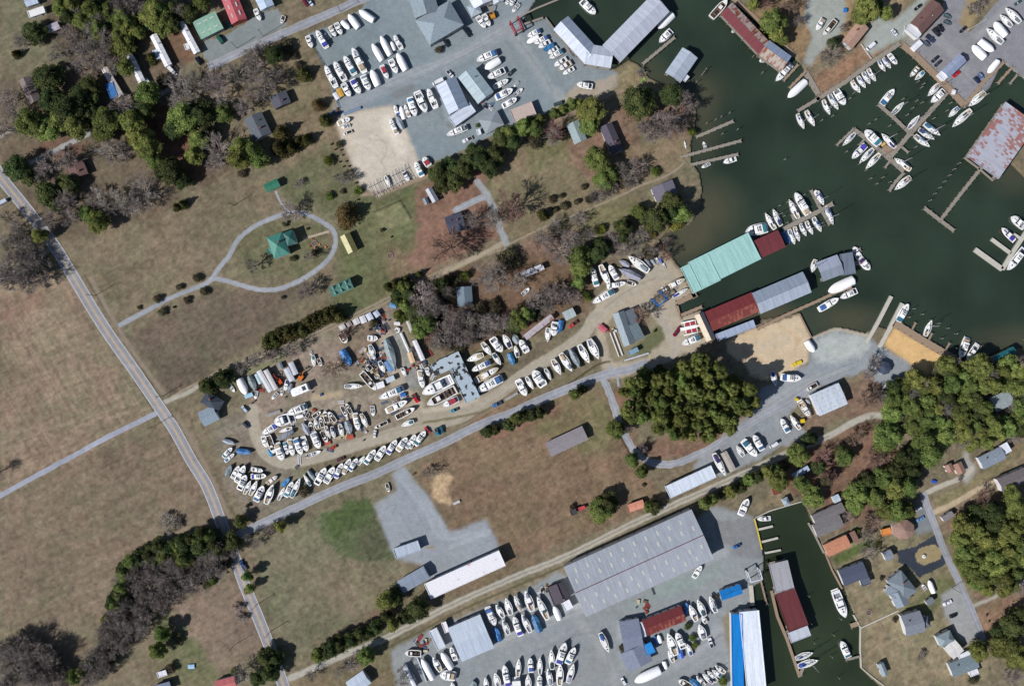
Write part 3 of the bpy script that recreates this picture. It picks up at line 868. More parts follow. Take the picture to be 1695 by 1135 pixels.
# ground litter of turf: greener, redder and paler patches, straw streaks
g = np.clip(HUE*1.6+HUE2*1.2+vnoise(12, 10)*.8, -1, 1)
C *= (1+0.15*g[..., None]*np.array([.8, .66, .72]))
hg = np.clip(vnoise(46, 31)*1.4+vnoise(15, 32)*1.1+vnoise(7, 33)*.8, -1, 1)[..., None]
C *= np.where(hg > 0, 1+hg*np.array([-.09, 0, -.08]), 1-hg*np.array([.05, -.02, 0]))
C *= (1+0.40*vnoise(6, 11)+0.34*vnoise(3, 12)+0.17*vnoise(18, 13)+.16*vnoise(110, 16)+.16*(rng.random(GX.shape)-.5))[..., None]
strk = np.sin((GX*0.55+GY*0.84)*0.9+vnoise(30, 14)*6)*.5+np.sin((GX*0.87-GY*0.45)*1.1+vnoise(22, 15)*7)*.5
FIELD = pmask([(0,455),(125,450),(270,690),(0,825)], 3, 8)
LOWF = pmask([(0,840),(262,700),(380,880),(210,930),(140,1135),(0,1135)], 3, 8)
C *= (1+0.05*strk+FIELD*(.34*aniso(1.05, 60, 3.2, 41)+.24*aniso(-.35, 50, 3, 42))+LOWF*.26*aniso(-.42, 70, 4, 43)+(1-FIELD)*(1-LOWF)*(.16*aniso(-.45, 55, 4, 44)+.12*aniso(1.1, 45, 4, 45)))[..., None]
for c, pts, bl, jit, a in P[NAT:]:
    m = pmask(pts, jit, bl)
    if bl >= 3: m = np.where(m > .03, np.clip((m-.5+.4*PN)*2+.5, 0, 1), 0)
    m = (m*a)[..., None]
    base = np.array(lin(c))*(1+0.10*vnoise(40, 21)+0.10*vnoise(11, 22)+0.08*vnoise(4, 23))[..., None]*(1+0.05*HUE[..., None]*np.array([1, 0, -1]))
    C = C*(1-m)+base*m
for c, wd, pts, bl, *al in LN:
    m = (lmask(pts, wd, bl)*(al[0] if al else .93))[..., None]; C = C*(1-m)+np.array(lin(c))*(1+0.12*vnoise(9, 24)+.1*vnoise(4, 25))[..., None]*m
WM = np.clip(pmask(MAINW, 0, 0)+pmask(CANAL, 0, 0), 0, 1); WB = blur(WM, 4)
m = np.clip(blur(WM, 6)*2.4, 0, 1)[..., None]*(WM[..., None]*1.0+(1-WM[..., None])*.25); C = C*(1-m)+np.array(lin((96, 84, 66)))*m
edge = np.minimum.reduce([GX-X0, X1-GX, GY-Y0, Y1-GY]); m = np.clip(1-edge/60, 0, 1)[..., None]; C = C*(1-m)+nat((132, 126, 98))*m   # open country beyond
C = np.clip(C*K, 0.004, 0.9)
Z = np.where(WM > .5, -2.2, 0.0); Z = blur(Z, 2) ; Z = np.where(WM > .5, Z-.3, Z*0.0)
XX = (GX-CX)*S; YY = (CY-GY)*S
# the outermost rows are pushed out to the horizon, so that it stays one sheet
fx = XX.copy(); fy = YY.copy(); fx[:, 0] = -4000; fx[:, -1] = 4000; fy[0, :] = 4000; fy[-1, :] = -4000
co = np.stack([fx, fy, Z], -1).reshape(-1, 3)
idx = np.arange(NX*NY).reshape(NY, NX)
fc = np.stack([idx[1:, :-1], idx[1:, 1:], idx[:-1, 1:], idx[:-1, :-1]], -1).reshape(-1, 4)
def gridmesh(name, co, fc, C):
    me = bpy.data.meshes.new(name); me.vertices.add(len(co)); me.vertices.foreach_set('co', co.astype(np.float32).ravel())
    me.loops.add(fc.size); me.loops.foreach_set('vertex_index', fc.astype(np.int32).ravel())
    me.polygons.add(len(fc)); me.polygons.foreach_set('loop_start', np.arange(0, fc.size, 4, dtype=np.int32)); me.polygons.foreach_set('loop_total', np.full(len(fc), 4, np.int32))
    me.update(); ca = me.color_attributes.new('tint', 'FLOAT_COLOR', 'POINT')
    ca.data.foreach_set('color', np.concatenate([C.reshape(-1, 3), np.ones((len(co), 1))], 1).astype(np.float32).ravel()); return me
def tintmat(name, rough, fine, bump=0.0, spec=.3, deep=None):
    m = bpy.data.materials.new(name); m.use_nodes = True; n = m.node_tree; L = n.links; b = n.nodes['Principled BSDF']
    b.inputs['Roughness'].default_value = rough; b.inputs['Specular IOR Level'].default_value = spec
    at = n.nodes.new('ShaderNodeAttribute'); at.attribute_name = 'tint'; tc = n.nodes.new('ShaderNodeTexCoord'); out = at.outputs['Color']
    for sc, amt in fine:
        nz = n.nodes.new('ShaderNodeTexNoise'); nz.inputs['Scale'].default_value = sc; nz.inputs['Detail'].default_value = 5; nz.inputs['Roughness'].default_value = .7; L.new(tc.outputs['Object'], nz.inputs['Vector'])
        mr = n.nodes.new('ShaderNodeMapRange'); mr.inputs[1].default_value = .3; mr.inputs[2].default_value = .7; mr.inputs[3].default_value = 1-amt; mr.inputs[4].default_value = 1+amt; L.new(nz.outputs['Fac'], mr.inputs[0])
        vm = n.nodes.new('ShaderNodeVectorMath'); vm.operation = 'SCALE'; L.new(out, vm.inputs[0]); L.new(mr.outputs[0], vm.inputs['Scale']); out = vm.outputs[0]
    L.new(out, b.inputs['Base Color'])
    if bump:
        nz = n.nodes.new('ShaderNodeTexNoise'); nz.inputs['Scale'].default_value = 1.1; nz.inputs['Detail'].default_value = 6; L.new(tc.outputs['Object'], nz.inputs['Vector'])
        bp = n.nodes.new('ShaderNodeBump'); bp.inputs['Strength'].default_value = bump; bp.inputs['Distance'].default_value = .15; L.new(nz.outputs['Fac'], bp.inputs['Height']); L.new(bp.outputs[0], b.inputs['Normal'])
    return m
me = gridmesh('ground', co, fc, C); me.materials.append(tintmat('ground_turf', .95, [(0.35, .12), (1.7, .2)], .35, .15))
tag(link('ground', me), kind='structure')
# water: one sheet a little below the quays
wx = np.arange(840, 2400, 6.0); wy = np.arange(-90, 1310, 6.0); WXX, WYY = np.meshgrid(wx, wy)
def blob(x, y, rx, ry): return np.clip(1.25-np.hypot((WXX-x)/rx, (WYY-y)/ry), 0, 1)
sh = np.clip(blob(1160, 350, 70, 60)+blob(1125, 400, 50, 40)+blob(1165, 210, 30, 70)*.6+blob(1405, 530, 70, 30)*.8+blob(1270, 520, 60, 22)+blob(1680, 285, 50, 40)*.6+blob(1150,150,60,40)*.6+blob(1680,565,80,30)*.6+blob(1060,120,50,30)*.7, 0, 1)
can = ((WYY > 800) & (WXX < 1520)).astype(float)
wr = np.random.default_rng(7); ns = np.zeros(WXX.shape)
for cell, am in ((12, 1.0), (5, .5)):
    a = wr.random((WXX.shape[0]//cell+2, WXX.shape[1]//cell+2)); ii = np.arange(WXX.shape[0])/cell; jj = np.arange(WXX.shape[1])/cell
    i0 = ii.astype(int)[:, None]; j0 = jj.astype(int)[None]; fi = (ii-ii.astype(int))[:, None]; fj = (jj-jj.astype(int))[None]
    ns += am*((a[i0, j0]*(1-fi)+a[i0+1, j0]*fi)*(1-fj)+(a[i0, j0+1]*(1-fi)+a[i0+1, j0+1]*fi)*fj-.5)
deep = np.array([0.0240, 0.0385, 0.0260]); shal = np.array([0.070, 0.068, 0.042]); cgr = np.array([0.024, 0.035, 0.018])
WC = deep*(1-can[..., None])+cgr*can[..., None]; WC = WC*(1+.5*ns[..., None]); WC = WC*(1-sh[..., None])+shal*sh[..., None]
co = np.stack([(WXX-CX)*S, (CY-WYY)*S, np.full(WXX.shape, -0.75)], -1).reshape(-1, 3)
idx = np.arange(WXX.size).reshape(WXX.shape); fc = np.stack([idx[1:, :-1], idx[1:, 1:], idx[:-1, 1:], idx[:-1, :-1]], -1).reshape(-1, 4)
me = gridmesh('water', co, fc, WC); me.materials.append(tintmat('creek_water', .12, [(0.25, .05)], .12, .5)); tag(link('water', me), kind='structure')
WZ = -0.75
# ---------------- roads and their markings: thin sheets above the ground ----------------
def strip(name, pts, wd, z, m, kind='structure', off=0.0, jag=0.0, sm=6, dash=None):
    pts = [W(*p) for p in smooth(pts, sm)]; vs = []; fs = []; vc = []
    for i, p in enumerate(pts):
        a = pts[max(i-1, 0)]; b = pts[min(i+1, len(pts)-1)]; dx, dy = b[0]-a[0], b[1]-a[1]; l = math.hypot(dx, dy) or 1; nx, ny = -dy/l, dx/l
        j1, j2 = R.uniform(-jag, jag), R.uniform(-jag, jag)
        for k, (o_, t) in enumerate(((-wd/2+j1, 0), (-wd/4, .25), (0, .5), (wd/4, .75), (wd/2+j2, 1))):
            vs.append((p[0]+nx*(off+o_), p[1]+ny*(off+o_), z)); vc.append(t)
        if i:
            for k in range(4): n = (i-1)*5+k; fs.append((n, n+5, n+6, n+1))
    me = bpy.data.meshes.new(name); me.from_pydata(vs, [], fs); me.materials.append(m)
    ca = me.color_attributes.new('across', 'FLOAT_COLOR', 'POINT')
    for i, t in enumerate(vc): ca.data[i].color = (t, t, t, 1)
    me.update(); o = link(name, me); tag(o, kind=kind); return o
def roadmat(name, c, edge, dark, rough=.9):
    m = bpy.data.materials.new(name); m.use_nodes = True; n = m.node_tree; L = n.links; b = n.nodes['Principled BSDF']; b.inputs['Roughness'].default_value = rough; b.inputs['Specular IOR Level'].default_value = .25
    at = n.nodes.new('ShaderNodeAttribute'); at.attribute_name = 'across'; cr = n.nodes.new('ShaderNodeValToRGB'); e = cr.color_ramp.elements
    e[0].position = 0; e[0].color = edge; e[1].position = 1; e[1].color = edge
    for p, k in ((.1, c), (.24, dark), (.38, c), (.5, tuple(v*1.06 for v in c[:3])+(1,)), (.62, c), (.76, dark), (.9, c)): x = e.new(p); x.color = k
    L.new(at.outputs['Fac'], cr.inputs[0]); out = cr.outputs[0]; tc = n.nodes.new('ShaderNodeTexCoord')
    for sc, amt in ((.05, .14), (.35, .12), (2.5, .1), (9, .08)):
        nz = n.nodes.new('ShaderNodeTexNoise'); nz.inputs['Scale'].default_value = sc; nz.inputs['Detail'].default_value = 5; L.new(tc.outputs['Object'], nz.inputs['Vector'])
        mr = n.nodes.new('ShaderNodeMapRange'); mr.inputs[1].default_value = .3; mr.inputs[2].default_value = .7; mr.inputs[3].default_value = 1-amt; mr.inputs[4].default_value = 1+amt; L.new(nz.outputs['Fac'], mr.inputs[0])
        vm = n.nodes.new('ShaderNodeVectorMath'); vm.operation = 'SCALE'; L.new(out, vm.inputs[0]); L.new(mr.outputs[0], vm.inputs['Scale']); out = vm.outputs[0]
    L.new(out, b.inputs['Base Color']); return m
MAINRD = [(-60,190),(-20,255),(0,291),(46,349),(90,407),(119,454),(150,506),(182,556),(226,618),(270,683),(290,713),(318,764),(343,805),(367,867),(387,918),(405,968),(425,1016),(447,1072),(467,1128),(490,1200),(510,1290)]
SIDERD = [(377,899),(395,885),(419,873),(479,845),(539,817),(579,800),(619,785),(677,758),(738,731),(790,705),(850,682),(878,669),(938,644),(988,624),(1017,616),(1045,610),(1072,600)]
BRANCH = [(995,622),(1007,645),(1016,670),(1022,690),(1033,717),(1048,743),(1067,760),(1097,768),(1127,764),(1177,741),(1217,714),(1257,691),(1300,668),(1340,640)]
NORTHRD = [(345,112),(400,86),(459,60),(519,34),(579,8),(640,-20),(700,-60)]
LOOP = [(196,539),(240,516),(280,494),(338,471),(352,461),(361,446),(379,423),(394,397),(419,376),(451,361),(479,352),(505,354),(529,365),(549,379),(556,399),(549,421),(537,436),(519,450),(499,463),(469,476),(439,480),(409,475),(379,468),(352,461)]
FARM = [(-60,850),(0,820),(60,787),(120,755),(180,722),(240,693),(272,676)]
SERD = [(1528,815),(1536,840),(1546,865),(1556,893),(1567,920),(1586,960),(1606,1004),(1618,1034),(1628,1060)]
ar = roadmat('worn_asphalt', col(156,155,156), col(150,146,142), col(144,143,145)); gr = roadmat('grey_side_asphalt', col(158,161,164), col(168,162,154), col(148,151,156))
pl = roadmat('pale_gravel_drive', col(160,164,166), col(156,148,134), col(144,150,156))
strip('road', MAINRD, 19.5*S, 0.03, ar, jag=.08)
strip('side_road', SIDERD, 14.5*S, 0.026, gr, jag=.15)
strip('side_road', BRANCH, 12*S, 0.022, gr, jag=.35)
strip('side_road', NORTHRD, 14*S, 0.026, gr, jag=.25)
strip('path', LOOP[:4]+[(348,464),(358,461),(378,466),(396,471)], 8*S, 0.017, pl, jag=.2); strip('path', [(338,471),(348,464)]+LOOP[5:-2]+[(385,467)], 8*S, 0.021, pl, jag=.2)
strip('side_road', FARM, 8.5*S, 0.022, roadmat('farm_lane', col(158,162,172), col(170,164,160), col(156,160,170)), jag=.15)
strip('side_road', SERD, 11.5*S, 0.024, gr, jag=.1)
strip('path', [(1006,604),(1020,618),(1024,640)], 4*S, 0.03, pl)
strip('path', [(456,316),(463,332),(472,345),(480,350)], 4*S, .018, pl, jag=.1)
strip('path', [(502,395),(520,390),(545,383)], 4*S, .018, roadmat('tan_walk', col(180,166,144), col(170,160,140), col(180,166,144)), jag=.08)
strip('path', [(755,347),(780,335),(805,326)], 9*S, .02, pl, jag=.3)
yl = mat('yellow_road_paint', col(206,168,90), noise=.12, scale=2); wl = mat('white_road_paint', col(222,222,218), noise=.1, scale=2)
for o_ in (-.22, .22): strip('road_marking', MAINRD, .22, 0.036, yl, off=o_)
for o_ in (-9*S, 9*S): strip('road_marking', MAINRD[1:], .2, 0.036, wl, off=o_)
# ---------------- buildings ----------------
def rustpanels(n, c):
    """sheet metal roof where single panels have rusted"""
    if n in MATS: return MATS[n]
    m = mat(n, col(*c), rough=.5, noise=.1, scale=1.0, stretch=(1.3, .1, .1), bump=.1); t = m.node_tree; L = t.links; b = t.nodes['Principled BSDF']; src = b.inputs['Base Color'].links[0].from_socket
    tc = t.nodes.new('ShaderNodeTexCoord'); br = t.nodes.new('ShaderNodeTexBrick'); br.inputs['Scale'].default_value = .5; br.inputs['Brick Width'].default_value = .55; br.inputs['Row Height'].default_value = .9; br.inputs['Mortar Size'].default_value = 0
    br.inputs['Color1'].default_value = (0, 0, 0, 1); br.inputs['Color2'].default_value = (1, 1, 1, 1); L.new(tc.outputs['Object'], br.inputs['Vector'])
    nz = t.nodes.new('ShaderNodeTexNoise'); nz.inputs['Scale'].default_value = .09; nz.inputs['Detail'].default_value = 2; L.new(tc.outputs['Object'], nz.inputs['Vector']); n2 = t.nodes.new('ShaderNodeTexNoise'); n2.inputs['Scale'].default_value = 1.6; n2.inputs['Detail'].default_value = 5; L.new(tc.outputs['Object'], n2.inputs['Vector'])
    a = t.nodes.new('ShaderNodeMath'); a.operation = 'MULTIPLY_ADD'; a.inputs[1].default_value = 2.6; L.new(nz.outputs['Fac'], a.inputs[0]); L.new(br.outputs['Color'], a.inputs[2])
    a2 = t.nodes.new('ShaderNodeMath'); a2.operation = 'MULTIPLY_ADD'; a2.inputs[1].default_value = .8; L.new(n2.outputs['Fac'], a2.inputs[0]); L.new(a.outputs[0], a2.inputs[2])
    mr = t.nodes.new('ShaderNodeMapRange'); mr.inputs[1].default_value = 2.25; mr.inputs[2].default_value = 2.6; mr.inputs[4].default_value = .85; L.new(a2.outputs[0], mr.inputs[0])
    mx = t.nodes.new('ShaderNodeMixRGB'); L.new(mr.outputs[0], mx.inputs[0]); L.new(src, mx.inputs[1]); mx.inputs[2].default_value = col(158, 96, 78); L.new(mx.outputs[0], b.inputs['Base Color']); return m
def rmat(key):
    c, kind = key; n = 'roof_%d_%d_%d_%s' % (*c, kind)
    if kind == 'metal': return mat(n, col(*c), rough=.42, noise=.14, scale=1.0, stretch=(1.3, .09, .06), bump=.15)
    if kind == 'shingle': return mat(n, col(*c), rough=.9, noise=.16, scale=1.6, stretch=(.4, 1.2, 1), bump=.2)
    if kind == 'rust': return mat(n, col(*c), rough=.75, scale=.9, stretch=(1, .28, .3), c2=col(140, 78, 56), t=(.44, .6), bump=.1)
    if kind == 'rustlight': return rustpanels(n, c)
    if kind == 'rustlight_': return mat(n, col(*c), rough=.7, scale=1.1, stretch=(1.0, .35, .3), c2=col(156, 84, 66), t=(.54, .62), bump=.1)
    if kind == 'stain': return mat(n, col(*c), rough=.5, scale=.3, stretch=(.6, 1, 1), c2=col(206, 124, 110), t=(.6, .7))
    if kind == 'dirty': return mat(n, col(*c), rough=.8, scale=.3, c2=col(44, 40, 40), t=(.53, .56))
    return mat(n, col(*c), rough=.8, noise=.1, scale=.6)
WALLS = {'w': mat('white_siding', col(214, 214, 210), noise=.06, scale=.8), 'g': mat('grey_siding', col(150, 152, 152), noise=.08), 't': mat('tan_siding', col(186, 168, 140), noise=.08),
 'b': mat('brown_siding', col(110, 84, 66), noise=.1), 'l': mat('blue_siding', col(120, 160, 200), noise=.08), 'r': mat('red_siding', col(150, 60, 50), noise=.1), 'd': mat('dark_siding', col(70, 70, 74), noise=.08)}
GLASS = mat('window_glass', (.02, .03, .04, 1), rough=.08, noise=.02); TRIM = mat('white_trim', col(225, 225, 222), noise=.05)
DOORM = mat('door_paint', col(96, 60, 48), noise=.1); RIDGER = mat('dark_red_ridge', col(96, 50, 52), noise=.1); PLAST = mat('skylight_panel', col(196, 198, 188), rough=.5, noise=.05); DARKM = mat('dark_metal', col(48, 48, 52), rough=.5, noise=.1)
PILE = mat('weathered_timber', col(150, 142, 128), noise=.18, scale=2.5, stretch=(.4, 3, 1)); BROWNT = mat('brown_timber', col(158, 136, 112), noise=.16, scale=2.5, stretch=(.4, 3, 1)); PALEC = mat('pale_concrete', col(196, 192, 176), noise=.1, scale=.8)
FOOT = []
def building(t, c, roof, h, rise, wk, rk, name, label, cat, rk2=None, extra='', base=0.0, over=.35, group=None):
    o_ = org(t.split()); q = [W(*px(c[i], c[i+1], o_), h) for i in (0, 2, 4, 6)]
    ax, ay = q[1][0]-q[0][0], q[1][1]-q[0][1]; bx, by = q[2][0]-q[3][0], q[2][1]-q[3][1]
    ang = math.atan2(ay+by, ax+bx); cx = sum(p[0] for p in q)/4; cy = sum(p[1] for p in q)/4
    l = [((p[0]-cx)*math.cos(-ang)-(p[1]-cy)*math.sin(-ang), (p[0]-cx)*math.sin(-ang)+(p[1]-cy)*math.cos(-ang)) for p in q]
    area = sum(l[i][0]*l[(i+1) % 4][1]-l[(i+1) % 4][0]*l[i][1] for i in range(4))
    hx = (l[1][0]+l[2][0]-l[0][0]-l[3][0])/4; hy = abs(l[0][1]+l[1][1]-l[2][1]-l[3][1])/4
    s0 = 1 if (l[0][1]+l[1][1]) > (l[2][1]+l[3][1]) else -1     # side of the first two corners (material 0)
    root = empty(name, cx, cy, 0, ang); tag(root, label, cat, group); FOOT.append((cx, cy, ang, hx, hy))
    wx_, wy_ = hx-over, hy-over; m0 = rmat(rk); m1 = rmat(rk2 or rk); wm = WALLS[wk]; wb = MB()
    if base > 0: wb.box(-wx_, wx_, -wy_, wy_, base, h)
    else: wb.box(-wx_, wx_, -wy_, wy_, -.3, h)
    rz = h+.02; th = .14; rb = MB()
    if roof == 'g':
        e = .0
        wb.add([(x, y, z) for x in (-wx_, wx_) for y, z in ((-wy_, h), (wy_, h), (0, h+rise*wy_/hy))], [(0, 1, 2), (3, 5, 4)])
        for sgn in (1, -1):
            a = [(-hx, sgn*hy, rz), (hx, sgn*hy, rz), (hx, 0, rz+rise), (-hx, 0, rz+rise)]; b_ = [(x, y, z+th) for x, y, z in a]
            rb.add(a+b_, [(0, 1, 2, 3), (7, 6, 5, 4), (0, 4, 5, 1), (1, 5, 6, 2), (3, 2, 6, 7), (0, 3, 7, 4)] if sgn > 0 else [(3, 2, 1, 0), (4, 5, 6, 7), (1, 5, 4, 0), (2, 6, 5, 1), (7, 6, 2, 3), (4, 7, 3, 0)], 0 if sgn == s0 else 1)
    elif roof == 'h':
        k = min(hy, hx*.98); a = [(-hx, -hy, rz), (hx, -hy, rz), (hx, hy, rz), (-hx, hy, rz), (-hx+k, 0, rz+rise), (hx-k, 0, rz+rise)]
        rb.add(a, [(0, 1, 5, 4), (1, 2, 5), (2, 3, 4, 5), (3, 0, 4)], 0); rb.add([(x, y, rz-.12) for x, y, z in a[:4]]+a[:4], [(3, 2, 1, 0), (0, 1, 5, 4), (1, 2, 6, 5), (2, 3, 7, 6), (3, 0, 4, 7)], 0)
    elif roof == 'o':      # eight-sided
        n = 8; pts = [(hx*1.04*math.cos((i+.5)*2*math.pi/n), hy*1.04*math.sin((i+.5)*2*math.pi/n)) for i in range(n)]; wb = MB(); wb.prism([(x*.93, y*.93) for x, y in pts], -.3, h)
        rb.add([(x, y, rz) for x, y in pts]+[(0, 0, rz+rise)], [(i, (i+1) % n, n) for i in range(n)]+[tuple(range(n-1, -1, -1))])
    else:
        rb.box(-hx, hx, -hy, hy, rz, rz+.22, 0)
        for a in ((-hx, hx, hy-.3, hy), (-hx, hx, -hy, -hy+.3), (-hx, -hx+.3, -hy+.3, hy-.3), (hx-.3, hx, -hy+.3, hy-.3)): rb.box(*a, rz+.22, rz+.5, 0)
    if base > 0:   # open boat shed over the water: posts and open sides
        wb = MB(); n = max(2, int(hx*2/6))
        for i in range(n+1):
            for sgn in (-1, 1): wb.box(-wx_+2*wx_*i/n-.12, -wx_+2*wx_*i/n+.12, sgn*wy_-.12, sgn*wy_+.12, -2.5, h)
        for sgn in (-1, 1): wb.box(-wx_, wx_, sgn*wy_-.06, sgn*wy_+.06, h-.6, h)
        wb.build('post_frame', PILE, root)
        mb = MB(); mb.box(-wx_, wx_, wy_-1.6, wy_-.1, .15, .35); mb.box(-wx_, wx_, -wy_+.1, -wy_+1.6, .15, .35); mb.build('walkway', PILE, root)
    else: wb.build('wall', wm, root)
    ro = rb.build('roof', [m0, m1], root)
    if roof == 'g' and rk[1] != 'shingle':
        mb = MB(); mb.add([(-hx, -.22, rz+rise+th-.03), (hx, -.22, rz+rise+th-.03), (hx, .22, rz+rise+th-.03), (-hx, .22, rz+rise+th-.03), (-hx, 0, rz+rise+th+.06), (hx, 0, rz+rise+th+.06)], [(0, 1, 5, 4), (5, 2, 3, 4), (0, 4, 3), (1, 2, 5)]); mb.build('ridge_cap', RIDGER if 'R' in extra else m0, ro)
    def zr(y): return rz+th+rise*(1-abs(y)/hy) if roof == 'g' else rz+.22
    if 'S' in extra:   # skylight panels in rows on both slopes
        nrow, ncol = (2, max(5, int(hx*2/6.6)))
        for sgn in (-1, 1):
            for r_ in range(nrow):
                for i in range(ncol):
                    x = -hx+2*hx*(i+.5+.5*(r_ % 2)*.6)/ncol; y0 = sgn*hy*(.28+.36*r_); y1 = sgn*hy*(.28+.36*r_+.17)
                    if abs(x) > hx-1.5: continue
                    a = min(y0, y1); b_ = max(y0, y1); mb = MB(); mb.add([(x-.55, a, zr(a)+.02), (x+.55, a, zr(a)+.02), (x+.55, b_, zr(b_)+.02), (x-.55, b_, zr(b_)+.02), (x-.55, a, zr(a)+.08), (x+.55, a, zr(a)+.08), (x+.55, b_, zr(b_)+.08), (x-.55, b_, zr(b_)+.08)], [(4, 5, 6, 7), (0, 1, 5, 4), (1, 2, 6, 5), (2, 3, 7, 6), (3, 0, 4, 7)]); mb.build('skylight', PLAST, ro)
    if 's' in extra:
        for i in range(3):
            for sgn in (-1, 1):
                x = -hx*.55+i*hx*.55; y = sgn*hy*.5; mb = MB(); mb.box(x-1.2, x+1.2, y-.35, y+.35, zr(abs(y)+.35)-.05, zr(abs(y)-.35)+.08); mb.build('skylight', PLAST, ro)
    if 'c' in extra: MB().box(-.45+hx*.3, .45+hx*.3, hy*.15, hy*.15+.8, h+rise*.4, h+rise+1.0).build('chimney', mat('red_brick', col(130, 84, 70), noise=.2, scale=3), ro)
    if 'v' in extra:
        mb = MB(); mb.box(-hx*.4, -hx*.4+.5, hy*.4, hy*.4+.5, zr(hy*.4)-.2, zr(hy*.4)+.6); mb.build('roof_vent', DARKM, ro)
        mb = MB(); mb.tube((hx*.2, -hy*.35, zr(hy*.35)-.2), (hx*.2, -hy*.35, zr(hy*.35)+.7), .15, n=8); mb.build('vent_pipe', TRIM, ro)
    if 'D' in extra:   # three dormers on each side
        for i in range(3):
            for sgn in (-1, 1):
                x = -hx*.6+i*hx*.6; mb = MB(); z = zr(hy*.62); mb.box(x-.7, x+.7, min(sgn*hy*.25, sgn*hy*.75), max(sgn*hy*.25, sgn*hy*.75), z-.6, z+.55); y0, y1 = sgn*hy*.1, sgn*hy*.8
                mb2 = MB(); mb2.add([(x-.85, y0, z+.55), (x, y0, z+1.15), (x+.85, y0, z+.55), (x-.85, y1, z+.55), (x, y1, z+1.15), (x+.85, y1, z+.55)], [(0, 1, 4, 3), (1, 2, 5, 4), (0, 2, 1), (3, 4, 5), (0, 3, 5, 2)])
                dm = mb.build('dormer', wm, ro); mb2.build('dormer_roof', m0, root)
    if base <= 0 and roof != 'o' and hx > 1.6:     # openings on the walls
        zc = min(1.0, h-1.6) if h > 2 else .8; n = max(1, int(hx*2/(4.5 if hx < 14 else 9)))
        for sgn in (-1, 1):
            for i in range(n):
                x = -wx_+2*wx_*(i+.5)/n
                if i == n//2 and sgn == s0:
                    y = sgn*wy_; dr = MB().box(x-.5, x+.5, y-.04, y+.04, 0, 2.0).build('door', DOORM, root); MB().box(x+.3, x+.36, y+sgn*.04-.03, y+sgn*.04+.03, .95, 1.05).build('door_handle', DARKM, dr); continue
                y = sgn*(wy_+.03); wo = MB().box(x-.6, x+.6, y-.03, y+.03, zc, min(zc+1.2, h-.25)).build('window', GLASS, root)
                fr = MB()
                for a in ((x-.7, x-.6, zc-.1, zc+1.3), (x+.6, x+.7, zc-.1, zc+1.3)): fr.box(a[0], a[1], y-.05, y+.05, a[2], min(a[3], h-.15))
                fr.box(x-.6, x+.6, y-.05, y+.05, zc-.1, zc); fr.build('frame', TRIM, wo)
    return root, hx, hy, ang
def quad(t, x1, y1, x2, y2, wd):
    """corners from the axis of a building and its width, in reading units"""
    l = math.hypot(x2-x1, y2-y1); nx, ny = -(y2-y1)/l*wd/2, (x2-x1)/l*wd/2
    return [x1+nx, y1+ny, x2+nx, y2+ny, x2-nx, y2-ny, x1-nx, y1-ny]
M_, SH, RU, RL = 'metal', 'shingle', 'rust', 'rustlight'
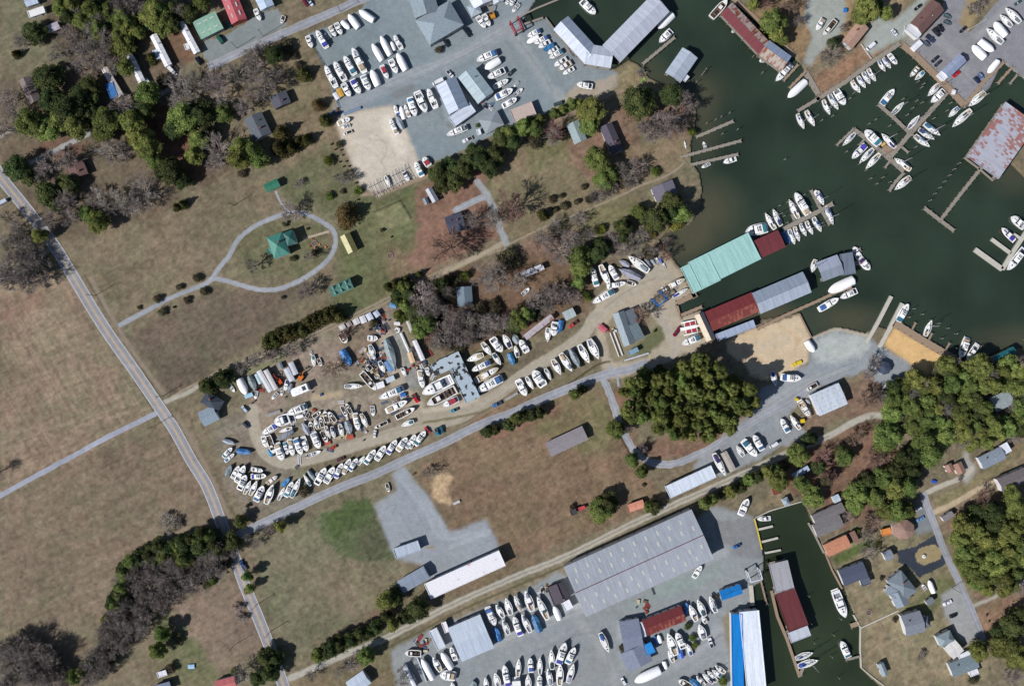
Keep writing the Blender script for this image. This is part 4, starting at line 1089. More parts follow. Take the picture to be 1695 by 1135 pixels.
BL = [
# tile, corners, roof, eave, rise, wall, roof colour
('0 0 5', [185,-10,300,-40,320,25,232,60], 'g', 2.8,.8,'g',((176,190,206),M_),'shed','pale blue grey metal shed roof at the top left corner','shed',None,''),
('0 0 5', quad(0,235,125,370,80,58), 'f',2.6,0,'w',((232,232,226),'flat'),'camper_trailer','white camper trailer with a blue tarp end on the north lawn','camper',None,''),
('0 0 5', [385,215,475,178,502,235,405,283], 'g',2.6,.6,'b',((176,170,176),M_),'shed','grey shed roof beside the round dark tree at top left','shed',None,''),
('0 0 5', quad(0,205,650,295,850,104), 'g',3.2,1.6,'t',((124,112,108),SH),'house','long brown shingle house at the edge of the west pines','house',None,'cv'),
('0 0 5', quad(0,862,565,1000,800,56), 'g',3,.5,'w',((214,206,196),M_),'mobile_home','cream mobile home with a blue tarp over its lower end','mobile home',None,'v'),
('0 0 5', [850,715,905,690,1010,785,940,810], 'f',3.4,0,'l',((50,110,170),'flat'),'carport','blue tarp covered porch of the westmost mobile home','porch',None,''),
('0 0 5', quad(0,1055,430,1175,680,60), 'g',3,.5,'w',((232,232,232),M_),'mobile_home','white mobile home second from the west among the four','mobile home',None,'v'),
('0 0 5', quad(0,1268,290,1395,545,62), 'g',3,.5,'w',((236,236,236),M_),'mobile_home','white mobile home with side porches, third from the west','mobile home',None,'v'),
('0 0 5', [1255,420,1300,415,1330,480,1290,500], 'f',2.8,0,'w',((200,214,226),'flat'),'porch','small white porch roof beside the third mobile home','porch',None,''),
('0 0 5', quad(0,1495,185,1632,440,58), 'g',3,.5,'w',((240,240,240),M_),'mobile_home','white mobile home beside the pale green shop','mobile home',None,'v'),
('0 0 5', [1520,370,1555,360,1575,405,1540,420], 'f',2.6,0,'w',((224,224,222),'flat'),'porch','white square porch roof of the eastmost mobile home','porch',None,''),
('0 0 5', quad(0,1195,200,1225,245,36), 'g',2.2,.5,'g',((70,140,116),M_),'garden_shed','small green garden shed behind the mobile homes','shed',None,''),
('0 0 1', [319,37,355,19,371,47,333,66], 'g',4,1,'g',((142,182,158),M_),'shop','pale green metal roofed shop on the north road','shop',None,'s'),
('0 0 1', [360,-14,384,40,408,32,391,-14], 'g',4,1.4,'r',((188,96,100),M_),'shop','red metal roofed shop on the north road','shop',None,'s'),
('339 0 5', [405,-30,460,92,577,45,535,-40], 'g',3.6,1.0,'w',((190,206,222),M_),'shop','light blue metal roofed shop on the north road','shop',None,''),
('339 0 5', [535,805,580,915,712,842,672,752], 'g',3.2,1.3,'d',((82,84,94),SH),'house','small dark grey house on the lawn south of the road','house',None,'c'),
('339 0 5', [320,985,400,1160,560,1110,470,932], 'g',3.4,1.8,'w',((92,98,104),SH),'house','dark grey gabled house above the cedar clump','house',None,'cv'),
('678 0 5', [-30,-120,50,185,240,70,170,-160], 'g',5,2.6,'g',((138,152,158),SH),'clubhouse','grey green office wing running off the top edge','office',None,''),
('678 0 5', [165,378,447,207,330,5,50,170], 'h',5,3.2,'g',((144,158,164),SH),'clubhouse','grey green hip roofed marina office by the parking lot','office',None,'v'),
('678 0 5', [470,-60,530,72,690,10,640,-80], 'g',4.5,1.2,'w',((226,230,236),M_),'store','bright white metal roof at the top edge beside the office','store',None,''),
('678 0 5', [470,50,515,152,600,98,560,20], 'h',3.6,1.2,'g',((164,178,184),SH),'annex','small grey hipped annex below the bright white roof','annex',None,''),
('678 0 5', [660,-60,700,42,780,5,750,-80], 'g',3.4,.9,'w',((196,204,206),M_),'shed','pale shed at the top edge above the travel lift','shed',None,''),
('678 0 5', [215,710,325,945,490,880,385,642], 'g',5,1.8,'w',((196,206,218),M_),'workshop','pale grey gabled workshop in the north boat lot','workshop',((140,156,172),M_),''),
('678 0 5', [325,945,340,1042,585,935,490,880], 'f',3.8,0,'w',((204,212,222),M_),'workshop_annex','lower pale annex across the end of the grey workshop','annex',None,''),
('678 0 5', [390,640,558,840,705,782,542,550], 'g',4.6,1.6,'w',((168,186,190),M_),'workshop','grey green gabled hall joined to the pale workshop','workshop',None,'v'),
('678 0 5', [570,975,620,1110,797,1035,720,930], 'h',3,1.8,'g',((148,156,160),SH),'bungalow','small grey hip roofed bungalow beside the hedge','bungalow',None,'v'),
('678 0 5', [822,918,1005,842,1058,960,880,1028], 'f',3.2,0,'g',((196,178,166),'stain'),'store_shed','flat tan roof stained red behind the grey bungalow','shed',None,''),
('678 0 5', [550,1075,580,1070,598,1110,565,1125], 'f',2.6,0,'w',((222,228,232),'flat'),'shed','tiny white box shed left of the grey bungalow','shed',None,''),
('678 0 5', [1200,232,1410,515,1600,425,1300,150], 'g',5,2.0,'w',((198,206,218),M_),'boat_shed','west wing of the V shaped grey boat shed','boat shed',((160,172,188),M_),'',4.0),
('678 0 5', [1412,516,1700,582,1655,385,1500,380], 'g',5.03,1.9,'w',((196,204,214),M_),'boat_shed','middle section of the V shaped grey boat shed','boat shed',None,'',4.0),
('1017 0 5', [0,568,458,97,310,-40,-55,330], 'g',5.06,1.9,'w',((190,196,206),M_),'boat_shed','east wing of the V shaped grey boat shed','boat shed',None,'',4.0),
('1017 0 5', [565,395,418,602,545,692,688,482], 'g',3.6,1.4,'w',((176,188,198),M_),'boat_house','small grey gabled boat house standing alone in the channel','boat house',None,'',3.0),
('1017 0 5', [565,660,600,620,620,640,585,685], 'f',2.6,0,'w',((210,216,222),'flat'),'dock_box','white box at the corner of the lone boat house','box',None,''),
('1017 0 5', [868,128,1200,440,1290,375,985,12], 'g',3.8,1.4,'r',((116,54,58),M_),'boat_shed','long shed with dark red and rust streaked light slopes','boat shed',((196,178,170),RU),'',3.2),
('1017 0 5', [1200,442,1352,592,1492,468,1275,350], 'g',3.83,1.5,'g',((176,166,152),RU),'boat_shed','tan and blue grey end of the long rusty shed','boat shed',((154,170,192),M_),'',3.2),
('1356 0 5', [185,345,322,170,412,238,265,412], 'g',3.2,1.3,'w',((180,146,126),SH),'cottage','pink brown shingle cottage above the quay','cottage',None,'c'),
('1356 0 5', [745,198,928,8,1042,80,852,282], 'g',4,1.8,'w',((112,84,78),SH),'clubhouse','dark brown shingle clubhouse by the east lot','clubhouse',None,'v'),
('1356 0 5', [718,240,748,200,850,284,802,336], 'f',3.0,0,'w',((206,208,208),'flat'),'porch','white porch at the foot of the brown clubhouse','porch',None,''),
('1356 0 5', [1012,590,1155,450,1222,508,1068,650], 'g',3.6,1.1,'w',((150,162,184),M_),'dock_office','blue grey metal roofed shed on the paved quay lot','shed',None,''),
('1356 0 5', [975,618,1010,585,1062,640,1028,676], 'f',2.8,0,'w',((220,224,228),'flat'),'porch','white lean-to at the end of the blue grey shed','porch',None,''),
('0 0 1', [1601,259,1662,170,1718,205,1651,297], 'f',4,0,'g',((178,180,188),RL),'boat_shed','flat grey roof with rust patches at the right edge','boat shed',None,'',3.4),
# row 1
('0 227 5', [545,240,600,358,728,300,690,190], 'g',3,1.2,'b',((110,84,78),SH),'house','small brown house among bare trees near the road','house',None,'c'),
('339 227 5', [485,395,595,342,628,405,520,458], 'g',2.8,1,'w',((56,124,96),M_),'guest_house','small green metal roofed cottage north of the loop','cottage',None,''),
('339 227 5', [505,835,632,785,708,962,582,1003], 'h',5,2.2,'w',((70,134,118),M_),'farmhouse','green hip roofed farmhouse inside the loop drive','house',None,'c'),
('339 227 5', [640,790,722,770,765,868,690,905], 'h',4.9,1.4,'w',((44,96,86),M_),'farmhouse_wing','dark green east wing of the farmhouse','house wing',None,''),
('339 227 5', [512,925,540,910,560,960,530,975], 'f',2.8,0,'w',((80,140,120),M_),'porch','small green porch on the west side of the farmhouse','porch',None,''),
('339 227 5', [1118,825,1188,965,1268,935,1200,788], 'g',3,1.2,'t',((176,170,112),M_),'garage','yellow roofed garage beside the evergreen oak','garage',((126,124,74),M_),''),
('678 227 5', [128,432,190,548,243,520,182,415], 'g',2.6,.8,'g',((150,156,168),M_),'shed','long grey shed at the edge of the pine clump','shed',None,''),
('678 227 5', [103,510,130,565,165,548,145,498], 'g',2.2,.5,'g',((100,116,122),M_),'garden_shed','small grey green shed left of the long grey shed','shed',None,''),
('678 227 5', [290,662,430,620,470,760,330,812], 'g',3.4,1.8,'d',((74,76,92),SH),'house','dark slate gabled house among reddish leaf litter','house',None,'cv'),
('0 0 1', [938,207,950,238,973,232,957,199], 'g',3,1.2,'w',((150,166,164),SH),'cottage','grey green gabled cottage beside the round pine','cottage',None,''),
('0 0 1', [992,211,1012,256,1033,250,1013,203], 'g',3.2,1.4,'w',((86,80,92),SH),'house','dark purple grey house above the leaf strewn lawn','house',None,'c'),
('1017 227 5', [303,430,345,528,528,470,475,345], 'g',3.4,.9,'w',((112,108,120),SH),'house','grey shingle house by the dark creek conifers','house',None,''),
('1017 227 5', [542,1085,670,1020,985,1135,655,1292], 'f',4.4,0,'w',((162,206,196),M_),'boat_shed','narrow west end of the long mint green boat shed','boat shed',None,'',3.6),
('1017 227 5', [668,1003,1107,793,1212,1005,655,1290], 'f',4.45,0,'w',((164,208,198),M_),'boat_shed','long mint green roof over the covered boat slips','boat shed',None,'',3.6),
('1017 227 5', [1158,855,1345,770,1422,905,1220,1000], 'g',3.8,.8,'r',((116,58,60),M_),'boat_shed','dark red roof joined to the mint green shed','boat shed',None,'',3.2),
('678 454 5', [360,225,420,100,480,105,562,300], 'g',3.2,1.4,'g',((112,128,138),SH),'house','grey blue house hidden in the scrub woods','house',None,''),
('678 454 5', quad(0,955,524,1182,346,50), 'g',3,.4,'g',((186,178,180),RL),'storage_trailer','long grey trailer with rust along the north boat row','trailer',None,''),
('678 454 5', [1265,315,1345,275,1385,340,1290,388], 'g',2.8,.6,'w',((178,190,188),M_),'shed','pale square shed at the bend of the lane','shed',None,''),
('678 454 5', [168,740,402,640,452,732,205,852], 'f',3.6,0,'g',((176,190,196),'dirty'),'ruined_hall','flat pale roof with holes, west arm of the ruin','workshop',None,''),
('678 454 5', [332,782,465,1068,585,1012,452,735], 'f',3.7,0,'g',((170,186,194),'dirty'),'ruined_hall','flat pale roof with black holes, south arm of the ruin','workshop',None,''),
('678 227 5', quad(0,925,1145,1108,1070,52), 'f',2.8,0,'w',((206,206,208),'dirty'),'mobile_home','white streaked trailer home in the rusty leaf clearing','mobile home',None,''),
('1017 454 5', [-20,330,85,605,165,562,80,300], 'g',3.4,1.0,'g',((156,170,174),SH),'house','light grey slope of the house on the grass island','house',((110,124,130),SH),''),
('1017 454 5', [80,305,120,420,215,400,150,285], 'f',3.1,0,'g',((96,106,116),SH),'house_wing','dark back room of the house on the grass island','house wing',None,''),
('1017 454 5', [100,425,165,562,252,520,190,398], 'f',3.3,0,'g',((104,120,124),SH),'house_wing','dark grey low wing of the grass island house','house wing',None,''),
('1017 454 5', [108,640,185,600,205,635,125,675], 'f',2.4,0,'l',((128,160,176),'flat'),'shed','small blue grey shed on the grass island','shed',None,''),
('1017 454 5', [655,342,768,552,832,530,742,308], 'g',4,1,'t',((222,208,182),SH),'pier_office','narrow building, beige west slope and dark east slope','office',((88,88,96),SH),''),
('1017 454 5', [740,308,1135,152,1202,302,820,472], 'g',4,1.0,'r',((120,54,54),M_),'boat_shed','long dark red roof with orange rust streaks','boat shed',((126,60,54),RL),'',3.4),
('1017 454 5', [830,502,1140,372,1178,440,862,548], 'f',3.2,0,'w',((166,178,196),M_),'lean_to','long blue grey lean-to south of the dark red roof','lean-to',None,''),
('1017 454 5', [1143,152,1535,-12,1655,138,1202,332], 'g',4.1,1.3,'g',((142,154,166),M_),'boat_shed','long grey boat shed east of the dark red roof','boat shed',((172,182,194),M_),'',3.4),
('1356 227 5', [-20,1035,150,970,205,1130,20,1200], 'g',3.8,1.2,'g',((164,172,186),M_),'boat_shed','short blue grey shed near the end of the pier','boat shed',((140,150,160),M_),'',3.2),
('0 0 1', [1387,420,1408,419,1419,451,1398,457], 'f',3.4,0,'g',((116,126,138),M_),'boat_shed','dark flat roof between the pier tip shed and the two cruisers','boat shed',None,'',3.0),
('1356 454 5', quad(0,480,745,590,800,110), 'o',3,1.4,'w',((64,76,96),SH),'gazebo','dark six sided roof under the bare tree by the gravel','gazebo',None,''),
('1356 454 5', [1418,690,1595,600,1642,652,1470,742], 'g',3,1,'t',((34,104,108),M_),'boat_house','teal roof in the shade at the water edge','boat house',None,''),
('1356 454 5', [1405,1028,1560,950,1610,1072,1465,1140], 'g',3.6,1.4,'g',((148,160,160),SH),'house','grey green roof among the right hand pines','house',None,'v'),
('1260 610 8.47', [690,370,1085,195,1212,495,815,665], 'g',4.6,.8,'w',((202,212,220),M_),'metal_hall','white metal boat hall with thin dark skylights','workshop',None,'S'),
# row 3
('339 681 5', [-60,30,40,-60,150,70,0,105], 'g',3.2,1.4,'w',((140,156,166),SH),'house','grey blue house west of the turning loop','house',None,''),
('339 454 5', [-70,1020,60,980,110,1040,130,1180], 'h',3.4,1.6,'w',((58,66,78),SH),'house','dark slate roof beside the black cedar','house',None,'c'),
('678 681 5', [1122,262,1428,112,1478,235,1172,370], 'g',3.2,.9,'g',((142,136,138),SH),'barn','long grey brown shingle barn in the mown field','barn',None,''),
('1017 681 5', [415,618,800,443,842,542,462,718], 'f',4,0,'w',((216,226,234),M_),'storage_building','long white flat shed beside the dirt road','storage building',None,''),
('1017 681 5', quad(0,118,800,244,757,66), 'g',2.6,.7,'r',((222,152,126),M_),'shed','salmon pink roofed shed beside the dirt road','shed',None,''),
('678 681 5', [1325,820,1370,798,1392,840,1340,862], 'f',2.6,0,'w',((60,60,64),'flat'),'shed','small dark topped white shed in the field','shed',None,''),
('678 681 5', [1392,795,1440,775,1462,800,1400,820], 'f',1.6,0,'r',((196,70,74),'flat'),'utility_trailer','red trailer beside the small dark topped shed','trailer',None,''),
('1017 681 5', [1465,520,1590,445,1622,480,1490,555], 'f',2.8,0,'l',((168,186,206),'dirty'),'mobile_home','pale blue trailer roof under the pines','mobile home',None,''),
('1017 681 5', [1300,640,1375,628,1392,668,1325,690], 'f',2.4,0,'r',((140,64,60),'flat'),'shed','rusty red shed roof on the canal bank','shed',None,''),
('1017 681 5', [1380,725,1425,705,1465,760,1415,785], 'h',2.6,1,'w',((150,164,172),SH),'kiosk','grey pyramid roofed kiosk at the head of the canal','kiosk',None,''),
('1356 681 5', [-95,870,182,752,220,820,0,925], 'g',3.2,1.0,'w',((118,114,114),SH),'house','grey brown roof, upper of the two canal sheds','boat house',None,''),
('1356 681 5', [-70,940,165,858,205,940,0,1045], 'g',3.1,1.0,'w',((122,118,118),SH),'house','grey brown roof, lower of the two canal sheds','boat house',None,''),
('1356 681 5', [20,1105,215,1022,268,1108,88,1200], 'g',3,.9,'t',((198,136,104),SH),'boat_house','orange brown shingle boat house on the canal','boat house',None,''),
('1356 681 5', [245,1000,290,985,332,1070,290,1095], 'g',2.6,.7,'b',((136,104,92),SH),'shed','small brown shed beside the orange boat house','shed',None,''),
('1356 681 5', [98,705,155,680,182,735,128,757], 'g',2.4,.6,'w',((190,206,216),M_),'shed','little pale shed north of the canal roofs','shed',None,''),
('1356 681 5', [595,900,790,885,790,1050,605,1060], 'o',3.6,2.2,'w',((156,126,112),SH),'octagon_house','round brown roofed eight sided house','house',None,''),
('1356 681 5', [510,975,585,955,600,1010,520,1030], 'f',1.8,0,'t',((220,140,66),'flat'),'deck','bright orange timber deck beside the eight sided house','deck',None,''),
('1356 681 5', [1318,382,1485,290,1560,385,1350,480], 'g',3.2,1.1,'w',((134,146,156),SH),'house','grey gabled house at the end of the white gravel drive','house',None,'v'),
('1356 681 5', [1490,282,1550,248,1590,325,1530,358], 'f',3,0,'w',((222,226,232),'flat'),'porch','white sunroom roof of the grey drive end house','sunroom',None,''),
('1356 681 5', quad(0,1062,435,1090,495,62), 'g',2.4,.7,'w',((160,126,110),SH),'shed','left one of two small brown sheds by white gravel','shed',None,''),
('1356 681 5', quad(0,1140,425,1180,510,74), 'g',2.5,.8,'w',((158,122,104),SH),'shed','right one of two small brown sheds by white gravel','shed',None,''),
('1356 681 5', [1450,565,1700,460,1760,560,1530,660], 'g',4,1.8,'w',((116,108,108),SH),'house','large brown grey roof cut by the right edge','house',None,''),
('1356 681 5', [1005,872,1095,822,1118,862,1038,918], 'g',2.6,.8,'w',((136,132,132),SH),'garage','small grey brown garage beside the south lane','garage',None,''),
# row 4
('0 908 5', [1298,1022,1375,995,1388,1042,1312,1065], 'f',3,0,'g',((210,210,216),M_),'shed','white roofed shed at the bottom left','shed',None,''),
('0 908 5', [1280,1130,1400,1090,1430,1170,1300,1200], 'f',3,0,'d',((110,120,140),'flat'),'shed','dark open shed below the white roof at bottom left','shed',None,''),
('339 908 5', [78,1090,235,1055,275,1130,110,1180], 'g',3.2,1.2,'w',((196,110,108),M_),'house','pinkish red roofed house at the bottom edge','house',None,''),
('339 908 5', [1165,1110,1300,1000,1385,1110,1240,1200], 'g',3.2,1.4,'w',((190,202,214),M_),'house','pale blue grey house at the bottom edge under bare trees','house',None,''),
('339 908 5', [1550,-10,1765,-60,1790,0,1590,92], 'f',3.4,0,'w',((178,190,202),M_),'office','small pale building at the corner of the L shaped lot','office',None,''),
('339 908 5', [1588,250,1825,150,1850,230,1645,388], 'g',3.4,.8,'w',((138,150,164),M_),'annex','blue grey annex west of the stained white building','annex',None,''),
('678 908 5', [125,288,740,8,795,140,172,415], 'f',5,0,'w',((238,238,238),'stain'),'storage_building','long white roof stained with pink streaks','storage building',None,''),
('678 908 5', [325,655,595,530,690,828,422,932], 'g',4.6,1,'w',((194,206,216),M_),'workshop','white gabled workshop in the south yard','workshop',((186,198,210),M_),''),
('678 908 5', [168,672,232,645,292,812,225,848], 'f',3,0,'w',((206,214,220),M_),'shed','narrow pale flat shed west of the white workshop','shed',None,''),
('678 908 5', [262,610,300,595,332,680,292,695], 'f',2.6,0,'w',((232,228,226),'flat'),'storage_container','short white container beside the white workshop','container',None,''),
('678 908 5', [1135,320,1225,285,1272,440,1195,472], 'f',3.2,0,'d',((92,84,92),SH),'shed','dark purple brown roof by the big grey shed','shed',None,''),
('678 908 5', [1225,285,1272,265,1320,400,1272,440], 'f',2.9,0,'d',((58,54,62),SH),'shed','black strip roof joined to the purple brown shed','shed',None,''),
('678 908 5', [1258,445,1325,412,1350,485,1290,518], 'f',2.6,0,'w',((228,232,234),'flat'),'tent','bright white square canopy beside the big grey shed','canopy',None,''),
('0 0 1', [932,937,1146,843,1180,924,971,1021], 'g',7,2.2,'w',((164,170,176),M_),'boat_storage_hall','huge grey boat storage hall with scattered skylights','boat hall',((168,172,178),M_),'SR'),
('1017 908 5', [862,348,1042,290,1060,368,892,428], 'g',3.2,.8,'w',((28,124,196),M_),'shed','bright blue metal roofed shed in the south yard','shed',None,''),
('1017 908 5', [910,538,985,535,1145,1190,1030,1190], 'f',5.2,0,'w',((20,130,206),M_),'storage_roof','bright blue strip of roof on the south storage hall','boat hall',None,''),
('1017 908 5', [985,533,1135,502,1320,1190,1145,1190], 'f',5.3,0,'w',((232,240,246),M_),'storage_hall','long bright white roof beside the canal','boat hall',None,''),
('1017 908 5', [1275,125,1420,95,1500,320,1330,365], 'f',4.6,0,'w',((168,168,170),M_),'boat_shed','grey north third of the canal boat shed roof','boat shed',None,'',3.8),
('1017 908 5', [1330,367,1498,322,1595,620,1438,697], 'f',4.62,0,'w',((108,56,56),M_),'boat_shed','dark red middle part of the canal boat shed roof','boat shed',None,'',3.8),
('1017 908 5', [1438,700,1596,622,1626,722,1455,770], 'f',4.58,0,'w',((196,202,208),M_),'boat_shed','pale grey south end of the canal boat shed roof','boat shed',None,'',3.8),
('1017 908 5', [228,590,545,468,600,590,268,722], 'g',3.4,1.0,'w',((112,48,48),M_),'shed','long dark red roof with a rusty pale east end','shed',((118,50,46),RL),''),
('1017 908 5', [20,622,170,562,280,860,105,860], 'g',3.6,1.3,'w',((124,132,150),SH),'office','blue grey main wing of the south yard office','office',None,''),
('1017 908 5', [45,872,105,985,330,950,250,770], 'g',3.5,1.4,'w',((128,136,152),SH),'office_wing','blue grey lower wing of the south yard office','office wing',None,''),
('1017 908 5', [190,612,230,600,270,720,225,730], 'f',3.2,0,'w',((208,216,220),'flat'),'link_roof','white link between the office and the long red roof','roof',None,''),
('1017 908 5', [228,800,305,765,335,850,262,888], 'f',3.6,0,'l',((30,138,208),'flat'),'tarp_shelter','bright blue square shelter beside the grey office','shelter',None,''),
('1356 908 5', [158,180,352,105,412,228,205,312], 'g',3.2,1.0,'w',((78,86,104),SH),'boat_house','dark slate roof right on the canal bank','boat house',None,''),
('1356 908 5', [335,260,412,225,428,290,352,308], 'f',2.8,0,'w',((92,100,116),SH),'porch','small slate porch beside the canal bank roof','porch',None,''),
('1356 908 5', [565,232,612,330,620,478,735,455], 'g',4,1.0,'w',((134,146,154),SH),'house','grey house left slope by the black drive','house',None,''),
('1356 908 5', [568,235,690,190,800,330,690,470], 'h',4.2,2,'w',((122,134,140),SH),'house','grey green hipped house by the black asphalt drive','house',None,'cv'),
('1356 908 5', [575,370,640,480,745,455,700,335], 'g',4.1,1.5,'w',((136,148,156),SH),'house_wing','south wing of the house by the black drive','house wing',None,''),
('1356 908 5', [870,430,925,405,965,430,905,475], 'g',2.6,.8,'w',((120,126,132),SH),'garage','small grey garage above the porch gabled house','garage',None,''),
('1356 908 5', [668,565,830,498,882,690,725,712], 'g',4.4,2,'w',((128,134,142),SH),'house','grey gabled house with a timber porch','house',None,'v'),
('1356 908 5', [840,570,890,560,932,635,870,660], 'h',3.6,1.6,'w',((110,112,122),SH),'house_wing','dark hipped garage wing of the timber porch house','house wing',None,''),
('1356 908 5', [515,38,580,5,630,70,560,100], 'g',3,1,'w',((134,142,152),SH),'garage','grey roofed garage at the edge of the black asphalt','garage',None,''),
('1356 908 5', [958,722,1085,675,1120,755,1010,820], 'h',3.8,1.8,'w',((136,152,154),SH),'house','grey green hipped house joined to a white roof','house',None,''),
('1356 908 5', [1010,822,1120,755,1196,828,1130,910], 'g',3.6,1,'w',((224,220,212),M_),'garage','bright white gabled roof south of the green grey house','garage',None,''),
('1356 908 5', [1138,880,1238,835,1258,872,1165,915], 'f',2.8,0,'w',((226,228,230),'flat'),'sunroom','white sunroom strip above the southeast bungalow','sunroom',None,''),
('1356 908 5', [1060,948,1285,868,1322,975,1112,1068], 'g',3.2,1.1,'w',((118,134,138),SH),'bungalow','long grey green bungalow near the lower right','bungalow',None,'v'),
('1356 908 5', [1235,1015,1300,985,1325,1030,1250,1055], 'f',2.9,0,'w',((222,224,226),'flat'),'porch','white corner porch of the southeast bungalow','porch',None,''),
('1356 908 5', quad(0,505,945,545,1045,56), 'g',2.6,.8,'w',((148,160,166),SH),'shed','small grey gabled shed on the south lawn','shed',None,''),
('339 454 5', [1022,110,1185,35,1248,108,1062,188], 'g',3.6,1.6,'w',((86,130,116),M_),'carriage_house','green roofed outbuilding with a row of small dormers','outbuilding',None,'D'),
]

for b in BL:
    t, c, roof, h, rise, wk, rk, name, label, cat, rk2, extra = b[:12]; base = b[12] if len(b) > 12 else 0.0
    building(t, c, roof, h, rise, wk, rk, name, label, cat, rk2, extra, base)
# ---------------- boats ----------------
GEL = mat('white_gelcoat', (.80, .80, .80, 1), rough=.35, noise=.13, scale=.8, objvar=.1); DECK = mat('deck_offwhite', (.68, .68, .66, 1), rough=.6, noise=.16, scale=1.2, objvar=.1)
GLS = mat('tinted_boat_glass', (.02, .03, .045, 1), rough=.12, noise=.02); WRAP = mat('shrink_wrap', (.82, .82, .84, 1), rough=.5, noise=.05, scale=.8, bump=.5, objvar=.05)
CANB = mat('blue_canvas', col(58, 104, 158), noise=.18, scale=2, bump=.3, objvar=.3); CANR = mat('red_canvas', col(170, 44, 60), noise=.12, scale=2); TAN = mat('teak_deck', col(184, 164, 134), noise=.15, scale=2, objvar=.12)
TARPG = mat('grey_tarp', col(150, 158, 166), rough=.7, noise=.14, scale=1.4, bump=.6, objvar=.25); TARPB = mat('bright_blue_tarp', col(54, 118, 184), rough=.55, noise=.15, scale=1.4, bump=.6, objvar=.3)
WELL = mat('cockpit_grey', col(132, 136, 142), noise=.15, scale=2, objvar=.25); OLDW = mat('old_bare_wood', col(134, 108, 88), scale=1.5, c2=col(76, 62, 54), t=(.4, .62)); ALU = mat('mast_aluminium', col(206, 208, 210), rough=.35, metal=.3, noise=.04)
BLK = mat('black_rubber', (.02, .02, .02, 1), rough=.6, noise=.1); HATCH = mat('smoked_hatch', (.05, .06, .08, 1), rough=.2, noise=.05); KEELM = mat('antifouling', col(60, 74, 104), noise=.2, scale=1.5, objvar=.5); NAVY = mat('navy_canvas', col(38, 46, 84), noise=.15, scale=2, objvar=.2)
def huevar(m, lo, hi, vlo=.7, vhi=1.2):
    """the colour differs from boat to boat"""
    n = m.node_tree; L = n.links; b = n.nodes['Principled BSDF']; src = b.inputs['Base Color'].links[0].from_socket; hs = n.nodes.new('ShaderNodeHueSaturation'); oi = n.nodes.new('ShaderNodeObjectInfo'); mr = n.nodes.new('ShaderNodeMapRange'); mr.inputs[3].default_value = lo; mr.inputs[4].default_value = hi
    L.new(oi.outputs['Random'], mr.inputs[0]); L.new(mr.outputs[0], hs.inputs['Hue']); f = n.nodes.new('ShaderNodeMath'); f.operation = 'MULTIPLY'; f.inputs[1].default_value = 13.7; g_ = n.nodes.new('ShaderNodeMath'); g_.operation = 'FRACT'; m2 = n.nodes.new('ShaderNodeMapRange'); m2.inputs[3].default_value = vlo; m2.inputs[4].default_value = vhi
    L.new(oi.outputs['Random'], f.inputs[0]); L.new(f.outputs[0], g_.inputs[0]); L.new(g_.outputs[0], m2.inputs[0]); L.new(m2.outputs[0], hs.inputs['Value']); L.new(src, hs.inputs['Color']); L.new(hs.outputs[0], b.inputs['Base Color'])
huevar(CANB, .42, .56); huevar(NAVY, .38, .6, .6, 1.6); huevar(TARPB, .47, .52); huevar(TARPG, .44, .56, .75, 1.15)
SIDE = mat('hull_topsides', (.80, .80, .80, 1), rough=.35, noise=.08, scale=.9)
n_ = SIDE.node_tree; ra = n_.nodes.new('ShaderNodeValToRGB'); ra.color_ramp.interpolation = 'CONSTANT'; e_ = ra.color_ramp.elements; e_[0].color = (.8, .8, .8, 1); e_[1].position = .7; e_[1].color = col(40, 56, 98)
for p_, c_ in ((.78, col(220, 210, 186)), (.86, (.8, .8, .8, 1)), (.93, col(110, 40, 44)), (.96, col(60, 84, 76))): q_ = e_.new(p_); q_.color = c_
oi_ = n_.nodes.new('ShaderNodeObjectInfo'); n_.links.new(oi_.outputs['Random'], ra.inputs[0]); n_.links.new(ra.outputs[0], n_.nodes['Principled BSDF'].inputs['Base Color'])
STEEL = mat('galvanised_stand', col(120, 116, 110), rough=.6, noise=.1)
T = [0, .04, .12, .22, .32, .42, .52, .62, .72, .8, .87, .93, .975, 1.0]
def hbM(t): return (1.6*(.90+.10*min(1, t/.25)) if t < .5 else 1.6*(1-((t-.5)/.5)**2.6)**.75) if t < 1 else .02
def hbS(t): return max(.03, 1.6*(.62+.38*math.sin(min(1, t/.45)*math.pi/2))) if t < .45 else max(.03, 1.6*(1-((t-.45)/.55)**1.9))
def hbO(t): return 1.6*(.94) if t < .55 else max(.05, 1.6*.94*(1-((t-.55)/.45)**2.2)**.8)
def X(t): return -5+10*t
def hull(hb, zs, zk, n=T):
    m = MB(); r = []
    for t in n:
        h = hb(t); k = zk*(1-max(0, (t-.55)/.45)**2*.9); c = zs(t)*.1-.15
        r.append([(X(t), -h, zs(t)), (X(t)-.12*t, -h*.93, c+.25*t), (X(t)-.2*t, 0, k), (X(t)-.12*t, h*.93, c+.25*t), (X(t), h, zs(t))])
    vs = [p for s in r for p in s]; fs = []; mi = []
    for i in range(len(r)-1):
        for j in range(4):
            a = i*5+j; fs.append((a, a+5, a+6, a+1)); mi.append(1 if j in (1, 2) else 0)
    m.v = vs; m.f = fs+[(0, 1, 2, 3, 4)]; m.m = mi+[0]; return m
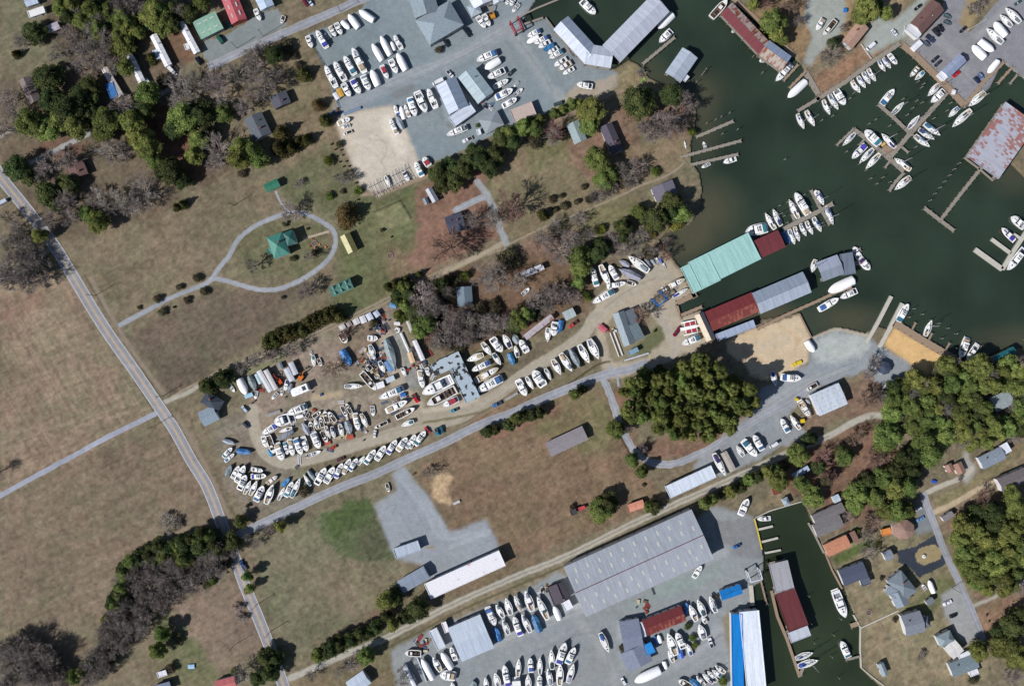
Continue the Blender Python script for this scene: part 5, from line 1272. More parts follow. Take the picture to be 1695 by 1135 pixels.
def deck(hb, zs, cut, inner=.74, sole=.75):
    m = MB(); w = MB(); prev = None
    for t in T:
        h = hb(t); q = h*inner; z = zs(t)
        cur = [(X(t), -h, z), (X(t), -q, z+.03), (X(t), 0, z+.06), (X(t), q, z+.03), (X(t), h, z)]
        if prev:
            pt, pv = prev; inside = cut[0] <= (pt+t)/2 <= cut[1]
            for j in range(4):
                if inside and j in (1, 2): continue
                m.add([pv[j], cur[j], cur[j+1], pv[j+1]], [(0, 1, 2, 3)])
            if inside:
                z0, z1 = pv[1][2]-sole, cur[1][2]-sole; a, b = pv[1], cur[1]; c, d_ = pv[3], cur[3]
                w.add([(a[0], a[1], z0), (b[0], b[1], z1), (d_[0], d_[1], z1), (c[0], c[1], z0)], [(0, 1, 2, 3)])
                w.add([a, b, (b[0], b[1], z1), (a[0], a[1], z0)], [(0, 1, 2, 3)]); w.add([c, d_, (d_[0], d_[1], z1), (c[0], c[1], z0)], [(3, 2, 1, 0)])
        prev = (t, cur)
    z = zs(.04); 
    for t in (cut[0], cut[1]):
        tt = min(T, key=lambda k: abs(k-t)); h = hb(tt)*inner; z = zs(tt)+.03; w.add([(X(tt), -h, z), (X(tt), h, z), (X(tt), h, z-sole), (X(tt), -h, z-sole)], [(0, 1, 2, 3)])
    return m, w
def trunk(hb, zs, t0, t1, wf, hgt, taper=.85, n=6, front=.35):
    """cabin following the hull outline, rounded front"""
    m = MB(); r = []
    for i in range(n+1):
        t = t0+(t1-t0)*i/n; f = 1-max(0, (i/n-.6)/.4)**2*front; w_ = hb(t)*wf*f if wf < 1.2 else wf*f; z = zs(t); hh = hgt*(1-max(0, (i/n-.55)/.45)**1.5*.75)
        r.append([(X(t), -w_, z), (X(t), -w_*taper, z+hh), (X(t), 0, z+hh*1.06), (X(t), w_*taper, z+hh), (X(t), w_, z)])
    vs = [p for s in r for p in s]; fs = [(i*5+j, i*5+5+j, i*5+6+j, i*5+1+j) for i in range(n) for j in range(4)]+[(0, 1, 2, 3, 4), tuple(n*5+k for k in (4, 3, 2, 1, 0))]
    m.v = vs; m.f = fs; m.m = [0]*len(fs); return m
def cover(hb, zs, ridge, drop=.5, t0=0, lump=.0, seed=1):
    m = MB(); r = []; rr = random.Random(seed)
    for t in [k for k in T if k >= t0]:
        h = hb(t); z = zs(t); k = ridge(t)
        r.append([(X(t), -h*1.04-.03, z-drop), (X(t), -h*.97, z+.12+rr.uniform(0, lump)), (X(t), -h*.5, z+.1+k*.6+rr.uniform(-lump, lump)), (X(t), 0, z+.15+k+rr.uniform(-lump, lump)), (X(t), h*.5, z+.1+k*.6+rr.uniform(-lump, lump)), (X(t), h*.97, z+.12), (X(t), h*1.04+.03, z-drop)])
    n = len(r); m.v = [p for s in r for p in s]; m.f = [(i*7+j, i*7+7+j, i*7+8+j, i*7+1+j) for i in range(n-1) for j in range(6)]+[tuple(range(7))]; m.m = [0]*len(m.f); return m
def stands(root, zk):
    m = MB()
    for x in (-3.2, -.8, 1.6):
        for s in (-1, 1):
            m.tube((x, s*1.15, -.05), (x-.2, s*1.75, zk-.2), .05, n=4); m.tube((x, s*1.15, -.05), (x+.2, s*1.75, zk-.2), .05, n=4)
        m.box(x-.2, x+.2, -.15, .15, zk-.25, zk+.05)
    m.build('boat_stand', STEEL, root)
def zM(t): return .95+.55*t**1.6
def zS(t): return .95+.28*(t-.4)**2*3
def zO(t): return .55+.3*t**2
PROTO = {}
def newboat(kind):
    k = kind; name = {'m': 'motor_boat', 'M': 'motor_boat', 'f': 'motor_boat', 'r': 'motor_boat', 't': 'motor_boat', 'n': 'sailboat', 'N': 'sailboat', 's': 'sailboat', 'S': 'sailboat', 'c': 'wrapped_boat', 'g': 'tarp_covered_boat', 'b': 'tarp_covered_boat', 'o': 'open_boat', 'w': 'derelict_boat', 'h': 'houseboat'}[k]
    root = empty(name, 0, 0, 0)
    if k in 'mMfrt':
        hull(hbM, zM, -.55).build('hull', [SIDE, KEELM], root, True)
        big = k in 'Mf'
        dk, wl_ = deck(hbM, zM, (.05, .34 if not big else .26)); dk.build('deck', TAN if k == 't' else GEL, root); wl_.build('cockpit', TAN if k == 't' else WELL, root)
        cb = trunk(hbM, zM, .36 if not big else .28, .86, .80, .5, .82).build('cabin', GEL, root, False)
        for t in (.68, .78): MB().box(X(t)-.22, X(t)+.22, -.24, .24, zM(t)+.3, zM(t)+(.56 if t < .7 else .47)).build('hatch', HATCH, cb)
        if not big:      # open express cruiser: raked dark windscreen, helm seats
            ws = MB(); ws.taper((-.9, 1.35, -1.25, 1.25), (-1.1, .55, -.98, .98), 1.5, 2.15); ws.build('windshield', GLS, root)
            MB().taper((-1.5, .45, -1.02, 1.02), (-1.4, .35, -.95, .95), 2.1, 2.22).build('hardtop', GEL if k != 'r' else CANR, root)
            if k == 'r': MB().taper((-3.6, -1.3, -1.2, 1.2), (-3.4, -1.3, -1.05, 1.05), 1.9, 2.1).build('canopy', CANR, root)
            se = MB(); se.box(-2.3, -1.8, -.95, -.2, .3, 1.0); se.box(-2.3, -1.8, .2, .95, .3, 1.0); se.box(-4.4, -3.9, -1.1, 1.1, .2, .75); se.build('seat', GEL, root)
        else:            # flybridge or hardtop
            sd = MB(); sd.taper((-2.2, 1.6, -1.22, 1.22), (-2.0, .9, -1.06, 1.06), 1.4, 2.2); sd.build('saloon', GEL, root)
            gw = MB(); gw.taper((-1.7, 1.68, -1.26, 1.26), (-1.6, 1.12, -1.12, 1.12), 1.6, 2.05); gw.build('window', GLS, root)
            MB().taper((-2.7, 1.0, -1.2, 1.2), (-2.6, .9, -1.12, 1.12), 2.2, 2.32).build('hardtop', GEL, root)
            fb = MB(); fb.taper((-1.6, .5, -.9, .9), (-1.5, .2, -.82, .82), 2.32, 2.75); br = fb.build('flybridge', GEL, root)
            s2 = MB(); s2.box(-1.2, -.8, -.6, -.1, 2.76, 2.95); s2.box(-1.2, -.8, .1, .6, 2.76, 2.95); s2.box(-.3, 0, -.6, .6, 2.76, 2.9); s2.build('seat', HATCH, br)
            if k == 'f': MB().taper((-4.5, -2.2, -1.25, 1.25), (-4.3, -2.2, -1.1, 1.1), 1.75, 2.1).build('bimini', CANB, root)
        MB().box(-5.55, -5.0, -1.25, 1.25, .25, .35).build('swim_platform', GEL, root)
        rl = MB(); pr = None
        for t in (.45, .6, .72, .82, .9, .96, 1.0):
            for s in (-1, 1): rl.tube((X(t), s*hbM(t)*.95, zM(t)), (X(t), s*hbM(t)*.93, zM(t)+.55), .02, n=3)
            if pr:
                for s in (-1, 1): rl.tube((X(pr), s*hbM(pr)*.93, zM(pr)+.55), (X(t), s*hbM(t)*.93, zM(t)+.55), .03, n=3)
            pr = t
        rl.build('bow_rail', ALU, root)
    elif k in 'nNsS':
        hull(hbS, zS, -.5).build('hull', [SIDE, KEELM], root, True)
        MB().taper((-1.2, .9, -.1, .1), (-1.5, 1.3, -.16, .16), -1.35, -.35).build('keel', KEELM, root)
        dk, wl_ = deck(hbS, zS, (.07, .30), .52, .5); dk.build('deck', DECK, root); wl_.build('cockpit', WELL if k in 'ns' else TAN, root)
        cb = trunk(hbS, zS, .33, .80, .66, .42, .84).build('cabin', GEL, root)
        ww = MB()
        for s in (-1, 1):
            for x in (-.9, .1, 1.1): ww.box(x-.32, x+.32, s*1.02-.05 if x < 1 else s*.9-.05, s*1.02+.05 if x < 1 else s*.9+.05, 1.12, 1.3)
        ww.build('window', GLS, cb)
        for x, z in ((2.0, 1.42), (3.3, 1.2), (-1.2, 1.5)): MB().box(x-.26, x+.26, -.26, .26, z-.3, z+.04).build('hatch', HATCH, cb)
        gr = MB(); gr.box(-4.0, -1.9, -1.05, -.88, 1.0, 1.12); gr.box(-4.0, -1.9, .88, 1.05, 1.0, 1.12); gr.build('coaming', GEL, root)
        MB().tube((-3.6, -.0, .5), (-3.6, 0, 1.35), .04, n=4).tube((-3.62, -.35, 1.1), (-3.62, .35, 1.1), .04, n=4).build('wheel', ALU, root)
        if k == 'N': MB().taper((-2.1, -.9, -.75, .75), (-1.9, -1.1, -.68, .68), 1.35, 1.85).build('spray_hood', NAVY, root)
        if k in 'sS':
            mz = 12.6; ms = MB(); ms.tube((1.0, 0, 1.2), (1.0, 0, mz), .12, .09, n=6); mo = ms.build('mast', ALU, root)
            MB().tube((1.0, -.75, 7), (1.0, .75, 7), .04, n=4).build('spreader', ALU, mo)
            bm = MB(); bm.tube((.9, 0, 2.1), (-3.4, 0, 2.15), .07, n=6); bo = bm.build('boom', ALU, root)
            sc = MB(); sc.taper((-3.3, .8, -.16, .16), (-3.1, .7, -.06, .06), 2.16, 2.5); sc.build('sail_cover', CANB if k == 's' else GEL, bo)
            rg = MB()
            for p in ((4.9, 0, 1.2), (-4.9, 0, 1.2)): rg.tube(p, (1.0, 0, mz), .018, n=3)
            for s in (-1, 1): rg.tube((.8, s*1.4, 1.0), (1.0, s*.7, 7), .018, n=3); rg.tube((1.0, s*.7, 7), (1.0, 0, mz), .018, n=3)
            rg.build('rigging', STEEL, root)
            if k == 'S': MB().taper((-2.3, -1.0, -.8, .8), (-2.0, -1.2, -.7, .7), 1.35, 1.9).build('spray_hood', NAVY, root)
    elif k in 'cgb':
        hb = hbM if k != 'g' else hbS
        hull(hb, zM, -.55).build('hull', [GEL, KEELM], root, True)
        mt = {'c': WRAP, 'g': TARPG, 'b': TARPB}[k]
        rg = (lambda t: .95*math.sin(min(1, max(0, (1-t)*1.25))*math.pi/2)*(1 if t < .7 else .9)) if k == 'c' else (lambda t: .55+.35*math.sin(t*6))
        cover(hb, zM, rg, .62 if k == 'c' else .3, 0, .03 if k == 'c' else .12, 4).build('cover', mt, root, k == 'c')
        if k != 'c':
            m = MB()
            for t in (.15, .38, .6, .8): m.tube((X(t), -hb(t)*1.03, zM(t)+.0), (X(t), 0, zM(t)+rg(t)+.25), .035, n=3); m.tube((X(t), 0, zM(t)+rg(t)+.25), (X(t), hb(t)*1.03, zM(t)), .035, n=3)
            m.build('tie_strap', GEL, root)
    elif k == 'o':
        hull(hbO, zO, -.35).build('hull', [GEL, KEELM], root, True)
        dk, wl_ = deck(hbO, zO, (.03, .74), .84, .5); dk.build('gunwale', GEL, root); wl_.build('floor', WELL, root)
        MB().box(-.5, .5, -.45, .45, .1, 1.2).build('console', GEL, root); MB().taper((.1, .55, -.42, .42), (.1, .3, -.35, .35), 1.2, 1.5).build('windshield', GLS, root)
        MB().box(-1.8, -1.2, -1.2, 1.2, .1, .6).build('bench', DECK, root); MB().box(1.4, 1.9, -1.0, 1.0, .1, .55).build('bench', DECK, root)
        MB().taper((-5.8, -5.1, -.35, .35), (-5.7, -5.2, -.28, .28), .5, 1.25).build('outboard', BLK, root)
    elif k == 'w':
        hull(hbM, zM, -.5).build('hull', [GEL, OLDW], root, True)
        dk, wl_ = deck(hbM, zM, (.05, .78), .78, .8); dk.build('side_deck', DECK, root); wl_.build('inner_hull', OLDW, root)
        m = MB()
        for t in (.12, .24, .36, .48, .6, .72): m.box(X(t)-.08, X(t)+.08, -hbM(t)*.78, hbM(t)*.78, .35, .7)
        m.build('frame_rib', OLDW, root); MB().taper((.4, 1.8, -.8, .8), (.5, 1.5, -.7, .7), .5, 1.9).build('wheelhouse', DECK, root); MB().box(-2.6, -1.2, -.5, .5, .25, 1.0).build('engine_box', BLK, root)
    elif k == 'h':
        m = MB(); m.box(-5, 4.2, -1.5, 1.5, -.4, .5); m.add([(4.2, -1.5, -.4), (5, -1.1, 0), (5, 1.1, 0), (4.2, 1.5, -.4), (4.2, -1.5, .5), (5, -1.1, .5), (5, 1.1, .5), (4.2, 1.5, .5)], [(0, 1, 5, 4), (1, 2, 6, 5), (2, 3, 7, 6), (4, 5, 6, 7)]); m.build('hull', GEL, root)
        c = MB(); c.taper((-4.2, 2.8, -1.35, 1.35), (-4.2, 2.5, -1.3, 1.3), .5, 2.5); cb = c.build('cabin', GEL, root)
        for s in (-1, 1):
            for x in (-3, -1.4, .2, 1.7): MB().box(x-.5, x+.5, s*1.34-.06, s*1.34+.06, 1.2, 1.9).build('window', GLS, cb)
        MB().box(-4.7, 3.0, -1.5, 1.5, 2.5, 2.62).build('roof', GEL, root); MB().box(-3.6, -1.8, -.8, .8, 2.62, 2.72).build('roof_hatch', HATCH, root); MB().tube((0, 0, 2.6), (0, 0, 3.4), .06, n=5).build('vent_pipe', ALU, root)
    return root
def stand_for(kind): return {'o': -.35, 'h': -.4}.get(kind, -1.35 if kind in 'nNsS' else -.55)
NAMES = {'m': 'white motor cruiser', 'M': 'white motor cruiser', 'f': 'white cruiser with canvas aft', 'r': 'white boat with red canopy', 't': 'white boat with tan deck', 'n': 'white sailboat hull, no mast', 'N': 'white sailboat hull, no mast', 's': 'white sailboat with mast up', 'S': 'white sailboat with mast up', 'c': 'boat in white wrap', 'g': 'boat under grey tarp', 'b': 'boat under blue cover', 'o': 'small open boat', 'w': 'stripped old brown boat', 'h': 'boxy white houseboat'}
CAT = {'n': 'sailboat', 'N': 'sailboat', 's': 'sailboat', 'S': 'sailboat', 'h': 'houseboat'}
rows = []
for ln in BOATS.strip().splitlines():
    if ln[0] == '@':
        p = ln[2:].split()
        if len(p[0]) == 2 and not p[1][0].isdigit(): o_ = (int(p[0][0])*339.0, int(p[0][1])*227.0, 5.0); ph = ' '.join(p[1:])
        else: o_ = (float(p[0]), float(p[1]), float(p[2])); ph = ' '.join(p[3:])
        rows.append((ph, o_, []))
    else:
        a = ln.split(); v = list(map(float, a[:5]))
        if a[5] == 'x' or v[4] < 5: continue
        rows[-1][2].append((v, a[5]))
byname = {}
for ph, o_, it in rows: byname.setdefault(ph, []).extend([(px(v[0], v[1], o_), px(v[2], v[3], o_), v[4]/o_[2], k) for v, k in it])
CVM = {}; ALLB = []; wet = ('water', 'quay', 'dock', 'pier ', 'basin', 'channel', 'finger', 'piers', 'boardwalk', 'pier south', 'boathouse tip')
def is_wet(x, y):
    a = np.array([[x]]); b = np.array([[y]]); return bool(inpoly(a, b, MAINW)[0, 0] or inpoly(a, b, CANAL)[0, 0])
for ph, bs in byname.items():
    cs = [((b[0][0]+b[1][0])/2, (b[0][1]+b[1][1])/2) for b in bs]
    if not bs: continue
    dx = max(c[0] for c in cs)-min(c[0] for c in cs); dy = max(c[1] for c in cs)-min(c[1] for c in cs); hz = dx >= dy
    order = sorted(range(len(bs)), key=lambda i: cs[i][0 if hz else 1])
    for r_, i in enumerate(order):
        (x1, y1), (x2, y2), wd, k = bs[i]; cx, cy = cs[i]; L = math.hypot(x1-x2, y1-y2)
        wt = is_wet(cx, cy) and 'apron' not in ph
        kk = k
        if k == 'm' and (L > 26 and R.random() < .55): kk = 'M'
        if k == 'n': kk = R.choice('nN')
        if k == 's': kk = R.choice('sS')
        if k == 'f' and L < 16: kk = 'm'
        if (kk, wt) not in PROTO:
            r0 = newboat(kk)
            if not wt: stands(r0, stand_for(kk))
            PROTO[(kk, wt)] = [r0, kidmap(r0), False]
        pr = PROTO[(kk, wt)]
        if not pr[2]: o = pr[0]; pr[2] = True
        else: o = copy_tree(pr[0], pr[1])
        hd = 1.0 if wt else 2.2; p1 = W(x1, y1, hd); p2 = W(x2, y2, hd); l = math.dist(p1, p2); cxw, cyw = (p1[0]+p2[0])/2, (p1[1]+p2[1])/2
        wdm = max(wd*S*1.03, l*.17); sx = l/10.2; sy = wdm/3.2; sz = min(max((sx*.5+sy*.5), .45), 1.25)
        if kk in 'nN' and not wt: sz *= .8
        o.scale = (sx, sy, sz); o.rotation_euler = (0, 0, math.atan2(p1[1]-p2[1], p1[0]-p2[0]))
        o.location = (cxw, cyw, WZ if wt else -stand_for(kk)*sz+.22*sz)
        if kk in 'mMnNsS' and R.random() < .42 and L > 14:     # a canvas cover or gear over the cockpit
            q_ = MB(); 
            if kk in 'mM': q_.taper((-4.5, -2.0 if kk == 'm' else -2.7, -1.2, 1.2), (-4.2, -2.2 if kk == 'm' else -2.9, -.9, .9), 1.0, 1.75)
            else: q_.taper((-4.2, -1.3, -.95, .95), (-4.0, -1.6, -.5, .5), 1.15, 1.7)
            cv = CVM.get(kk in 'mM'); key = (kk in 'mM', R.randrange(4))
            if key not in CVM: CVM[key] = q_.mesh('cockpit_cover', (CANB, NAVY, TARPG, TAN)[key[1]])
            link('cockpit_cover', CVM[key], o)
        if kk in 'nNm' and R.random() < .22 and L > 18:
            if 'd' not in CVM: CVM['d'] = MB().prism([(1.2, -.45), (2.9, -.45), (3.6, 0), (2.9, .45), (1.2, .45)], 1.5, 1.8).mesh('dinghy_on_deck', TARPG)
            link('tender_hull', CVM['d'], o)
        side = ('left' if hz else 'top')
        lb = NAMES[k] + (', %s from %s, %s' % (ORD[r_] if r_ < len(ORD) else 'last', side, ph) if len(bs) > 1 else ', %s' % ph)
        tag(o, lb, CAT.get(k, 'boat'), 'boats of the '+ph); ALLB.append((cx, cy, L, lb))
print('boats', len(ALLB))
# ---------------- trees ----------------
def leafmat(name, c1, c2, var=.22, rough=.75, thin=True):
    m = bpy.data.materials.new(name); m.use_nodes = True; n = m.node_tree; L = n.links; b = n.nodes['Principled BSDF']; b.inputs['Roughness'].default_value = rough; b.inputs['Specular IOR Level'].default_value = .2
    tc = n.nodes.new('ShaderNodeTexCoord'); nz = n.nodes.new('ShaderNodeTexNoise'); nz.inputs['Scale'].default_value = .55; nz.inputs['Detail'].default_value = 4; nz.noise_dimensions = '4D'
    oi = n.nodes.new('ShaderNodeObjectInfo'); ml = n.nodes.new('ShaderNodeMath'); ml.operation = 'MULTIPLY'; ml.inputs[1].default_value = 40; L.new(oi.outputs['Random'], ml.inputs[0]); L.new(ml.outputs[0], nz.inputs['W']); L.new(tc.outputs['Object'], nz.inputs['Vector'])
    cr = n.nodes.new('ShaderNodeValToRGB'); cr.color_ramp.elements[0].position = .36; cr.color_ramp.elements[1].position = .64; cr.color_ramp.elements[0].color = c1; cr.color_ramp.elements[1].color = c2; L.new(nz.outputs['Fac'], cr.inputs[0])
    hs = n.nodes.new('ShaderNodeHueSaturation'); mr = n.nodes.new('ShaderNodeMapRange'); mr.inputs[3].default_value = 1-var; mr.inputs[4].default_value = 1+var; L.new(oi.outputs['Random'], mr.inputs[0]); L.new(mr.outputs[0], hs.inputs['Value'])
    m2 = n.nodes.new('ShaderNodeMath'); m2.operation = 'MULTIPLY'; m2.inputs[1].default_value = 7.31; m3 = n.nodes.new('ShaderNodeMath'); m3.operation = 'FRACT'; L.new(oi.outputs['Random'], m2.inputs[0]); L.new(m2.outputs[0], m3.inputs[0])
    m4 = n.nodes.new('ShaderNodeMapRange'); m4.inputs[3].default_value = .46; m4.inputs[4].default_value = .52; L.new(m3.outputs[0], m4.inputs[0]); L.new(m4.outputs[0], hs.inputs['Hue'])
    L.new(cr.outputs[0], hs.inputs['Color']); L.new(hs.outputs[0], b.inputs['Base Color'])
    if thin:
        tr_ = n.nodes.new('ShaderNodeBsdfTranslucent'); mxs = n.nodes.new('ShaderNodeMixShader'); mxs.inputs[0].default_value = .36; L.new(hs.outputs[0], tr_.inputs[0]); L.new(b.outputs[0], mxs.inputs[1]); L.new(tr_.outputs[0], mxs.inputs[2]); L.new(mxs.outputs[0], n.nodes['Material Output'].inputs['Surface'])
    return m
LM = {'p': leafmat('pine_needles', col(74, 90, 44, 1.35), col(122, 132, 72, 1.35), .32), 'P': leafmat('dark_evergreen_leaves', col(50, 66, 38, 1.15), col(90, 100, 56, 1.15), .3), 'c': leafmat('cedar_foliage', col(58, 66, 34, 1.0), col(100, 98, 52, 1.0), .3),
 'g': leafmat('green_shrub_leaves', col(74, 96, 40, 1.0), col(120, 134, 60, 1.0)), 's': leafmat('dull_shrub_twigs', col(72, 68, 52, 1.0), col(112, 106, 78, 1.0)), 'r': leafmat('rusty_cedar_foliage', col(88, 80, 46, 1.0), col(118, 102, 62, 1.0)), 'y': leafmat('yellow_shrub_leaves', col(110, 108, 50, 1.0), col(152, 144, 74, 1.0))}
BARK = mat('bark', col(104, 92, 82), noise=.2, scale=3, stretch=(1, 1, .3)); TWIG = leafmat('bare_twigs', col(106, 99, 92, 1.0), col(158, 149, 138, 1.05), .2, thin=False); TWIGB = leafmat('reddish_twigs', col(98, 78, 68, 1.0), col(146, 122, 106, 1.1), .15, thin=False)
def npmesh(name, v, f, m):
    me = bpy.data.meshes.new(name); me.vertices.add(len(v)); me.vertices.foreach_set('co', v.astype(np.float32).ravel()); k = f.shape[1]
    me.loops.add(f.size); me.loops.foreach_set('vertex_index', f.astype(np.int32).ravel()); me.polygons.add(len(f)); me.polygons.foreach_set('loop_start', np.arange(0, f.size, k, dtype=np.int32)); me.polygons.foreach_set('loop_total', np.full(len(f), k, np.int32)); me.materials.append(m); me.update(); return me
def leaves(centres, radii, n, size, rs, zs=.8, shell=.72):
    """many small leaf faces spread through a set of lumps"""
    rg = np.random.default_rng(rs); c = np.array(centres); r = np.array(radii); p = r**2/np.sum(r**2); w_ = rg.choice(len(c), n, p=p)
    d_ = rg.normal(size=(n, 3)); d_ /= np.linalg.norm(d_, axis=1)[:, None]; d_[:, 2] = np.where(d_[:, 2] < -.35, -d_[:, 2]*.6, d_[:, 2])
    rad = r[w_]*(shell+(1-shell)*rg.random(n)**.6)*(1+.2*rg.normal(size=n)); pos = c[w_]+d_*rad[:, None]*np.array([1, 1, zs])
    nn = d_+rg.normal(size=(n, 3))*.55; nn /= np.linalg.norm(nn, axis=1)[:, None]; u = np.cross(nn, rg.normal(size=(n, 3))); u /= np.linalg.norm(u, axis=1)[:, None]; v = np.cross(nn, u)
    s1 = size*(.55+.9*rg.random(n))[:, None]; s2 = size*(.35+.6*rg.random(n))[:, None]
    V = np.stack([pos-u*s1, pos+v*s2*.9, pos+u*s1, pos-v*s2*.9], 1).reshape(-1, 3); return V, np.arange(len(V)).reshape(-1, 4)
def branches(seed, r, h, levels, spread=1.0, droop=0.0, wid=.075):
    rr = random.Random(seed); seg = []
    def grow(p, d_, l, w_, lev):
        q = p+d_*l; seg.append((p, q, w_, w_*.62)); 
        if lev == 0: return
        k = rr.choice((4, 5, 6)) if lev > 1 else rr.choice((5, 6))
        for i in range(k):
            t = rr.uniform(.35, 1.0); o_ = p+d_*l*t; a = rr.uniform(0, 2*math.pi); sp = rr.uniform(.45, .95)*spread
            ax = d_.orthogonal().normalized(); ax.rotate(Matrix.Rotation(a, 3, d_)); nd = (d_+ax*sp); nd.z = nd.z*.9+.12; nd.normalize(); grow(o_, nd, l*rr.uniform(.5, .72), max(w_*.5, wid*.55), lev-1)
    base = h*.22; main = 10
    for i in range(main):
        a = 2*math.pi*i/main+rr.uniform(-.3, .3); el = rr.uniform(.35, 1.25); d_ = Vector((math.cos(a)*math.cos(el), math.sin(a)*math.cos(el), math.sin(el))); grow(Vector((0, 0, base+rr.uniform(0, h*.15))), d_, (r*.55 if el < .9 else h*.42), .15, levels)
    V = []; F = []
    for p, q, w0, w1 in seg:
        d_ = (q-p).normalized(); u = d_.orthogonal().normalized(); v = d_.cross(u); n = len(V)
        for pt, w_ in ((p, w0), (q, w1)):
            for k in range(3): t = 2*math.pi*k/3; V.append(pt+(u*math.cos(t)+v*math.sin(t))*w_)
        for k in range(3): F.append((n+k, n+(k+1) % 3, n+3+(k+1) % 3, n+3+k))
    V = np.array([tuple(x) for x in V]); m = np.hypot(V[:, 0], V[:, 1]); f = np.where(m > r, r/np.maximum(m, 1e-6)*.5+.5, 1); V[:, 0] *= f; V[:, 1] *= f; V[:, 2] = np.minimum(V[:, 2], h*1.05); return V, np.array(F)
TP = {}
SPEC = {'p': ('pine_tree', 5, 14), 'q': ('pine_tree', 5, 20), 'P': ('dark_evergreen_tree', 5, 12), 'c': ('cedar_tree', 2.6, 7), 'r': ('rusty_cedar_tree', 3, 8), 'b': ('bare_tree', 5, 11), 'B': ('bare_tree', 5, 12), 'l': ('low_brush', 4, 2.4), 'g': ('shrub', 2.5, 3), 's': ('shrub', 2.5, 3), 'y': ('shrub', 2.5, 2.6)}
def proto(k, var):
    if (k, var) in TP: return TP[(k, var)]
    name, r, h = SPEC[k]; rr = random.Random(hash_(k)*31+var); root = empty(name, 0, 0)
    if k in 'pPq':
        cs = []; rs = []; nb = 20 if k in 'pq' else 16
        for i in range(nb):
            a = 2.4*i+rr.uniform(-.4, .4); q = r*(.16 if i < 2 else .9*math.sqrt(rr.uniform(.05, .78))); b = r*rr.uniform(.13, .34); cs.append((math.cos(a)*q, math.sin(a)*q, h*(.93 if i < 2 else .9-(.62 if k != 'q' else .3)*(q/r)**1.6+rr.uniform(-.1, .08)))); rs.append(b)
        V, F = leaves(cs, rs, 6200, .28, var+7, .85); V2, F2 = leaves([(0, 0, h*.52), (0, 0, h*.3)] if k != 'q' else [(0, 0, h*.66), (0, 0, h*.6)], [r*.74, r*.6], 1500, .4, var+17, .9)
        V = np.concatenate([V, V2]); F = np.concatenate([F, F2+len(V)-len(V2)])
        tr = MB(); tr.tube((0, 0, -.3), (rr.uniform(-.3, .3), rr.uniform(-.3, .3), h*.55), .28, .18, 7); tr.tube((0, 0, h*.55), (0, 0, h*.92), .18, .05, 5)
        for c in cs: tr.tube((0, 0, c[2]-h*.12), c, .09, .04, 4)
    elif k in 'cr':
        cs = []; rs = []
        for i in range(16):
            t = i/15; q = r*(1-t)*.55; a = i*2.4; cs.append((math.cos(a)*q, math.sin(a)*q, h*(.1+.85*t))); rs.append(r*(.48*(1-t)+.12))
        V, F = leaves(cs, rs, 2600, .26, var+3, 1.0); tr = MB(); tr.tube((0, 0, -.3), (0, 0, h*.8), .18, .05, 6)
    elif k in 'gsy':
        cs = [(0, 0, h*.5)]+[(rr.uniform(-.5, .5)*r, rr.uniform(-.5, .5)*r, h*rr.uniform(.3, .65)) for _ in range(6)]; V, F = leaves(cs, [r*rr.uniform(.4, .58) for _ in cs], 1500, .22, var+5, .8)
        tr = MB()
        for i in range(4): a = i*1.57; tr.tube((0, 0, -.2), (math.cos(a)*.8, math.sin(a)*.8, h*.5), .07, .03, 4)
    else:
        V, F = branches(var*7+hash_(k), r, h, 3, 1.0 if k != 'l' else 1.3, wid=.06); 
        tr = MB(); tr.tube((0, 0, -.3), (0, 0, h*.4), .3, .2, 7)
    tr.build('trunk', BARK, root)
    m = {'q': LM['p'], 'b': TWIG, 'B': TWIGB, 'l': TWIG}.get(k) or LM[k]; link('crown', npmesh('crown', V, F, m), root)
    TP[(k, var)] = [root, kidmap(root), False]; return TP[(k, var)]
def hash_(k): return sum(ord(ch)*7 for ch in k)
KIND = {'q': 'tall olive green pine tree', 'p': 'olive green pine tree', 'P': 'dark evergreen tree', 'c': 'small pointed dark cedar', 'r': 'rusty brown green cedar', 'b': 'leafless grey brown tree', 'B': 'leafless reddish brown tree', 'l': 'low patch of bare brush', 'g': 'green shrub', 's': 'dull brown green shrub', 'y': 'yellowish shrub'}
REG = [('on the northwest lawn', 60, 90), ('in the woods above the mobile homes', 190, 50), ('around the mobile homes', 240, 170), ('in the pine wood west of the dark roofed house', 270, 230), ('by the main road near the brown house', 60, 300), ('in the bare scrub below the brown house', 210, 340), ('along the north road', 390, 120), ('around the dark grey gabled house', 440, 220), ('around the green farmhouse loop', 470, 410), ('by the yellow roofed garage', 590, 420), ('in the hedge by the gravel boat yard', 760, 270), ('beside the dark slate house', 770, 390), ('in the field by the creek lane', 930, 340), ('on the leafy point', 1080, 200), ('by the grey creek house', 1110, 340), ('in the scrub by the creek mouth', 1040, 410), ('in the wood north of the boat row', 820, 510), ('in the wood north of the ruin', 720, 520), ('along the dirt track hedge', 520, 550), ('at the west end of the boatyard', 370, 640), ('at the far left bare wood', 30, 450), ('along the gravel drive', 270, 490), ('along the side road verge', 850, 695), ('in the square pine grove', 1130, 665), ('along the grove lane', 1050, 780), ('in the mown field', 1000, 850), ('at the road junction', 440, 870), ('in the hedgerow wood by the main road', 270, 950), ('at the bottom left corner', 60, 1090), ('in the hedge south of the field', 560, 1060), ('beside the stained white building', 650, 980), ('at the bottom by the pale blue house', 580, 1110), ('near the metal boat hall', 1430, 650), ('in the wood right of the metal hall', 1560, 650), ('along the long dirt road', 1250, 790), ('in the pine wood above the canal houses', 1450, 780), ('right of the southeast lane', 1640, 900), ('in the southeast corner wood', 1660, 1080), ('by the waterfront houses', 1480, 1000), ('north of the quay', 1370, 60), ('by the clubhouse', 1450, 20), ('on the grass island', 1060, 530), ('in the south yard', 1160, 1060), ('at the water edge wood', 1650, 600)]
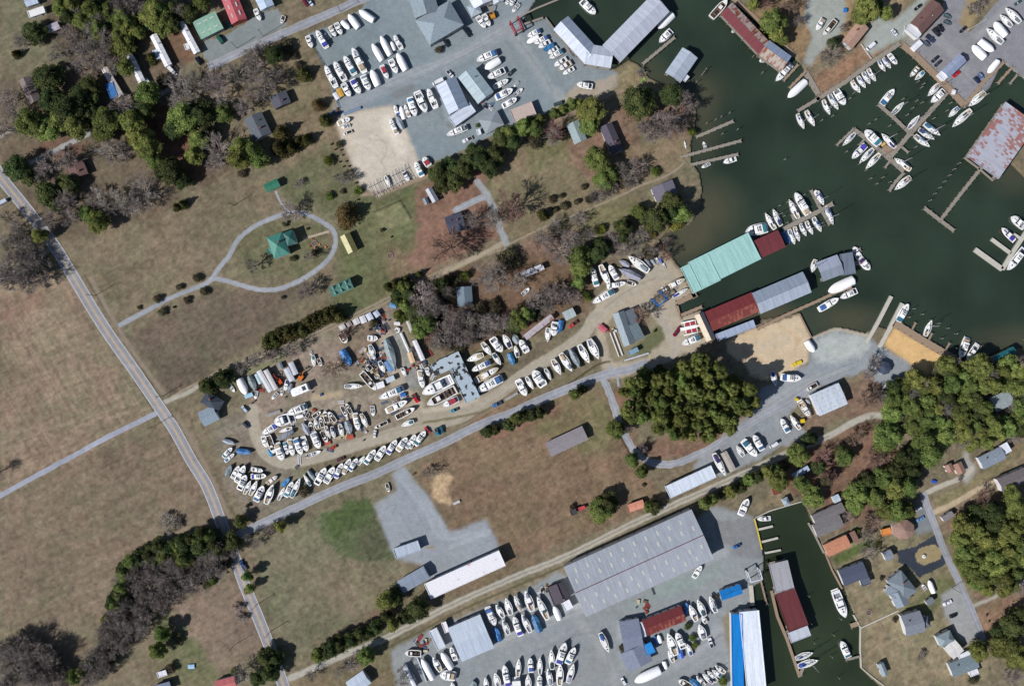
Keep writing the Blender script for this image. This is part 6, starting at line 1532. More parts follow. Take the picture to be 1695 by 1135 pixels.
def region(x, y): return min(REG, key=lambda q: (q[1]-x)**2+(q[2]-y)**2)[0]
TL = []
for ln in TREES.strip().splitlines():
    if ln[0] == '@': o_ = tuple(map(float, ln[2:].split())); continue
    a = ln.split()
    for i in range(0, len(a)-3, 4): x, y = px(float(a[i]), float(a[i+1]), o_); TL.append([x, y, float(a[i+2])/o_[2], a[i+3]])
def fill(poly, step, kinds, rmin, rmax, seed):
    rr = random.Random(seed); xs = [p[0] for p in poly]; ys = [p[1] for p in poly]; y = min(ys); row = 0
    while y < max(ys):
        x = min(xs)+(row % 2)*step/2
        while x < max(xs):
            qx, qy = x+rr.uniform(-.3, .3)*step, y+rr.uniform(-.3, .3)*step
            if inpoly(np.array([[qx]]), np.array([[qy]]), poly)[0, 0]: TL.append([qx, qy, rr.uniform(rmin, rmax), rr.choice(kinds)])
            x += step
        y += step*.87; row += 1
fill([(1020,655),(1045,628),(1078,616),(1100,618),(1130,600),(1165,590),(1188,596),(1196,622),(1222,630),(1256,645),(1264,665),(1240,686),(1225,706),(1182,722),(1158,736),(1122,734),(1100,715),(1062,695),(1034,685)], 17, 'qqqpqq', 8, 14, 3)
fill([(212,935),(255,925),(333,918),(375,905),(380,945),(330,970),(285,995),(230,1050),(185,1090),(165,1135),(125,1135),(150,1078),(185,1015)], 12.5, 'bbbbbs', 10, 15, 5)
fill([(0,1065),(30,1055),(80,1075),(110,1110),(120,1135),(0,1135)], 13, 'bbbb', 11, 16, 6)
fill([(196,950),(212,932),(262,915),(300,895),(360,880),(360,892),(300,912),(250,932),(214,948),(202,985),(188,1020),(180,1010)], 9, 'ppPP', 9, 13, 7)
fill([(90,0),(235,0),(320,10),(300,45),(235,60),(150,70),(120,45)], 17, 'bppPs', 10, 14, 8)
fill([(1475,640),(1560,600),(1700,600),(1700,720),(1600,740),(1500,700)], 22, 'ppPb', 12, 16, 9)
fill([(960,475),(985,445),(1030,435),(1090,400),(1110,425),(1060,425),(985,450)], 14, 'bBs', 8, 12, 10)
fill([(690,470),(760,480),(820,530),(880,500),(930,520),(900,545),(800,560),(740,590),(700,570)], 15, 'bbsBs', 9, 14, 12)
fill([(40,380),(80,440),(40,460),(0,470),(0,400)], 18, 'b', 12, 16, 14)
fill([(1590,980),(1700,985),(1700,905),(1600,900)], 20, 'ppb', 12, 16, 15)
def blocked(x, y, k, r):     # no tree grows through a roof
    X_, Y_ = W(x, y, 4)
    for cx, cy, a, hx, hy in FOOT:
        dx, dy = X_-cx, Y_-cy
        if abs(dx)+abs(dy) > hx+hy+12: continue
        u, v = dx*math.cos(a)+dy*math.sin(a), -dx*math.sin(a)+dy*math.cos(a); m = r*S*(.45 if k in 'pPqbB' else .3)
        if abs(u) < hx+m and abs(v) < hy+m: return True
    return False
keep = []
for t in TL:
    x, y, r, k = t
    if r < 5 and k in 'pP': k = 'g'
    ok = True
    for q in keep:
        d2 = math.hypot(q[0]-x, q[1]-y)
        if d2 < .4*max(r, q[2]): ok = False; break
    if ok and not blocked(x, y, k, r): keep.append([x, y, r, k])
cnt = {}
for i, (x, y, r, k) in enumerate(keep):
    name, pr_, ph_ = SPEC[k]; var = R.randrange({'p': 5, 'q': 4, 'P': 4, 'b': 5, 'B': 3}.get(k, 2)); P_ = proto(k, var); rm = r*S*(1.1 if k in 'pPc' else 1)
    s = rm/pr_; hh = {'p': 6+rm*1.05, 'q': 17+rm, 'P': 4+rm*1.1, 'c': 2+rm*1.9, 'r': 2+rm*1.7, 'b': 4+rm*1.3, 'B': 4.5+rm*1.3, 'l': 1.2+rm*.3, 'g': .8+rm*1.0, 's': .7+rm*.9, 'y': .8+rm*.7}[k]*(R.uniform(.8, 1.15) if k != 'q' else R.uniform(.93, 1.08))
    if not P_[2]: o = P_[0]; P_[2] = True
    else: o = copy_tree(P_[0], P_[1])
    X_, Y_ = W(x, y, hh*(.8 if k == 'q' else .65)); o.location = (X_, Y_, 0); o.rotation_euler = (0, 0, R.uniform(0, 6.28)); o.scale = (s*1.06, s*1.06, hh/ph_); cnt[k] = cnt.get(k, 0)+1
    rg_ = region(x, y); tag(o, KIND[k]+' '+rg_, 'shrub' if k in 'gsyl' else 'tree', KIND[k]+'s '+rg_)
for v in TP.values():
    if not v[2]:
        for o in list(v[1].get(v[0], [])): bpy.data.objects.remove(o)
        bpy.data.objects.remove(v[0])
print('trees', cnt)
# ---------------- piers, docks and piles ----------------
PIERS = [
# tile, width, points, material, name, label
('1017 0 5', 24, [235,530,500,310], 'p','pier','short grey pier beside the V shaped shed'),
('1017 0 5', 24, [678,1135,985,1003], 'p','pier','northernmost of three long piers on the west shore'),
('1017 227 5', 24, [552,165,1050,30], 'p','pier','middle of three long piers on the west shore'),
('1017 227 5', 24, [632,230,1025,142], 'p','pier','southernmost of three long piers on the west shore'),
('1017 0 5', 20, [1400,668,1522,535], 'b','finger_pier','brown finger pier at the end of the rusty boat shed'),
('1017 0 5', 20, [1450,728,1592,582], 'b','finger_pier','brown finger pier left of the wrapped boat'),
('1017 0 5', 46, [1590,610,1690,780], 'p','dock','short wide dock platform at the rusty shed corner'),
('1017 0 5', 26, [1520,918,1700,810], 'p','dock','grey dock arm at the southwest end of the quay row'),
('1017 0 5', 34, [985,-10,1240,215,1492,462], 'b','dock','brown walkway along the landward side of the rusty shed'),
('1356 0 5', 34, [-20,825,215,680,430,520,670,360], 'p','quay_walk','long grey quay walk below the tan bank'),
('1356 0 5', 52, [690,372,800,460,900,560,1060,715,1200,870], 'b','quay_walk','brown quay walk along the paved lot'),
('1356 0 5', 30, [1195,880,1290,770,1385,650,1530,512], 'b','quay_walk','narrow brown quay on the channel side of the lot'),
('1356 0 5', 36, [1060,765,900,945,745,1115,590,1300], 'p','dock','main diagonal dock of the east basin'),
('1356 0 5', 28, [490,862,620,975,750,1100], 'p','dock','upper west arm of the east basin dock'),
('1380 180 8.47', 60, [285,290,450,410,640,580,830,740,985,880], 'p','dock','lower west arm of the east basin dock'),
('1380 180 8.47', 40, [990,895,880,1010,780,1150], 'p','dock','bent tip of the east basin dock'),
('1380 180 8.47', 30, [45,510,285,280], 'p','finger_pier','finger pier at the west end of the lower arm'),
('1380 180 8.47', 150, [680,560,830,650], 'b','dock','square brown platform in the east basin dock'),
('1380 180 8.47', 32, [940,520,1050,615], 'p','finger_pier','short finger pier on the outer side of the diagonal dock'),
('1380 180 8.47', 30, [800,720,720,825], 'p','finger_pier','short finger pier below the square platform'),
('1380 180 8.47', 28, [430,430,360,510], 'p','finger_pier','short finger pier near the lower arm west end'),
('1380 180 8.47', 28, [1080,340,1180,420], 'p','finger_pier','short finger pier beside the outer sailboats'),
('1356 0 5', 20, [1480,690,1602,555], 'b','finger_pier','brown finger pier right of the white wrapped boat'),
('1356 0 5', 16, [1580,692,1642,620], 'p','finger_pier','small grey finger pier at the right channel bank'),
('1356 227 5', 28, [1345,252,1175,465,1010,680], 'p','pier','long stem of the lone T shaped pier'),
('1356 227 5', 30, [870,585,1005,690,1118,775], 'p','pier','outer crossbar of the lone T shaped pier'),
('1356 227 5', 16, [1205,172,1330,265,1440,360], 'p','walkway','thin walkway in front of the rust patched roof'),
('1356 227 5', 26, [1430,842,1590,960], 'c','floating_dock','upper pale finger of the right edge dock'),
('1356 227 5', 38, [1292,928,1520,1092], 'c','floating_dock','lower pale finger of the right edge dock'),
('1356 227 5', 34, [1520,1092,1610,945,1720,780], 'c','floating_dock','pale spine of the right edge dock'),
('1356 227 5', 18, [1615,800,1690,850], 'c','floating_dock','short pale finger of the right edge dock'),
('1017 227 5', 36, [1395,765,1560,680,1720,600,1810,550], 'p','dock','dock running east from the dark red shed'),
('1017 227 5', 26, [1628,438,1690,560,1785,725], 'p','dock','T head of the dock by the small sailboats'),
('1017 227 5', 20, [1490,690,1470,640], 'p','finger_pier','short finger by the blue decked sailboat'),
('1017 454 5', 26, [545,342,725,268], 'b','dock','tan dock on the south side of the haul out slip'),
('1017 454 5', 40, [510,242,680,160], 'b','dock','tan dock on the north side of the haul out slip'),
('1017 454 5', 30, [580,30,670,195], 'b','dock','tan landing at the west end of the mint shed'),
('1017 454 5', 16, [518,245,552,378], 'b','bulkhead','timber bulkhead at the head of the haul out slip'),
('1017 454 5', 24, [1180,455,1400,345,1695,215,1830,150,1965,105], 'b','pier','long timber pier south of the grey boat shed'),
('1017 454 5', 14, [1530,325,1628,520], 'b','bulkhead','dark bulkhead on the east side of the sand'),
('1017 227 5', 30, [1695,1095,1800,1050,1830,1000,2040,930], 'p','dock','dock joining the sheds near the pier tip'),
('1356 227 5', 40, [260,1060,350,1030], 'p','dock','small dock platform beside the two tip boats'),
('1356 454 5', 30, [600,182,490,395,395,560], 'c','ramp_pier','west concrete pier of the boat ramp'),
('1356 454 5', 34, [692,240,590,440,500,605], 'c','ramp_pier','east concrete pier of the boat ramp'),
('1356 454 5', 62, [620,402,860,550,1120,702], 'b','boardwalk','timber boardwalk along the orange mulch'),
('1356 454 5', 16, [800,400,768,460], 'b','finger_pier','westmost finger of the mulch boardwalk'),
('1356 454 5', 16, [936,488,905,548], 'b','finger_pier','middle finger of the mulch boardwalk'),
('1356 454 5', 16, [1082,568,1046,630], 'b','finger_pier','eastmost finger of the mulch boardwalk'),
('1017 681 5', 18, [1195,975,1312,948], 'c','finger_pier','northern concrete finger in the canal'),
('1017 681 5', 18, [1222,1078,1355,1045], 'c','finger_pier','middle concrete finger in the canal'),
('1017 908 5', 16, [1250,35,1378,10], 'c','finger_pier','southern concrete finger in the canal'),
('1017 681 5', 10, [1160,885,1190,1000,1222,1140], 'y','kerb','yellow painted edge of the canal apron'),
('1017 908 5', 34, [1145,470,1130,300], 'c','dock','pale dock west of the travel lift slip'),
('1017 908 5', 14, [1212,260,1262,460], 'b','dock','narrow brown dock in the canal lift slip'),
('1017 908 5', 24, [1300,345,1350,560,1430,750,1535,1060], 'b','walkway','walkway along the west side of the canal boat shed'),
('1017 908 5', 26, [1540,1045,1560,985], 'p','dock','small dock at the south end of the canal walkway'),
('1356 908 5', 10, [285,545,345,655,660,510], 'c','seawall','pale seawall around the upper canal lawn'),
('1356 908 5', 9, [345,655,342,830,350,985,440,1060,540,1135], 'c','seawall','pale seawall around the lower canal lawn'),
('1356 908 5', 40, [262,640,318,618], 'b','dock','small square dock at the canal lawn corner'),
('1356 908 5', 18, [222,920,350,885], 'p','dock','small L shaped dock by the lower canal cruiser'),
('1356 681 5', 16, [-90,920,-40,1010,40,1170], 'p','walkway','canal side walkway left of the brown sheds'),
('1356 908 5', 14, [45,20,110,180,190,330], 'b','walkway','narrow timber walk along the upper canal bank'),
('678 0 5', 16, [950,200,1105,148], 'p','bulkhead','stone edge of the travel lift channel'),
('678 0 5', 14, [870,160,1050,70,1235,-5], 'p','bulkhead','dark capped seawall of the northern lot'),
('1017 681 5', 8, [1165,880,1290,820,1550,745], 'c','bulkhead','pale bulkhead at the head of the canal'),
('678 0 5', 10, [1125,145,1240,300,1330,440], 'p','walkway','walkway between the fan lot and the V shed'),
]
YEL = mat('yellow_kerb_paint', col(216, 190, 70), noise=.12, scale=2)
for t, wd, pts, mk, nm, lb in PIERS:
    o_ = org(t.split()); q = [W(*px(pts[i], pts[i+1], o_), .5) for i in range(0, len(pts), 2)]; wdm = wd/o_[2]*S
    root = empty(nm, q[0][0], q[0][1]); tag(root, lb, nm.replace('_', ' ')); mt = {'p': PILE, 'b': BROWNT, 'c': PALEC, 'y': YEL}[mk]
    m = MB(); pm = MB(); ht = .42 if nm not in ('kerb',) else .25; piles = []
    for (x1, y1), (x2, y2) in zip(q, q[1:]):
        x1 -= q[0][0]; x2 -= q[0][0]; y1 -= q[0][1]; y2 -= q[0][1]; L = math.hypot(x2-x1, y2-y1); a = math.atan2(y2-y1, x2-x1)
        m.box(0, L, -wdm/2, wdm/2, ht-.3 if mk != 'c' else -1.0, ht+.001*len(piles), 0, a, x1, y1)
        n = max(1, int(L/3.2))
        for i in range(n+1):
            for s in (-1, 1): piles.append((x1+math.cos(a)*L*i/n-math.sin(a)*s*(wdm/2+.08), y1+math.sin(a)*L*i/n+math.cos(a)*s*(wdm/2+.08)))
    m.build('deck_planks' if mk != 'c' and mk != 'y' else 'slab', mt, root)
    if mk in 'pb' and nm not in ('bulkhead', 'walkway'):
        for k, (x, y) in enumerate(piles[:60]): MB().tube((x, y, -3), (x, y, 1.1 if k % 3 else 1.6), .14, n=6).build('piling', PILE, root)
# free standing mooring piles, in photo pixels
PL = [(1272,78),(1283,85),(1261,122),(1168,116),(1164,121),(1161,125),(1152,137),(1207,188),(1193,194),(1184,199),(1169,205),(1220,215),(1195,223),(1586,271),(1578,281),(1570,291),(1562,301),(1554,311),(1546,321),(1538,332),(1440,296),(1450,305),(1460,294),(1472,302),(1400,252),(1411,262),(1421,272),(1432,282),(1514,244),(1522,236),(1530,227),(1536,220),(1516,168),(1525,171),(1509,180),(1500,191),(1493,165),(1544,197),(1524,146),(1527,140),(1518,136),(1437,206),(1448,199),(1471,209),(1373,180),(1386,168),(1405,164),(1412,155),(1377,193),(1359,200),(1566,184),(1572,172),(1577,159),(1266,353),(1279,348),(1289,341),(1302,335),(1302,369),(1297,358),(1330,323),(1525,520),(1539,530),(1567,543),(1581,552),(1557,560),(1552,535),(1580,576),(1511,511),(1503,525),(1585,577),(1620,573),(1346,1062),(1341,1030),(1378,1049),(1337,985),(1390,1023),(1387,1120),(1375,1085),(1695,562),(1243,50),(1246,95),(1298,265)]
for i, (x, y) in enumerate(PL):
    X_, Y_ = W(x, y); root = empty('mooring_pile', X_, Y_); rg_ = 'in the canal' if y > 800 else 'beside the mulch boardwalk' if y > 500 else 'off the small sailboat dock' if y > 330 else 'in the east basin' if x > 1350 else 'off the west channel shore'
    MB().tube((0, 0, -3), (R.uniform(-.2, .2), R.uniform(-.2, .2), 2.6), .17, .15, 7).build('piling', PILE, root); MB().tube((0, 0, 2.55), (0, 0, 2.75), .19, .12, 7).build('pile_cap', PALEC, root)
    tag(root, 'weathered mooring pile standing in the water '+rg_, 'mooring pile', 'mooring piles '+rg_)
# ---------------- vehicles ----------------
def paint(c): return mat('car_paint_%d_%d_%d' % c, col(*c), rough=.25, noise=.04, scale=1)
def car(kind, c, x1, y1, x2, y2, o_, label):
    """front at x1,y1"""
    a = W(*px(x1, y1, o_), .7); b = W(*px(x2, y2, o_), .7); L = math.dist(a, b); L = max(4.3, min(L, 6.4 if kind != 'truck' else 9)); s = L/4.8
    root = empty({'car': 'parked_car', 'suv': 'parked_car', 'pickup': 'pickup_truck', 'van': 'parked_van', 'truck': 'box_truck'}[kind], (a[0]+b[0])/2, (a[1]+b[1])/2, 0, math.atan2(a[1]-b[1], a[0]-b[0]), (s, min(s, 1.1), 1))
    pm = paint(c); bd = MB()
    pts = [(-2.4, -.8), (-2.3, -.92), (1.9, -.92), (2.3, -.75), (2.4, 0), (2.3, .75), (1.9, .92), (-2.3, .92), (-2.4, .8)]
    bd.prism(pts, .35, .85); bd.taper((1.0, 2.3, -.85, .85), (1.0, 2.2, -.78, .78), .85, 1.02)
    if kind in ('car', 'suv'): bd.taper((-2.35, -1.3, -.85, .85), (-2.3, -1.3, -.78, .78), .85, 1.05 if kind == 'car' else 1.1)
    bo = bd.build('body', pm, root)
    if kind == 'car': g, r_ = ((-1.6, 1.25, -.82, .82), (-.95, .5, -.66, .66), .86, 1.4), (-1.0, .45)
    elif kind == 'suv': g, r_ = ((-2.25, 1.25, -.84, .84), (-2.0, .6, -.7, .7), .9, 1.62), (-2.0, .55)
    elif kind == 'pickup': g, r_ = ((-.35, 1.25, -.84, .84), (-.25, .65, -.7, .7), .86, 1.62), (-.25, .6)
    else: g, r_ = ((.6, 2.0, -.86, .86), (.7, 1.5, -.76, .76), .86, 1.8), (.7, 1.45)
    gm = MB(); gm.taper(*g); gm.build('windscreen', GLASS, root); tz = g[3]; rf = MB(); rf.taper((r_[0]-.03, r_[1]+.03, -g[1][3]-.02, g[1][3]+.02), (r_[0]+.05, r_[1]-.05, -g[1][3]+.04, g[1][3]-.04), tz, tz+.06); rf.build('roof', pm, root)
    if kind == 'pickup':
        m = MB(); m.box(-2.3, -.4, -.9, -.8, .85, 1.15); m.box(-2.3, -.4, .8, .9, .85, 1.15); m.box(-2.38, -2.28, -.9, .9, .85, 1.15); m.build('truck_bed', pm, root); MB().box(-2.28, -.4, -.8, .8, .855, .9).build('bed_liner', BLK, root)
    if kind in ('van', 'truck'): MB().taper((-2.35, .65, -.92, .92), (-2.3, .6, -.86, .86), .8, 2.0 if kind == 'van' else 2.7).build('cargo_box', paint(c if kind == 'van' else (230, 230, 228)), root)
    for x in (-1.45, 1.45):
        for sd in (-1, 1): wh = MB(); wh.tube((x, sd*.7, .33), (x, sd*.95, .33), .33, n=12); w_ = wh.build('wheel', BLK, root); MB().tube((x, sd*.94, .33), (x, sd*.97, .33), .19, n=8).build('rim', ALU, w_)
    for sd in (-1, 1): MB().box(2.3, 2.42, sd*.62-.16, sd*.62+.16, .6, .76).build('headlight', TRIM, root); MB().box(-2.43, -2.36, sd*.7-.12, sd*.7+.12, .62, .8).build('tail_light', CANR, root)
    tag(root, label, {'suv': 'car', 'truck': 'truck', 'pickup': 'pickup truck'}.get(kind, kind))
CARS = [
('1356 0 5','suv',(96,112,116),1090,150,1030,125,'grey green car above the row of black trucks'),('1356 0 5','suv',(90,104,108),1085,200,1035,180,'grey car just below the other grey green car'),
('1356 0 5','pickup',(30,32,38),1010,205,965,250,'black pickup second in the row by the clubhouse'),('1356 0 5','pickup',(36,38,44),1030,262,975,215,'black pickup third in the row by the clubhouse'),
('1356 0 5','pickup',(34,36,46),1000,300,940,240,'black pickup fourth in the row by the clubhouse'),('1356 0 5','pickup',(60,70,100),955,350,885,295,'dark blue pickup at the foot of the clubhouse row'),
('1356 0 5','suv',(86,98,108),915,385,862,345,'grey car beside the small rack at the quay'),('1356 0 5','suv',(28,30,36),790,85,838,45,'black car on the gravel left of the clubhouse'),
('1356 0 5','car',(214,222,226),640,290,605,250,'white car alone on the pale gravel by the clubhouse'),('1356 0 5','van',(236,238,238),395,412,455,360,'white van by the fence above the quay'),
('1356 0 5','pickup',(44,38,44),1165,270,1208,230,'dark pickup alone in the paved east lot'),('1356 0 5','suv',(40,44,52),930,518,980,472,'upper one of two dark cars near the brown quay'),
('1356 0 5','suv',(48,54,66),955,552,1002,508,'lower one of two dark cars near the brown quay'),('1356 0 5','car',(196,28,44),1108,640,1160,595,'bright red car beside the blue grey shed'),
('1356 0 5','suv',(120,140,170),1358,655,1318,612,'silver blue car at the corner of the paved lot'),('1356 0 5','suv',(34,44,70),1325,685,1285,645,'navy car beside the silver blue one'),
('1356 0 5','car',(60,90,92),1620,40,1662,12,'dark green car at the top right'),
('678 0 5','suv',(30,36,46),505,305,450,235,'black car beside the marina office'),('678 0 5','suv',(40,44,48),325,390,285,335,'dark car parked on the tan pad by the office'),
('678 0 5','car',(50,58,60),815,628,868,578,'dark green car between two boats by the workshop'),('678 0 5','suv',(66,82,84),1190,872,1268,845,'grey green car at the hedge corner'),
('678 0 5','van',(238,238,236),192,700,280,658,'white van at the corner of the pale workshop'),('678 0 5','pickup',(225,228,232),360,640,310,590,'white pickup beside the small red tractor'),
('678 227 5','pickup',(236,238,240),440,40,518,5,'white pickup near the pine clump in the north lot'),
('0 0 5','suv',(28,34,44),1620,475,1665,535,'black car by the eastmost mobile home'),('0 0 5','car',(220,224,228),410,740,460,785,'white car under the west pines'),('0 0 5','pickup',(200,206,212),1375,105,1430,150,'pale truck in the shade of the north woods'),
('0 0 5','van',(222,226,230),1245,700,1215,665,'small white van at the foot of the second mobile home'),('0 0 5','truck',(206,212,218),1460,625,1400,560,'pale box truck below the third mobile home'),
('339 0 5','car',(120,40,60),812,0,850,52,'maroon car in the driveway at the top'),('339 0 5','pickup',(210,224,238),893,50,855,-5,'pale blue pickup beside the maroon car'),
('339 0 5','van',(40,96,80),100,295,150,360,'dark green van in front of the pale green shop'),('339 0 5','car',(40,110,104),180,175,215,235,'teal car between the two shops'),
('0 227 5','van',(196,204,216),-15,560,60,520,'white van at the far left by the side lane'),
('1017 454 5','car',(120,22,50),490,512,548,432,'maroon car on the gravel by the pier office'),
('678 454 5','pickup',(190,60,56),1318,440,1388,388,'red pickup beside the pale square shed'),('678 454 5','pickup',(220,26,44),68,1060,28,990,'bright red pickup in the middle of the boatyard'),
('678 454 5','pickup',(76,120,170),682,1092,760,1058,'blue pickup hitched to a long trailer'),('580 610 8.47','pickup',(60,150,170),1410,600,1500,565,'teal pickup below the ruin'),
('580 610 8.47','pickup',(40,140,180),1235,935,1195,840,'bright blue pickup at the yard entrance verge'),('580 610 8.47','suv',(40,90,110),1305,905,1265,800,'dark teal car at the yard entrance verge'),
('580 610 8.47','car',(180,60,70),1100,880,1065,840,'small red car at the tip of the boat line'),('400 640 8.47','car',(176,70,44),1228,878,1328,828,'rust orange car on the lane of the turning loop'),
('400 640 8.47','suv',(190,206,222),10,275,75,345,'pale blue car by the grey blue house'),('400 640 8.47','suv',(60,74,90),100,575,20,500,'dark car south of the grey blue house'),
('400 640 8.47','car',(90,50,56),1330,1035,1440,990,'dark red car parked near the curved boat line'),
('339 681 5','car',(225,225,225),1405,205,1410,165,'boxy white car at the edge of the lane'),
('339 908 5','pickup',(50,80,130),290,90,345,180,'dark blue pickup driving on the main road'),
('1356 681 5','car',(228,232,236),785,815,845,790,'white car parked by the eight sided house'),('1356 681 5','car',(110,150,196),805,905,865,872,'light blue car parked by the eight sided house'),
('1356 908 5','car',(236,238,240),1025,462,1095,430,'white car on the pale concrete drive'),('1356 908 5','suv',(30,34,38),1140,540,1080,562,'black car at the planting bed by the concrete drive'),
('1017 908 5','pickup',(236,238,238),785,735,810,815,'white pickup between the rows in the south yard'),('1017 908 5','car',(236,238,238),60,1065,90,1120,'white car at the bottom edge of the south yard'),
('1017 681 5','pickup',(40,110,190),985,1125,1040,1100,'blue pickup on the dark apron by the canal'),
('1017 681 5','truck',(226,226,226),1285,295,1345,255,'white box trailer in the gravel strip'),
]
for c in CARS: car(c[1], c[2], c[3], c[4], c[5], c[6], org(c[0].split()), c[7])
# ---------------- yard things ----------------
def trailer(t, pts, wd, c, h, label, name='storage_trailer', cat='trailer', wheels=True):
    o_ = org(t.split()); a = W(*px(pts[0], pts[1], o_), h); b = W(*px(pts[2], pts[3], o_), h); L = math.dist(a, b)/2; w_ = wd/o_[2]*S/2
    root = empty(name, (a[0]+b[0])/2, (a[1]+b[1])/2, 0, math.atan2(b[1]-a[1], b[0]-a[0])); z0 = .7 if wheels else .05
    m = MB(); m.box(-L, L, -w_, w_, z0, h-.1); m.build('box_body', mat('panel_%d_%d_%d' % c, col(*c), rough=.5, noise=.1, scale=.8, stretch=(1.5, .2, .3)), root)
    r_ = MB(); r_.add([(-L-.03, -w_-.03, h-.1), (L+.03, -w_-.03, h-.1), (L+.03, w_+.03, h-.1), (-L-.03, w_+.03, h-.1), (-L, 0, h+.08), (L, 0, h+.08)], [(0, 1, 5, 4), (2, 3, 4, 5), (0, 4, 3), (1, 2, 5)]); r_.build('roof', mat('panel_%d_%d_%d' % c, col(*c)), root)
    MB().box(L-.02, L+.05, -w_*.8, w_*.8, z0+.2, h-.3).build('rear_door', mat('rear_door_grey', col(120, 124, 128), noise=.1), root)
    if wheels:
        for x in (-.55*L, .6*L):
            for s in (-1, 1): MB().tube((x, s*(w_-.25), .45), (x, s*w_, .45), .45, n=10).build('wheel', BLK, root)
        MB().tube((-L, 0, .7), (-L-1.2, 0, .6), .07, n=4).build('tow_bar', STEEL, root)
    tag(root, label, cat)
